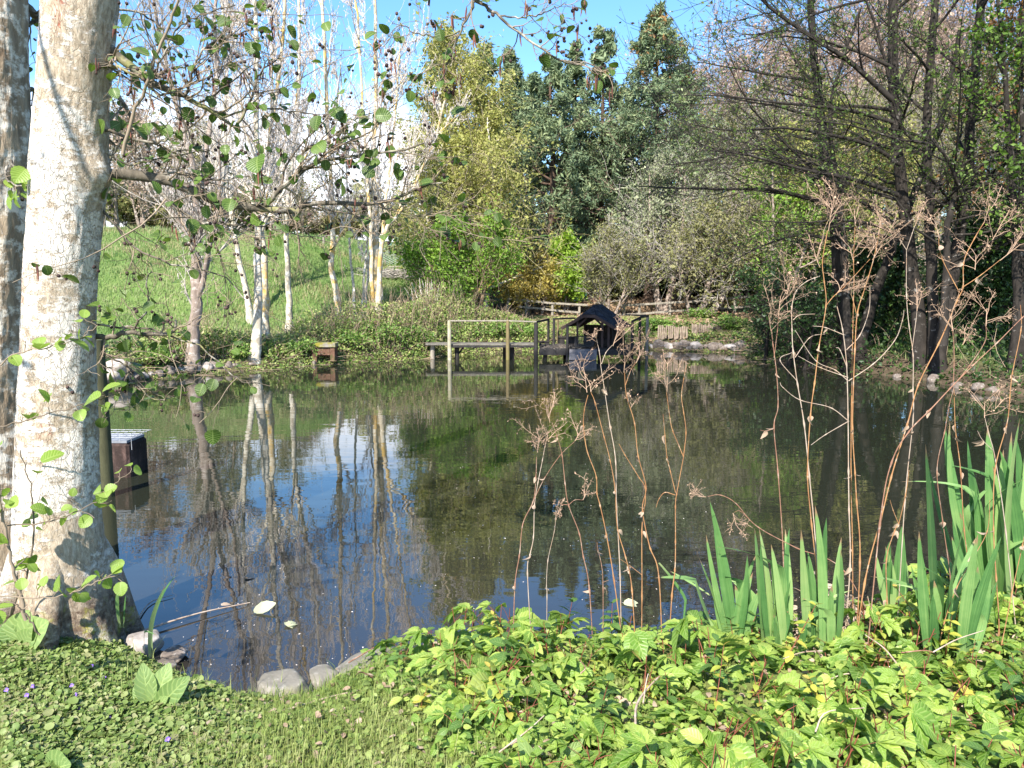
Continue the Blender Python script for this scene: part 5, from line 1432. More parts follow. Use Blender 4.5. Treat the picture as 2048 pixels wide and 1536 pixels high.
# mossy brick headwall with the culvert mouth
hwp = hit(650, 724); Yh = hwp[1]
hw = empty("culvert_headwall", hwp, "rusty brick culvert headwall with moss on its capstone at the left waterline", "headwall")
c = P(650, 708, Yh); c[2] = .22
mb = MB(); box(mb, c + [-.24, 0, 0], .06, .18, .24); box(mb, c + [.24, 0, .05], .06, .18, .19); box(mb, c + [0, .15, 0], .18, .03, .24); box(mb, c + [0, -.04, .13], .179, .12, .105); mb.build("wall", stone_mat("rusty_brick", (.07, .035, .022), (.20, .11, .07), (.08, .07, .03), (.26, .2, .16), (.5, .62)), hw)
mb = MB(); box(mb, c + [.06, -.02, .30], .27, .2, .055); mb.build("capstone", stone_mat("mossy_cap", (.15, .135, .11), (.30, .27, .23), (.20, .18, .03), (.45, .42, .37), (.42, .52)), hw)

# post, pillar and wire at the left
pt0, pt1 = P(192, 680, 7.3), P(214, 1000, 7.3); pt1[2] = -.4
mb = MB(); post(mb, pt1, pt0, .075, k=14)
tag(mb.build("mooring_post", M['wood_green']), "dark algae green post standing in the water behind the foreground trunk", "post")
cp = G(240, 957, 0); cp = P(240, 957, cp[1] + .25); cp[2] = 0
pil = empty("concrete_pillar", cp, "rust stained square concrete pillar in the water with wire mesh on top", "pillar")
def pillar_mat():
    m, t = new_mat("stained_concrete"); g = NG(t); o = g.obj()
    a = g.noise(o, 6, 7, .7, (1, 1, .35)); b = g.noise(o, 30, 4, .7)
    c = g.ramp(a, [(.38, (.014, .011, .010)), (.58, (.045, .029, .024)), (.72, (.15, .095, .08))])
    c = g.mix(g.ramp(b, [(.64, (0, 0, 0)), (.76, (.4, .4, .4))]), c, (.22, .19, .17))
    g.out(g.principled(c, .9, g.bump(b, .6, .01), .2).outputs[0]); return m
mb = MB(); box(mb, cp + [0, 0, -.05], .22, .22, .42); mb.build("pillar_body", pillar_mat(), pil)
mb = MB(); box(mb, cp + [0, 0, .385], .2, .2, .014); mb.build("pillar_top", plain_mat("pale_concrete_top", (.20, .215, .24), .8, .25, 9), pil)
mb = MB()
for q in np.linspace(-.3, .25, 7): tubes(mb, np.array([[cp + [q, -.22, .44 + .006 * q], cp + [q + .01, .22, .44]]]), np.array([[.003, .003]]), 4)
for q in np.linspace(-.22, .22, 5): tubes(mb, np.array([[cp + [-.32, q, .443], cp + [.27, q, .437]]]), np.array([[.003, .003]]), 4)
for x, y in ((-.15, -.2), (-.02, -.21), (.13, -.2), (.25, -.2)): tubes(mb, np.array([[cp + [x, y, .3 if x > .2 else .39], cp + [x, y, .48]]]), np.array([[.0028, .0028]]), 4)
mb.build("wire_mesh", plain_mat("galvanised_wire", (.42, .43, .44), .45, .2, 30), pil)

# cabin with red brown roof, mostly behind the bushes
Yc = 36.0
cb = empty("cabin", on(1095, 0, Yc), "red brown roofed cabin half hidden behind the maple and bushes", "cabin")
def CP_(px, py, dy=0): return P(px, py, Yc + dy)
M['red_tile'] = wood_mat("red_brown_roof", (.16, .065, .04), (.36, .17, .11), 5)
M['cabin_wall'] = wood_mat("brown_cabin_wall", (.12, .07, .045), (.25, .15, .10), 4)
gc = gz1(CP_(1095, 600)[0], Yc)
mb = MB()
ev, rg_ = CP_(1040, 524)[2], CP_(1090, 496)[2]
x0, x1 = CP_(1036, 0)[0], CP_(1128, 0)[0]
slab(mb, [(x0, Yc - .3, ev), (x1, Yc - .3, ev), (x1, Yc + 1.6, rg_), (x0 + .7, Yc + 1.6, rg_)], .08); slab(mb, [(x0 - .1, Yc + 3.4, ev), (x0 + .7, Yc + 1.6, rg_), (x1, Yc + 1.6, rg_), (x1, Yc + 3.4, ev)], .08); slab(mb, [(x0, Yc - .3, ev), (x0 + .7, Yc + 1.6, rg_), (x0 - .1, Yc + 3.4, ev)], .08)
mb.build("roof", M['red_tile'], cb)
mb = MB(); box(mb, [(x0 + x1) / 2 + .1, Yc + 1.5, (gc - .3 + ev - .1) / 2], (x1 - x0) / 2 - .25, 1.4, (ev - .1 - gc + .3) / 2); mb.build("wall", M['cabin_wall'], cb)
mb = MB(); box(mb, [x0 + 1.0, Yc + .09, ev - .75], .32, .02, .3); fo = mb.build("window", M['wood_dark'], cb)
mb = MB(); box(mb, [x0 + 1.0, Yc + .062, ev - .75], .27, .006, .25); mb.build("pane", plain_mat("dark_glass", (.03, .035, .04), .15, .2, 3, .5), fo)
sh = empty("shed", on(1170, 0, 35), "low flat roofed shed with teal door right of the maple", "shed")
sx0, sx1 = P(1148, 0, 35)[0], P(1214, 0, 35)[0]; sz = P(1160, 528, 35)[2]; sg = gz1((sx0 + sx1) / 2, 35)
mb = MB(); slab(mb, [(sx0 - .1, 34.7, sz), (sx1 + .1, 34.7, sz - .12), (sx1 + .1, 37, sz), (sx0 - .1, 37, sz + .12)], .09); mb.build("roof", M['wood_grey'], sh)
mb = MB(); box(mb, [(sx0 + sx1) / 2, 36, (sg - .3 + sz - .17) / 2], (sx1 - sx0) / 2, .95, (sz - .17 - sg + .3) / 2); mb.build("wall", M['cabin_wall'], sh)
mb = MB(); box(mb, [sx0 + .42, 35.03, (sg + sz - .35) / 2], .28, .02, (sz - .35 - sg) / 2); mb.build("door", plain_mat("teal_paint", (.03, .13, .12), .5, .3, 4), sh)

# poultry pen, shelter and stakes on the meadow
Yp = 33.0
pen = empty("poultry_pen", on(770, 0, Yp), "wire netting pen with pale posts at the foot of the meadow", "pen")
for px, pt, dy in ((717, 507, 2.0), (770, 520, 0), (817, 560, -1.5), (805, 500, 3), (850, 545, 1.0)):
    t2 = P(px, pt, Yp + dy); mb = MB(); post(mb, [t2[0], t2[1], gz1(t2[0], t2[1]) - .2], t2, .05, k=8); mb.build("post", M['wood_grey'], pen)
mb = MB()
A_, B_, C_, D_ = P(717, 506, Yp + 2), P(818, 560, Yp - 1.5), P(852, 545, Yp + 1), P(760, 492, Yp + 4)
for q in np.linspace(0, 1, 26): tubes(mb, np.array([[A_ + (B_ - A_) * q, (A_ + (B_ - A_) * q + D_ + (C_ - D_) * q) / 2 - [0, 0, .08], D_ + (C_ - D_) * q]]), np.full((1, 3), .006), 3)
for q in np.linspace(0, 1, 9): tubes(mb, np.array([[A_ + (D_ - A_) * q, B_ + (C_ - B_) * q]]), np.full((1, 2), .006), 3)
for q in np.linspace(0, 1, 26):
    a = A_ + (B_ - A_) * q; tubes(mb, np.array([[a, [a[0], a[1], gz1(a[0], a[1])]]]), np.full((1, 2), .0035), 3)
for h_ in (.25, .5, .75): tubes(mb, np.array([[A_ - [0, 0, h_], B_ - [0, 0, h_]]]), np.full((1, 2), .0035), 3)
mb.build("netting", plain_mat("pale_netting", (.45, .47, .48), .5, .2, 9), pen)
fs = empty("field_shelter", on(800, 0, 44), "dark low field shelter with green roof edge beyond the pen", "shelter")
a, b = P(776, 487, 44), P(830, 487, 44); z0 = gz1(a[0], 44)
mb = MB(); slab(mb, [(a[0], 43.6, a[2]), (b[0], 43.6, a[2]), (b[0], 46, a[2] + .15), (a[0], 46, a[2] + .15)], .12); mb.build("roof", plain_mat("green_sheet", (.10, .20, .17), .5, .2, 4), fs)
mb = MB(); box(mb, [(a[0] + b[0]) / 2, 45.6, (z0 + a[2] - .1) / 2], (b[0] - a[0]) / 2 - .1, .08, (a[2] - .1 - z0) / 2 + .1); mb.build("wall", M['wood_dark'], fs)
for x in (a[0] + .1, b[0] - .1):
    mb = MB(); post(mb, [x, 43.8, z0 - .2], [x, 43.8, a[2] - .1], .05, k=8); mb.build("post", M['wood_dark'], fs)
for px, pt, pb, Y, lab in ((649, 538, 556, 33, "short pale stake in the meadow left of the orange lichened trunk"), (610, 506, 516, 44, "tiny pale stake high on the meadow"), (565, 514, 540, 38, "pale fence post on the meadow beside the slender white trunk"),
                           (484, 500, 520, 40, "pale post on the meadow left of the whitish trunk"), (652, 480, 488, 55, "small pale post on the upper meadow near the hedge")):
    t2 = P(px, pt, Y); zb = gz1(t2[0], t2[1]); mb = MB(); post(mb, [t2[0], t2[1], zb - .2], [t2[0], t2[1], max(t2[2], zb + .35)], .055, k=8)
    tag(mb.build("meadow_stake", M['wood_grey']), lab, "stake", "stakes on the meadow")
rng = np.random.default_rng(4)
mb = MB(); b = on(775, 0, 30.5)
n = 260; p0 = b + np.stack([rng.normal(0, .9, n), rng.normal(0, .4, n), np.abs(rng.normal(.12, .12, n))], -1); d = rand_dirs(rng, n) * [1, .6, .22]
tubes(mb, np.stack([p0 - d * .5, p0 + rng.normal(0, .04, (n, 3)), p0 + d * .5], 1), np.full((n, 3), .012), 3)
tag(mb.build("brushwood_heap", M['twig_grey']), "heap of cut grey brushwood in front of the poultry pen", "brushwood", kind="stuff")
for px, py, h_, sd_, lab in ((856, 640, 1.15, 1, "tuft of pale dead canes on the bank above the footbridge"), (845, 690, .5, 2, "tan dead grass tuft at the bank end of the footbridge")):
    rng = np.random.default_rng(sd_); b = hit(px, py); mb = MB(); n = 26
    p0 = b + rng.normal(0, .12, (n, 3)) * [1, 1, 0]; tip = p0 + np.stack([rng.normal(0, .28, n), rng.normal(0, .15, n), h_ * (.6 + .6 * rng.random(n))], -1)
    tubes(mb, np.stack([p0, (p0 + tip) / 2, tip], 1), np.array([[.012, .009, .005]]).repeat(n, 0), 4)
    tag(mb.build("dead_cane_tuft", M['twig_pale'] if sd_ == 1 else M['twig_yellow']), lab, "dead canes")
# ------------------------------------------------------------------ foreground plants
M['hop_leaf'] = leaf_mat("lobed_leaf", [(0.055, 0.14, 0.02), (0.165, 0.29, 0.04), (0.31, 0.42, 0.075), (0.48, 0.51, 0.12)], .40, .42, .45, veins=.42, clump=.3, vein_n=7)
M['red_stem'] = plain_mat("red_leaf_stem", (.17, .05, .03), .6, .35, 20, isl=True)
M['iris'] = leaf_mat("iris_blade", [(0.055, 0.15, 0.035), (0.13, 0.27, 0.075), (0.26, 0.40, 0.13)], .34, .36, .5, clump=.2)
def iris_mat():
    m, t = new_mat("iris_blade"); g = NG(t); o = g.obj()
    uv = g.n("ShaderNodeUVMap").outputs[0]; sp = g.n("ShaderNodeSeparateXYZ"); g.l(uv, sp.inputs[0])
    rnd = g.n("ShaderNodeObjectInfo").outputs['Random']
    lo = g.noise(o, 6, 4, .6)
    # ribs run the length of the blade
    cmb = g.n("ShaderNodeCombineXYZ"); g.l(g.math('MULTIPLY', sp.outputs['X'], 9), cmb.inputs[0]); g.l(g.math('MULTIPLY', sp.outputs['Y'], 1.5), cmb.inputs[1]); g.l(g.math('MULTIPLY', rnd, 50), cmb.inputs[2])
    st = g.noise(cmb.outputs[0], 1.0, 3, .6)
    f = g.math('ADD', g.math('MULTIPLY', st, .45), g.math('ADD', g.math('MULTIPLY', lo, .35), g.math('MULTIPLY', rnd, .34)), True)
    c = g.ramp(f, [(.34, (0.05, 0.14, 0.04)), (.50, (0.12, 0.26, 0.075)), (.66, (0.25, 0.40, 0.13)), (.85, (.40, .49, .19))])
    c = g.mix(g.ramp(sp.outputs['Y'], [(0, (.75, .75, .75)), (.3, (0, 0, 0))]), c, (.44, .47, .22))
    tip = g.math('MULTIPLY', g.ramp(g.math('ADD', sp.outputs['Y'], g.math('MULTIPLY', g.math('SUBTRACT', lo, .5), .12)), [(.93, (0, 0, 0)), (.965, (1, 1, 1))]), g.math('GREATER_THAN', rnd, .35))
    c = g.mix(tip, c, (.34, .22, .12))
    p = g.principled(c, .36, g.bump(st, .5, .004), .5); tr = g.n("ShaderNodeBsdfTranslucent"); g.l(c, tr.inputs[0])
    mx = g.n("ShaderNodeMixShader"); mx.inputs[0].default_value = .36; g.l(p.outputs[0], mx.inputs[1]); g.l(tr.outputs[0], mx.inputs[2]); g.out(mx.outputs[0]); return m
M['iris'] = iris_mat()
M['stalk_orange'] = bark_mat("orange_brown_stalk", (.20, .085, .04), (.42, .23, .10), (.46, .36, .26), 14, (.55, .68), vstretch=.3, scale=22, bump=.4, bdist=.002)
M['stalk_pale'] = bark_mat("pale_straw_stalk", (.26, .19, .14), (.50, .41, .33), (.36, .22, .14), 11, (.5, .7), vstretch=.3, scale=22, bump=.4, bdist=.002)
M['stalk_brown'] = bark_mat("red_brown_stalk", (.15, .07, .045), (.33, .18, .12), (.42, .33, .26), 12, (.52, .68), vstretch=.3, scale=22, bump=.4, bdist=.002)
M['seed'] = plain_mat("dry_seed_head", (.35, .235, .16), .75, .35, 30, isl=True)
M['withered'] = leaf_mat("withered_leaf", [(.22, .14, .09), (.38, .28, .20), (.55, .45, .36)], .2, .8, .1)

def lobed_tpl(seed=0, lobes=((0, 1.0, .30), (.72, .86, .27), (-.72, .86, .27), (1.5, .58, .22), (-1.5, .58, .22))):
    V = []; F = []; UV = []
    for li, (a, ln, wd) in enumerate(lobes):
        rows = 8
        wf = lambda q: wd * ln * (math.sin(math.pi * min(1., (q * .92 + .06)) ** .8) ** .85) * (1 + (.09 if int(round(q * rows)) % 2 else -.07)) + (.004 if q > .97 else 0)
        v, f, uv = leaf_grid(rows, wf, ln, .30, .30 + .1 * (li % 2), 3)
        v[:, 2] += -.002 * li
        c, s = math.cos(a), math.sin(a)
        v = np.stack([v[:, 0] * c + v[:, 1] * s, -v[:, 0] * s + v[:, 1] * c, v[:, 2]], -1)
        F.append(f + len(V) * 27); V.append(v); UV.append(uv)
    return np.concatenate(V), np.concatenate(F), np.concatenate(UV)
LOB5 = lobed_tpl()
LOB3 = lobed_tpl(1, ((0, 1.0, .34), (.85, .78, .30), (-.85, .78, .30)))
def ovate(wd=.3, fold=.25, droop=.25, rows=8):
    wf = lambda q: wd * math.sin(math.pi * min(1., q * .93 + .04) ** .85) ** .9 * (1 + (.05 if int(round(q * rows)) % 2 else -.04))
    return leaf_grid(rows, wf, 1.0, fold, droop, 3)
OVA = ovate()

def hop_plant(seed, h, nleaf, lsz, three=.35, spread=.12):
    """prototype at the origin: red stem(s) and a tier of lobed leaves"""
    rg = np.random.default_rng(seed)
    sb, lb = MB(), MB()
    nst = 2 + seed % 2
    for q in range(nst):
        a = rg.random() * 6.28; top = np.array([math.cos(a) * spread * rg.random(), math.sin(a) * spread * rg.random(), h * (.75 + .3 * rg.random())])
        b = np.array([rg.normal(0, .02), rg.normal(0, .02), -.03])
        st = spline(np.array([b, (b + top) / 2 + rg.normal(0, .015, 3), top]), 9)
        tubes(sb, st[None], np.linspace(.0032, .0018, 9)[None], 5)
        m_ = nleaf // nst
        for i in range(m_):
            f_ = .35 + .65 * (i + rg.random() * .5) / m_
            p = st[min(8, int(f_ * 8))]; az = i * 2.4 + rg.normal(0, .4) + seed
            d = np.array([math.cos(az), math.sin(az), .45 + .3 * rg.random()]); pl = (.05 + .06 * rg.random()) * (1.25 - .55 * f_)
            tip = p + d * pl
            tubes(sb, np.array([[p, p + d * pl * .5 + [0, 0, .006], tip]]), np.array([[.0016, .0014, .0011]]), 4)
            ld = nrm(np.array([math.cos(az), math.sin(az), -.22 + rg.normal(0, .38)]))
            up = nrm(np.array([rg.normal(0, .35) + .25 * math.cos(az), rg.normal(0, .35) - .2 + .25 * math.sin(az), 1.]))
            T_ = [LOB5, LOB3, OVA][0 if rg.random() > three else (1 if rg.random() < .8 else 2)]
            s = lsz * (1.2 - .55 * f_) * (.65 + .6 * rg.random()) * (.75 if T_ is OVA else 1)
            stamp(lb, T_[0], T_[1], T_[2], tip[None], frame_from(ld[None], up[None]), s)
    return sb, lb
HOPG = "lobed leaf plants along the near bank"
def proto(name, mbs, label, cat, group):
    r = empty(name, (0, 0, 0), label, cat, group)
    for nm, mb, mt in mbs:
        if mb.n: mb.build(nm, mt, r, (0, 0, 0))
    return r
protos = []
for sd_, h, nl, ls in ((1, .22, 8, .145), (2, .17, 7, .135), (3, .26, 10, .14), (4, .12, 6, .115), (5, .20, 8, .165), (6, .15, 8, .11)):
    s_, l_ = hop_plant(sd_, h, nl, ls)
    protos.append(proto("lobed_leaf_plant", (("stem", s_, M['red_stem']), ("foliage", l_, M['hop_leaf'])), "yellow green plant with lobed leaves in the dense bed along the near bank", "plant", HOPG))
rg = random.Random(21); npl = 0; used = [0] * 6
pts_ = []
tries = 0
while npl < 128 and tries < 9000:
    tries += 1
    y = rg.uniform(2.25, 4.55); x = rg.uniform(-.75, 3.3)
    px = 1024 + x / y * FPX
    if px > 2150 or px < 600: continue
    d = float(sdist(np.array([x]), np.array([y]))[0])
    if d < -.06: continue
    # bed's left edge runs from the shore slabs down to the bottom of the frame
    if x < -.78 + .62 * (4.05 - y) / 1.5 + rg.uniform(-.08, .1): continue
    if y < 2.75 and rg.random() < .35: continue
    if any((x - a) ** 2 + (y - b) ** 2 < .14 ** 2 for a, b in pts_): continue
    pts_.append((x, y)); k = rg.randrange(6)
    c = protos[k] if not used[k] else copy_tree(protos[k]); used[k] = 1
    c.location = (x, y, gz1(x, y) - .01); s = rg.uniform(.78, 1.12) * (.86 if d < .25 else 1)
    if x < -.3: s *= .8
    hs_ = float(vnoise(np.array([x]), np.array([y]), 2.2, 55)[0]) * (.72 if (x > .75 and d < .55) or x < -.15 else 1)
    c.scale = (s, s, s * (.6 + .85 * hs_) * rg.uniform(.85, 1.15)); c.rotation_euler = (rg.uniform(-.3, .3), rg.uniform(-.3, .3), rg.uniform(0, 6.28)); npl += 1

# other weeds that break up the bed
M['weed_dark'] = leaf_mat("toothed_weed_leaf", [(0.035, 0.09, 0.02), (0.075, 0.16, 0.032), (0.15, 0.25, 0.05)], .33, .5, .35, veins=.2, clump=.4, vein_n=7)
M['weed_gold'] = leaf_mat("golden_shoot_leaf", [(0.30, 0.36, 0.05), (0.47, 0.46, 0.07), (0.50, 0.36, 0.08)], .4, .5, .35, veins=.2, clump=.2, vein_n=7)
def weed(seed, h, npair, ls):
    rg_ = np.random.default_rng(seed); sb, lb = MB(), MB()
    top = np.array([rg_.normal(0, .05), rg_.normal(0, .05), h]); st = spline(np.array([[0, 0, -.03], top * .5 + rg_.normal(0, .01, 3), top]), 9)
    tubes(sb, st[None], np.linspace(.0028, .0014, 9)[None], 5)
    for i in range(npair):
        f_ = .25 + .75 * (i + 1) / npair; p = st[min(8, int(f_ * 8))]
        for sgn in (0, math.pi):
            az = i * 1.57 + sgn + seed + rg_.normal(0, .2); ld = np.array([math.cos(az), math.sin(az), .1 + .5 * (f_ > .9) + rg_.normal(0, .2)])
            stamp(lb, OVA[0], OVA[1], OVA[2], p[None], frame_from(nrm(ld)[None], np.array([[rg_.normal(0, .3), -.2, 1.]])), ls * (1.2 - .65 * f_) * (.8 + .4 * rg_.random()))
    return sb, lb
wp = []
for sd_, h, nl, ls, mt in ((1, .24, 5, .085, 'weed_dark'), (2, .17, 4, .075, 'weed_dark'), (3, .30, 6, .06, 'weed_gold'), (4, .14, 4, .06, 'weed_gold')):
    s_, l_ = weed(sd_, h, nl, ls)
    wp.append(proto("toothed_weed" if sd_ < 3 else "golden_shoot", (("stem", s_, M['red_stem']), ("foliage", l_, M[mt])), "dark green weed with paired toothed leaves among the lobed leaf plants" if sd_ < 3 else "golden tipped young shoot among the lobed leaf plants", "plant", "toothed weeds in the leaf bed" if sd_ < 3 else "golden shoots in the leaf bed"))
nw = 0; wused = [0] * 4
while nw < 64:
    y = rg.uniform(2.3, 4.5); x = rg.uniform(-.9, 3.2); px = 1024 + x / y * FPX
    d = float(sdist(np.array([x]), np.array([y]))[0])
    if px > 2130 or d < -.03 or x < -.92 + .62 * (4.05 - y) / 1.5: continue
    k = rg.choice([0, 0, 1, 1, 2, 3, 3]); c = wp[k] if not wused[k] else copy_tree(wp[k]); wused[k] = 1
    c.location = (x, y, gz1(x, y) - .01); s = rg.uniform(.75, 1.15); c.scale = (s, s, s); c.rotation_euler = (rg.uniform(-.2, .2), rg.uniform(-.2, .2), rg.uniform(0, 6.28)); nw += 1

# ground ivy, clippings and lawn weeds
M['ivy_leaf'] = leaf_mat("ground_ivy_leaf", [(0.06, 0.11, 0.025), (0.135, 0.205, 0.045), (0.25, 0.31, 0.10), (0.30, 0.24, 0.15)], .3, .5, .35, clump=.3)
M['weed_leaf'] = leaf_mat("lawn_weed_leaf", [(0.12, 0.19, 0.04), (0.23, 0.30, 0.08), (0.34, 0.38, 0.13)], .3, .5, .35, clump=.4)
def round_tpl():
    V = [(0, 0, 0)]; k = 11; 
    for j in range(k):
        a = -math.pi / 2 + .35 + (2 * math.pi - .7) * j / (k - 1); r = .5 * (1 + (.07 if j % 2 else -.05))
        V.append((r * math.cos(a), .5 * .9 + r * math.sin(a) * .9 - .0, .14 * r * 2 + .03 * math.sin(j * 2.1)))
    V[0] = (0, .12, 0)
    F = [(0, j, j + 1) for j in range(1, k)]
    return np.array(V), np.array(F), np.array([(0, 0)] + [(math.cos(j), .5) for j in range(k)])
RND = round_tpl()
def low_leaves(mb, rng, n, xr, yr, cond, size, tpl, hmax, mat=0, tilt=.55):
    xx = xr[0] + (xr[1] - xr[0]) * rng.random(n); yy = yr[0] + (yr[1] - yr[0]) * rng.random(n)
    d = sdist(xx, yy); px = 1024 + xx / yy * FPX
    k = cond(xx, yy, d, px); xx, yy, d = xx[k], yy[k], d[k]
    hh = hmax * (.35 + .9 * vnoise(xx, yy, 5, 33)) * np.clip(d / .12, .25, 1)
    pos = np.stack([xx, yy, gz(xx, yy) + hh * rng.random(len(xx)) ** .6], -1)
    a = rng.random(len(xx)) * 6.283
    dd = nrm(np.stack([np.cos(a), np.sin(a), rng.normal(0, .25, len(xx))], -1)); up = nrm(np.array([0, -.1, 1.]) + rng.normal(0, tilt, (len(xx), 3)))
    stamp(mb, tpl[0], tpl[1], tpl[2], pos, frame_from(dd, up), size * np.exp(.28 * rng.standard_normal(len(xx))), mat, True)
rng = np.random.default_rng(41)
mb = MB()
bed = lambda x, y: x > -.86 + .62 * (4.05 - y) / 1.5
low_leaves(mb, rng, 80000, (-2.9, -.2), (2.3, 4.6), lambda x, y, d, px: (d > .02) & (px > -60) & (px < 330 + 170 * rng.random(len(x)) + 60 * (y - 3)), .0195, RND, .05)
tag(mb.build("ground_ivy", M['ivy_leaf']), "low carpet of round leaved ground ivy beside the foreground trunk", "ground ivy", kind="stuff")
mb = MB()
low_leaves(mb, rng, 8000, (-1.2, 3.2), (2.25, 4.6), lambda x, y, d, px: (d > .0) & (px < 2150) & bed(x, y + rng.normal(0, .08, len(x))), .036, (OVA[0], OVA[1], OVA[2]), .11, 0, .6)
low_leaves(mb, rng, 9000, (-1.6, .6), (2.25, 3.9), lambda x, y, d, px: (d > .05), .026, (OVA[0], OVA[1], OVA[2]), .03, 1, .4)
low_leaves(mb, rng, 1600, (-1.3, 3.2), (2.25, 4.4), lambda x, y, d, px: (d > .03), .03, (OVA[0], OVA[1], OVA[2]), .05, 2, .5)
tag(mb.build("ground_cover", [M['hop_leaf'], M['weed_leaf'], M['withered']]), "small leaves and dry litter filling the ground under the lobed leaf plants", "ground cover", kind="stuff")
mb = MB()
n = 42000
xx = -2.3 + 3.4 * rng.random(n); yy = 2.25 + 1.6 * rng.random(n); d = sdist(xx, yy)
k = (d > .1) & (rng.random(n) < .15 + .85 * sstep(1.0, .0, np.abs(xx + .55 + .25 * (yy - 2.5)) - .3))
xx, yy = xx[k], yy[k]
blades(mb, rng, np.stack([xx, yy, gz(xx, yy) - .004], -1), .045, .0016, .97)
tag(mb.build("lawn_grass", M['near_grass']), "short mown grass and clippings at the bottom edge", "grass", kind="stuff")
mb = MB(); n = 3600
xx = -2.6 + 2.6 * rng.random(n); yy = 2.3 + 2.1 * rng.random(n); k = (sdist(xx, yy) > .06) & (vnoise(xx, yy, 2.5, 8) > .45); xx, yy = xx[k], yy[k]
blades(mb, rng, np.stack([xx, yy, gz(xx, yy) - .004], -1), .085, .0017, .7)
tag(mb.build("grass_tufts", M['near_grass']), "loose taller grass blades poking through the ground ivy", "grass", kind="stuff")
# violet flowers among the ivy
M['violet'] = plain_mat("violet_petal", (.22, .13, .52), .6, .3, 40, isl=True)
mb = MB()
for j in range(5):
    a = j * 1.257; s = .011 if j != 3 else .015
    v, f, uv = leaf_grid(3, lambda q: .42 * math.sin(math.pi * min(1, q * .8 + .2)) + .02, 1, -.2, -.3, 3)
    dd = np.array([[math.cos(a), -.35, math.sin(a)]]); stamp(mb, v, f, uv, np.zeros((1, 3)), frame_from(nrm(dd), np.array([[0, -1., .3]])), s)
tubes(mb, np.array([[(0, .002, 0), (0, .006, -.02), (0, .008, -.045)]]), np.full((1, 3), .0008), 4)
vf = mb.build("violet_flower", M['violet']); tag(vf, "tiny violet flower in the ground ivy at the lower left", "flower", "violet flowers in the ground ivy")
for q, (px, py) in enumerate([(78, 1308), (190, 1350), (150, 1390), (240, 1378), (158, 1410), (72, 1392), (225, 1452), (140, 1345), (205, 1403), (340, 1500), (280, 1418), (315, 1478), (20, 1400), (165, 1438), (212, 1374), (122, 1340), (385, 1402), (60, 1410), (248, 1372), (196, 1374)]):
    o = vf if q == 0 else vf.copy()
    if q: COL.objects.link(o)
    p = hit(px, py); o.location = (p[0], p[1] - .01, p[2] + .055); o.rotation_euler = (rg.uniform(-.4, .2), 0, rg.uniform(-.8, .8)); 
# broad leaved docks
M['dock'] = leaf_mat("dock_leaf", [(0.13, 0.21, 0.06), (0.22, 0.31, 0.10)], .3, .45, .4, veins=.3, clump=.2)
def dock(label, px, py, tips, wd, seed):
    b = hit(px, py) ; t_ = empty("broad_leaf_plant", b, label, "plant", "broad leaved plants in the turf")
    rg_ = np.random.default_rng(seed); mb = MB()
    for (tx, ty, w_) in tips:
        tp = P(tx, ty, b[1] + rg_.normal(0, .04)); ln = np.linalg.norm(tp - b)
        v, f, uv = leaf_grid(9, lambda q: w_ * wd * max(.04, math.sin(math.pi * min(1, q * .95 + .02) ** 1.25)), 1.0, .35, .12, 3, wave=.12)
        stamp(mb, v, f, uv, b[None], frame_from(nrm(tp - b)[None], np.array([[rg_.normal(0, .4), -.8, .5]])), ln)
    mb.build("leaf_rosette", M['dock'], t_)
dock("broad leaved dock with upright pale leaves at the ivy's right edge", 300, 1430, [(285, 1330, 1), (262, 1378, 1), (335, 1330, 1.1), (370, 1358, 1), (300, 1365, 1.2), (240, 1440, 1), (330, 1395, 1.2)], .20, 1)
dock("long strap leaved plant at the bottom edge in the middle", 1090, 1560, [(1035, 1475, .8), (1060, 1510, .8), (1170, 1480, .9), (1120, 1520, .9), (1000, 1530, .8)], .17, 2)
dock("small broad leaved weed at the bottom left edge", 85, 1545, [(70, 1500, 1.4), (110, 1505, 1.3), (40, 1520, 1.3), (130, 1530, 1.2)], .30, 3)
dock("tall nettle like leaf cluster at the foot of the big trunk", 40, 1300, [(50, 1225, 1.4), (30, 1235, 1.3), (85, 1245, 1.3), (5, 1250, 1.3), (65, 1270, 1.3)], .30, 4)

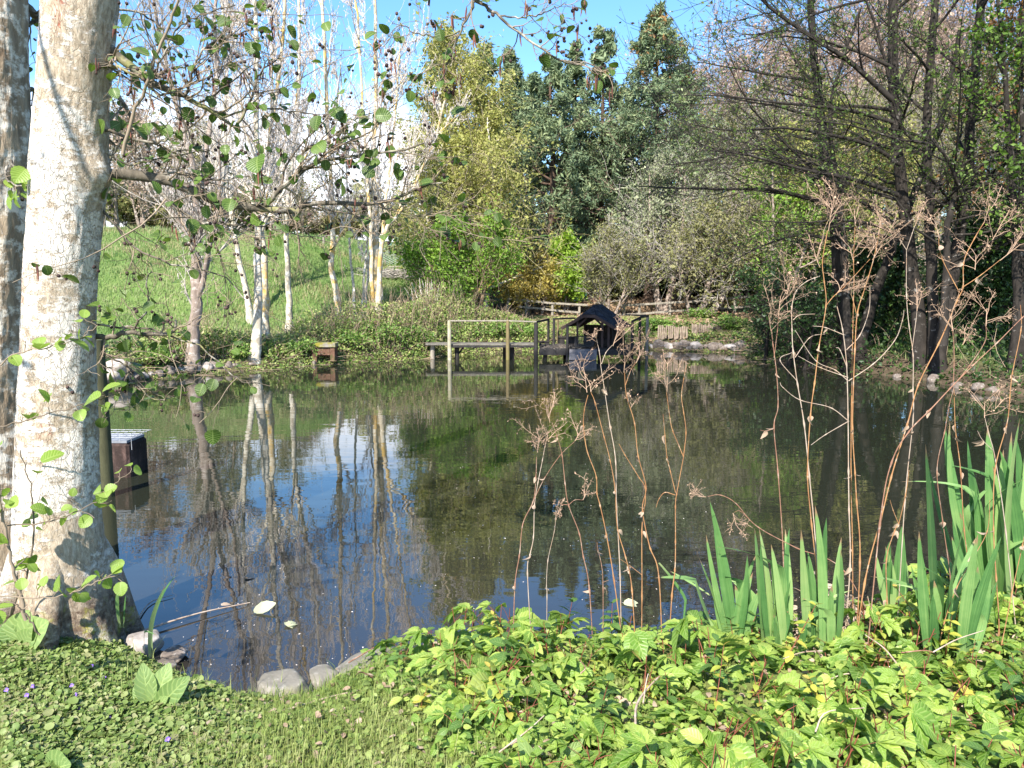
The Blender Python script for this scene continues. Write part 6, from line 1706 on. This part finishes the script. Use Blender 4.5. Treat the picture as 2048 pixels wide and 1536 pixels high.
# irises
IG = "iris clumps at the water's edge"
def iris(label, basepx, Y, blades_, seed):
    b0 = on(basepx[0], 0, Y); b0[2] = min(b0[2], P(basepx[0], basepx[1], Y)[2])
    t_ = empty("iris_clump", b0, label, "iris", IG); rg_ = np.random.default_rng(seed)
    extra = []
    if len(blades_) > 4:
        for _ in range(int(len(blades_) * .8)):
            u_, v_ = blades_[rg_.integers(len(blades_))], blades_[rg_.integers(len(blades_))]; f_ = rg_.random()
            mx_ = [u_[i] * f_ + v_[i] * (1 - f_) for i in range(5)]
            mx_[3] += rg_.normal(0, 9); mx_[2] += rg_.normal(0, 5); mx_[3] += abs(rg_.normal(0, 35)); mx_[4] *= .85; extra.append(mx_)
    for bl in list(blades_) + extra:
        bx, by, tx, ty, wpx = bl[:5]; bend = bl[5] if len(bl) > 5 else rg_.normal(0, .06)
        dy = rg_.normal(0, .07)
        a = P(bx, by, Y + dy * .5); a[2] -= .03; c = P(tx, ty, Y + dy + rg_.normal(0, .06))
        ln = np.linalg.norm(c - a); d = (c - a) / ln
        n_ = 14; q = np.linspace(0, 1, n_)
        side0 = nrm(np.cross(d, np.array([0, 1., 0])))
        yaw = rg_.normal(0, .75)
        side = side0 * math.cos(yaw) + np.array([0, 1., 0]) * math.sin(yaw)
        ctr = a + d * ln * q[:, None] + side0 * (bend * ln * (q * q - q) * 1.5)[:, None] 
        if rg_.random() < .2:      # a blade whose tip has folded over
            k_ = np.clip(q - rg_.uniform(.6, .75), 0, 1)[:, None]
            ctr = ctr + side0 * rg_.choice([-1, 1]) * k_ * ln * .8 - np.array([0, 0, 1.]) * k_ ** 1.3 * ln * .9
        w_ = wpx / FPX * Y * .35 / max(.6, math.cos(yaw)) * np.clip(np.minimum(.55 + q * .9, (1 - q) ** .62 * 1.7), .0, 1)
        nn = nrm(np.cross(side, d))
        V = np.concatenate([np.stack([ctr - side * w_[:, None], ctr - nn * (.12 * w_)[:, None], ctr + side * w_[:, None]], 1)]).reshape(-1, 3)
        F = [(i * 3 + c_, i * 3 + c_ + 1, i * 3 + c_ + 4, i * 3 + c_ + 3) for i in range(n_ - 1) for c_ in range(2)]
        uvb = np.array([(c_, qq) for qq in q for c_ in (-1, 0, 1)]); mb = MB(); mb.add(V, F, 0, True, uvb); mb.build("blade", M['iris'], t_)
iris("iris clump standing furthest left, beside the open water", (1478, 1312), 4.0,
     [(1462, 1312, 1373, 1083, 22, -.12), (1468, 1312, 1412, 1068, 18), (1475, 1312, 1420, 1003, 26, .05), (1482, 1314, 1452, 1066, 34, .22), (1470, 1316, 1512, 1110, 24, -.15), (1488, 1316, 1470, 1170, 30, .1), (1460, 1310, 1425, 1145, 16), (1478, 1318, 1520, 1180, 24, -.1), (1465, 1318, 1448, 1190, 28)], 1)
iris("iris clump with the tallest pale blade, second from the open water", (1560, 1340), 3.85,
     [(1530, 1320, 1509, 1055, 24), (1545, 1325, 1518, 1056, 22, .08), (1570, 1345, 1558, 985, 32), (1580, 1345, 1579, 1055, 24), (1540, 1330, 1535, 1100, 38, -.4), (1548, 1332, 1590, 1175, 22), (1560, 1335, 1530, 1180, 30), (1575, 1345, 1545, 1130, 30, .1), (1552, 1330, 1556, 1190, 26)], 2)
iris("narrow upright iris clump in the middle among the dry stalks", (1640, 1360), 3.75,
     [(1620, 1355, 1602, 1058, 20), (1640, 1360, 1630, 1010, 24, .08), (1655, 1360, 1653, 1035, 22), (1665, 1355, 1683, 1073, 28, -.05), (1625, 1358, 1614, 1122, 22), (1650, 1362, 1640, 1140, 30), (1632, 1360, 1655, 1160, 26), (1668, 1350, 1668, 1150, 24), (1615, 1345, 1608, 1180, 20)], 3)
iris("short iris tuft behind the heap of dry leaves", (1785, 1225), 4.3,
     [(1780, 1225, 1752, 1108, 20), (1785, 1225, 1779, 1083, 24), (1800, 1225, 1804, 1052, 26), (1775, 1222, 1765, 1150, 22), (1795, 1225, 1812, 1120, 22)], 4)
iris("big iris clump with fanned blades in front of the right corner", (1875, 1350), 3.6,
     [(1862, 1350, 1838, 1062, 26), (1870, 1352, 1851, 888, 34, .03), (1880, 1350, 1893, 1083, 30), (1886, 1350, 1928, 1050, 34, -.08), (1890, 1350, 1952, 1075, 26, -.15), (1868, 1352, 1822, 1130, 26), (1878, 1352, 1868, 1160, 34), (1872, 1352, 1845, 1110, 24), (1884, 1350, 1905, 1130, 28)], 5)
iris("pale iris tuft leaning right, nearest to the right edge of the leaf bed", (1928, 1352), 3.55,
     [(1925, 1352, 2003, 1072, 32, -.08), (1920, 1350, 1956, 1068, 30, -.05), (1930, 1352, 1982, 1141, 28), (1935, 1350, 1995, 1160, 26), (1922, 1350, 1940, 1150, 26)], 6)
iris("dense dark iris stand cut by the right edge of the picture", (2000, 1235), 4.15,
     [(1940, 1200, 1858, 935, 26, -.05), (1960, 1205, 1890, 855, 30, -.05), (1975, 1210, 1935, 880, 28), (1990, 1220, 1900, 840, 24, -.2), (2000, 1230, 1975, 850, 34), (2010, 1230, 2010, 830, 34), (2025, 1230, 2040, 835, 38), (2040, 1235, 2000, 900, 36), (2055, 1235, 2060, 850, 40), (1985, 1220, 1950, 980, 34), (2015, 1230, 2035, 960, 34), (2000, 1235, 2015, 1020, 36), (2035, 1235, 2050, 1010, 38), (1968, 1215, 1925, 1000, 26), (2050, 1240, 2075, 940, 38), (1950, 1210, 1905, 1040, 22), (2022, 1235, 1985, 930, 30, .1), (2060, 1240, 2030, 1080, 34)], 7)
iris("two young iris shoots standing alone at the foot of the foreground trunk", (244, 1240), 4.1, [(240, 1245, 238, 1165, 10), (246, 1245, 251, 1190, 9)], 8)
iris("single curved young iris shoot in the water by the pale shore stone", (305, 1300), 3.95, [(300, 1305, 332, 1170, 12, -.2), (306, 1305, 352, 1150, 9, -.3), (288, 1295, 290, 1245, 8)], 9)
iris("bent iris blade trailing over the water behind the dry stalks", (1330, 1130), 4.1, [(1318, 1115, 1392, 1236, 9, -.1), (1420, 1180, 1340, 1142, 6)], 10)

# tall dead stalks with dry seed heads
SG_ = "tall dry stalks at the water's edge"
def umbel(mb, rg_, p, d, size, dense=1.0):
    p = np.asarray(p, float); d = nrm(np.asarray(d, float))
    base_ = np.array([[p, p + d * size * .5]]); r0 = np.array([[.0022, .0018]])
    a, ar, _ = spawn(rg_, base_, r0, int(4 * dense) + 1, .0, 1.0, .7, .25, size * .8, .3, 4, .05, .18, .8, .7)
    b, br, _ = spawn(rg_, a, ar, 5, .3, 1.0, .8, .3, size * .26, .35, 3, .03, .25, .8, .7)
    c, cr, _ = spawn(rg_, b, br, 3, .35, 1.0, .9, .3, size * .11, .35, 2, .0, .2, .8, .8)
    tubes(mb, base_, r0, 4); tubes(mb, a, np.clip(ar, .0010, .0014), 4); tubes(mb, b, np.clip(br, .0007, .0009), 3); tubes(mb, c, np.clip(cr, .0006, .0007), 3)
    e = c[:, -1]; quads(mb, rg_, e[rg_.random(len(e)) < .7], .0075, .7, 0, 0)
def stalk(label, lines, Y, mat, heads=(), r=.0052, seed=0, leaves=3, dY=0.0):
    """lines: pixel polylines (first is the main stem from the ground up)"""
    rg_ = np.random.default_rng(seed + 500)
    b = P(*lines[0][0], Y); g0 = gz1(b[0], b[1])
    if g0 < b[2]: b = np.array([b[0], b[1], g0 - .02])
    t_ = empty("dry_stalk", b, label, "dry stalk", SG_)
    mb = MB(); nodes = []
    for li, ln in enumerate(lines):
        w_ = PL(ln, Y, Y + dY)
        if li == 0: w_[0] = b
        n_ = 8 * len(ln); s = spline(w_, n_)
        rr = (r if li == 0 else r * .62) * .62 * np.linspace(1, .5, n_) * (1 + .08 * rg_.standard_normal(n_))
        k = len(ln)
        for kk in range(1, k - 1):
            i0 = int(kk * (n_ - 1) / (k - 1)); rr[i0] *= 1.9; nodes.append(s[i0])
        tubes(mb, s[None], rr[None], 6, 0, cap=True)
    mb.build("stem", M[mat], t_)
    for hd in heads:
        px, py, spx = hd[:3]; ang = hd[3] if len(hd) > 3 else 0.0
        hb = MB(); umbel(hb, rg_, P(px, py, Y + dY), [math.sin(ang), rg_.normal(0, .2), math.cos(ang)], spx / FPX * Y, hd[4] if len(hd) > 4 else 1.0)
        hb.build("seed_head", M['seed'], t_)
    for q in range(min(leaves, len(nodes))):
        lb = MB(); p = nodes[rg_.integers(len(nodes))]; d = nrm(np.array([[rg_.normal(0, .6), rg_.normal(0, .4), -.7]]))
        stamp(lb, OVA[0] * [1, 1, 3.0], OVA[1], OVA[2], p[None], frame_from(d, rand_dirs(rg_, 1)), .022 + .02 * rg_.random())
        lb.build("withered_leaf", M['withered'], t_)
    return t_
A = 3.95
stalk("leftmost brown stalk of the left group with a tuft at its top", [[(1026, 1285), (1030, 1170), (1039, 1110), (1046, 1047), (1067, 1001), (1072, 950), (1073, 914)], [(1067, 1001), (1090, 955), (1121, 910), (1149, 883)]], A, 'stalk_brown', [(1075, 905, 60, .1), (1150, 882, 45, .5)], seed=1)
stalk("pale kinked stalk, second from the left, with a fine drooping head", [[(1064, 1255), (1055, 1147), (1060, 1110), (1067, 1074), (1069, 1010), (1076, 965), (1085, 920), (1092, 880)]], A, 'stalk_pale', [(1090, 895, 55, .2)], .0046, 2)
stalk("zigzag red brown stalk with a side tuft halfway up, in the left group", [[(1187, 1250), (1178, 1170), (1166, 1110), (1158, 1065), (1137, 1010), (1130, 965), (1124, 910), (1114, 873), (1104, 845)], [(1137, 1010), (1150, 1000), (1165, 1000)], [(1137, 1010), (1120, 1008)]], A, 'stalk_brown', [(1100, 845, 60, -.2), (1166, 1000, 35, .4), (1118, 1030, 30, -.2, .6)], .005, 3)
stalk("wavy orange stalk carrying the broad tuft just below the duck house ramp", [[(1247, 1275), (1226, 1147), (1212, 1065), (1200, 1010), (1194, 987), (1192, 951), (1174, 901), (1167, 850), (1169, 819), (1176, 790)]], A, 'stalk_orange', [(1174, 785, 85, -.1, 1.2)], .0054, 4, 4)
stalk("straight orange stalk between the wavy one and the tall pale forked one", [[(1272, 1270), (1263, 1170), (1250, 1110), (1235, 1056), (1230, 978), (1220, 920), (1208, 873), (1190, 805), (1182, 785)]], A - .08, 'stalk_orange', [(1182, 784, 36, -.1, .7)], .005, 5)
stalk("tall pale stalk whose forked tip reaches up in front of the duck house", [[(1243, 1275), (1240, 1147), (1233, 1010), (1231, 919), (1219, 846), (1208, 773), (1201, 728)], [(1203, 728), (1212, 705), (1225, 690)], [(1202, 728), (1198, 700), (1194, 685)]], A + .03, 'stalk_pale', [(1226, 692, 60, .3), (1195, 686, 30, -.3)], .005, 6)
stalk("orange stalk with a bare side branch kinked at mid height", [[(1283, 1305), (1284, 1180), (1284, 1056), (1290, 1010), (1290, 975), (1278, 955), (1267, 937), (1250, 910), (1238, 888)], [(1284, 1150), (1258, 1130), (1240, 1118)]], A, 'stalk_orange', [], .0046, 7, 4)
stalk("long orange stalk ending in the tuft beside the right jetty posts", [[(1326, 1255), (1317, 1147), (1299, 1092), (1285, 1019), (1292, 974), (1276, 910), (1269, 846), (1253, 791), (1249, 745)], [(1251, 770), (1262, 740), (1272, 725)]], A - .05, 'stalk_orange', [(1248, 745, 75, 0, 1.2), (1272, 726, 50, .5), (1262, 815, 34, .6, .6)], .0052, 8, 4)
stalk("stout orange stalk forking like a candlestick, right end of the left group", [[(1338, 1262), (1344, 1190), (1350, 1138), (1351, 1080), (1351, 1010), (1354, 985), (1367, 914)], [(1367, 914), (1358, 892), (1345, 860), (1340, 837), (1335, 800), (1333, 785)], [(1367, 914), (1372, 864), (1367, 823), (1363, 791), (1368, 755), (1373, 730)], [(1351, 985), (1340, 940), (1334, 914), (1330, 870), (1326, 828)], [(1350, 990), (1330, 985), (1318, 998), (1312, 1015)]], A - .1, 'stalk_orange', [(1334, 784, 60, 0), (1335, 740, 30, 0, .5)], .0058, 9, 3)
stalk("short thin stalk with withered leaf between the zigzag and wavy stalks", [[(1207, 1240), (1206, 1170), (1203, 1130), (1196, 1100), (1194, 1085)], [(1205, 1165), (1218, 1160)]], A, 'stalk_brown', [], .0035, 10, 4)
stalk("low bare twig stalk at the edge of the leaf bed, shortest of the left group", [[(1093, 1250), (1094, 1190), (1093, 1170), (1096, 1120), (1109, 1060), (1112, 1020)]], A, 'stalk_pale', [(1112, 1040, 24, .1, .5)], .0032, 11, 1)
B = 3.8
stalk("tall orange stalk with the highest tuft above the left half of the right group", [[(1645, 1330), (1640, 1240), (1637, 1173), (1622, 1037), (1615, 945), (1621, 830), (1630, 760), (1638, 693), (1652, 611), (1648, 560), (1645, 522), (1655, 461)], [(1652, 611), (1668, 592), (1690, 572), (1740, 518)]], B, 'stalk_orange', [(1657, 462, 85, .05, 1.3), (1664, 420, 55, .2), (1640, 535, 60, -.5), (1735, 515, 75, .5, 1.2), (1672, 590, 60, .6)], .0058, 12, 4)
stalk("pale straw stalk arching over to the right at its tip, left in the right group", [[(1640, 1290), (1632, 1100), (1618, 945), (1608, 847), (1594, 762), (1586, 700), (1584, 659), (1584, 611), (1594, 580), (1615, 562), (1640, 552)], [(1594, 762), (1560, 720), (1584, 705)], [(1590, 715), (1620, 675), (1650, 668)], [(1586, 640), (1600, 630), (1630, 628)]], B + .05, 'stalk_pale', [], .0052, 13, 1)
stalk("straight pale stalk with arms curving out both sides like a candelabrum", [[(1690, 1250), (1700, 1134), (1698, 1020), (1697, 943), (1696, 830), (1693, 728), (1685, 659), (1674, 613)],
      [(1694, 760), (1670, 740), (1630, 720), (1590, 660)], [(1693, 700), (1720, 670), (1738, 620), (1740, 570)], [(1696, 755), (1640, 735), (1596, 712)], [(1697, 762), (1750, 725), (1790, 680), (1805, 640), (1808, 620)], [(1697, 842), (1660, 815), (1600, 800), (1566, 775), (1560, 765)], [(1698, 842), (1650, 870), (1622, 890)], [(1688, 670), (1650, 655), (1625, 652)], [(1694, 735), (1680, 700), (1672, 695)]], B, 'stalk_pale', [], .0056, 14, 2)
stalk("orange stalk right of the candelabrum, topped by reddish seed heads", [[(1712, 1300), (1720, 1111), (1713, 1000), (1710, 945), (1705, 847), (1710, 693), (1715, 625), (1727, 585), (1738, 550), (1748, 515), (1758, 470)], [(1712, 625), (1706, 600), (1703, 590)]], B - .05, 'stalk_orange', [(1757, 468, 60, .1), (1745, 520, 70, .4, 1.2), (1702, 590, 40, -.2)], .0055, 15, 4)
stalk("thin orange stalk close behind the candelabrum with a tuft near the tree trunks", [[(1706, 1290), (1705, 1100), (1702, 950), (1703, 800), (1706, 640), (1708, 560), (1707, 522), (1710, 454)]], B + .1, 'stalk_orange', [(1711, 452, 70, 0, 1.2), (1706, 520, 55, -.3), (1712, 500, 45, .5)], .0045, 16, 3)
stalk("long orange stalk leaning right with a broad pale head near the right edge", [[(1711, 1260), (1731, 1157), (1762, 1037), (1785, 945), (1816, 844), (1837, 769), (1881, 680), (1915, 600), (1926, 574), (1928, 522), (1950, 475), (1968, 445)], [(1926, 574), (1955, 555), (1980, 536), (2000, 520)], [(1919, 585), (1900, 550), (1885, 519), (1878, 490), (1878, 471)]], B - .1, 'stalk_orange', [(1968, 446, 75, .2, 1.2), (2000, 521, 90, .8, 1.2), (1950, 540, 60, .1), (1877, 470, 50, -.1), (1985, 480, 60, .4)], .0058, 17, 4)
stalk("orange stalk crossing low to the right, ending in a pale bare rod at the edge", [[(1740, 1200), (1762, 1030), (1785, 920), (1820, 861), (1860, 820), (1905, 772), (1950, 727), (1997, 683), (2045, 635), (2075, 610)], [(1906, 772), (1908, 730), (1908, 693), (1905, 660)], [(1908, 770), (1940, 730), (1970, 683), (1972, 650)]], B - .15, 'stalk_brown', [(1906, 662, 62, 0, 1.1), (1972, 652, 75, .2, 1.2), (1925, 690, 50, .4)], .0055, 18, 4)
stalk("slim stalk with a forked pale head in front of the thick alder stem", [[(1798, 1200), (1810, 1000), (1826, 840), (1826, 779), (1826, 710), (1818, 652), (1813, 591), (1813, 499)], [(1813, 500), (1800, 480), (1792, 470)], [(1813, 500), (1825, 465), (1830, 450)], [(1824, 700), (1832, 640), (1834, 620)]], B + .1, 'stalk_pale', [(1791, 470, 42, -.4), (1830, 452, 46, .2), (1834, 622, 55, .1, 1.2)], .0044, 19, 2)
stalk("leftmost stalk of the right group, red brown with feathery twin heads", [[(1570, 1300), (1566, 1100), (1556, 945), (1548, 854), (1556, 813), (1553, 745), (1546, 690), (1543, 659)], [(1548, 715), (1555, 660), (1557, 630)], [(1548, 857), (1532, 862), (1520, 860)]], B + .1, 'stalk_brown', [(1542, 662, 70, -.3, 1.2), (1557, 632, 80, .1, 1.3), (1575, 585, 40, .2)], .0048, 20, 3)
stalk("orange stalk rising along the right edge above the dark iris stand", [[(1990, 1336), (1998, 1258), (1992, 1150), (1987, 1056), (1990, 940), (2014, 847), (2020, 790), (2025, 745), (2042, 659), (2041, 610)]], B - .1, 'stalk_orange', [], .005, 21, 4)
stalk("thin brown stalk standing before the big fanned iris clump", [[(1913, 1260), (1901, 1157), (1885, 1040), (1874, 940), (1890, 860), (1898, 813), (1908, 775)]], B, 'stalk_brown', [], .0042, 22, 3)
stalk("orange stalk just right of the thin brown one, bowed at mid height", [[(1950, 1330), (1940, 1160), (1928, 1056), (1921, 940), (1912, 870), (1910, 847), (1908, 779)]], B - .05, 'stalk_orange', [], .0046, 23, 3)
stalk("pale stalk with a single small umbel low against the dark water at right", [[(2035, 1290), (2010, 1050), (1990, 916), (1978, 870), (1970, 837)], [(1985, 900), (1965, 880), (1955, 862)]], B, 'stalk_pale', [(1969, 836, 62, .1, 1.2), (1990, 818, 46, .5)], .0044, 24, 2)
stalk("fallen curved stalk drooping left with knobbly heads over the left iris clump", [[(1775, 1200), (1688, 1142), (1591, 1095), (1513, 1052), (1471, 1006), (1440, 990), (1415, 993)], [(1500, 1040), (1480, 1022), (1468, 1025)]], B + .02, 'stalk_brown', [(1412, 994, 40, -1.4), (1466, 1026, 52, 2.9, 1.2)], .0045, 25, 2)
stalk("stalk with curling withered leaves left of the leaning one", [[(1775, 1290), (1774, 1200), (1773, 1118), (1790, 1060), (1798, 1045), (1812, 985), (1818, 940)], [(1796, 1045), (1786, 1020), (1780, 1000)]], B - .1, 'stalk_orange', [], .0045, 26, 6)
stalk("leaning orange stalk that crosses the fanned iris clump from right to left", [[(1870, 1330), (1890, 1240), (1916, 1170), (1950, 1110), (1975, 1060), (1980, 1000)]], 3.5, 'stalk_orange', [], .004, 27, 3)
stalk("orange stalk at the lower right, bare and leaning right", [[(1990, 1345), (2005, 1280), (2025, 1180), (2045, 1090), (2062, 1010)]], 3.5, 'stalk_orange', [], .0044, 28, 3)

# heap of dead leaves and straw between the stalks, floating bits on the water
rng = np.random.default_rng(61)
mb = MB(); c = on(1745, 0, 4.0); n = 700
q = rng.normal(0, 1, (n, 3)) * [.16, .12, 0]; hh = .26 * np.exp(-(q[:, 0] / .2) ** 2) * rng.random(n)
p0 = c + q + np.stack([0 * hh, 0 * hh, hh], -1); p0[:, 2] = np.maximum(p0[:, 2], .02)
d = nrm(rng.normal(0, 1, (n, 3)) + [0, 0, -1.0])
L_ = .05 + .09 * rng.random((n, 1))
mid = p0 + d * L_ * .5 + rng.normal(0, .012, (n, 3))
tubes(mb, np.stack([p0, mid, p0 + d * L_], 1), np.full((n, 3), .0022), 3)
k = rng.random(n) < .45
stamp(mb, OVA[0] * [1, 1, 3], OVA[1], OVA[2], p0[k], frame_from(d[k], rand_dirs(rng, k.sum())), .045)
tag(mb.build("dead_leaf_heap", M['withered']), "heap of dead straw and leaves among the dry stalks at right", "dead leaves", kind="stuff")
def floater(name, label, px, py, s, tpl, mt, rz, group=None, cat="leaf", tilt=.1):
    mb = MB(); p = G(px, py, .012)
    stamp(mb, tpl[0] - [0, .5, 0], tpl[1], tpl[2], p[None], frame_from(np.array([[math.sin(rz), math.cos(rz), .05]]), nrm(np.array([[tilt, -.25, 1.]]))), s)
    tag(mb.build(name, M[mt]), label, cat, group)
M['leaf_float'] = leaf_mat("pale_floating_leaf", [(.42, .45, .26), (.55, .55, .36)], .2, .6, .3, veins=.15, clump=.2)
floater("floating_leaf", "largest pale leaf floating left of centre, tip curled up", 530, 1219, .135, ovate(.38, .3, -.25), 'leaf_float', 1.2, tilt=.35)
floater("floating_leaf", "small pale lobed leaf floating below the largest pale leaf", 586, 1246, .085, LOB3, 'leaf_float', .6)
floater("floating_leaf", "pale leaf floating behind the dry stalks of the left group", 1265, 1206, .115, ovate(.36), 'leaf_float', 1.4)
floater("floating_leaf", "tiny brown leaf floating near the fallen twig", 452, 1208, .06, ovate(.3), 'withered', 1.0)
floater("floating_leaf", "whitish crumpled leaf floating above the largest leaf", 500, 1152, .07, ovate(.4, .5), 'withered', 1.9)
mb = MB(); a, b = G(258, 1270, .02), G(500, 1205, .012)
tubes(mb, spline(np.array([a, (a + b) / 2 + [0, .03, .01], b]), 12)[None], np.linspace(.008, .003, 12)[None], 5)
tubes(mb, spline(np.array([G(270, 1248, .012), G(300, 1205, .012), G(345, 1190, .012)]), 8)[None], np.linspace(.006, .002, 8)[None], 5)
tag(mb.build("floating_twig", M['stalk_pale']), "long pale twig lying half in the water by the iris shoot", "twig")
rng = np.random.default_rng(62); mb = MB(); n = 380
xx = -2.2 + 4.2 * rng.random(n) ; yy = 3.9 + 5 * rng.random(n) ** 2.2; d = sdist(xx, yy); k = d < -.03
quads(mb, rng, np.stack([xx[k], yy[k], np.full(k.sum(), .006)], -1), .008, .6, 0, 6)
tag(mb.build("floating_debris", M['tassel']), "scattered seeds and bud scales floating on the near water", "floating debris", kind="stuff")
for q, (pl_, lab) in enumerate((([(545, 1436), (600, 1420), (660, 1402), (735, 1385)], "fallen pale twig lying on the turf by the edging slab"), ([(1270, 1500), (1275, 1440), (1320, 1385), (1340, 1378)], "bent dead twig among the lobed leaves at the bottom centre"))):
    w_ = np.array([hit(*p_) + [0, 0, .02 + .06 * q] for p_ in pl_]); mb = MB(); tubes(mb, spline(w_, 14)[None], np.linspace(.006, .003, 14)[None], 5)
    tag(mb.build("fallen_twig", M['stalk_pale']), lab, "twig")

rg = random.Random(4)
for q in range(16):
    px, py = rg.uniform(720, 2020), rg.uniform(1330, 1520); p = hit(px, py); a = rg.uniform(0, 6.28); ln = rg.uniform(.12, .34)
    e = np.array([math.cos(a), math.sin(a) * .6, rg.uniform(-.1, .5)]); m_ = p + [0, 0, rg.uniform(.06, .17)]
    w_ = np.array([m_ - e * ln * .5, m_ + np.array([rg.gauss(0, .02), rg.gauss(0, .02), .015]), m_ + e * ln * .5]); mb = MB(); tubes(mb, spline(w_, 10)[None], np.linspace(.0038, .0018, 10)[None], 5)
    tag(mb.build("broken_stalk", M[rg.choice(['stalk_pale', 'stalk_brown', 'stalk_pale'])]), "broken dry stalk lying among the lobed leaf plants", "twig", "broken dry stalks in the leaf bed")
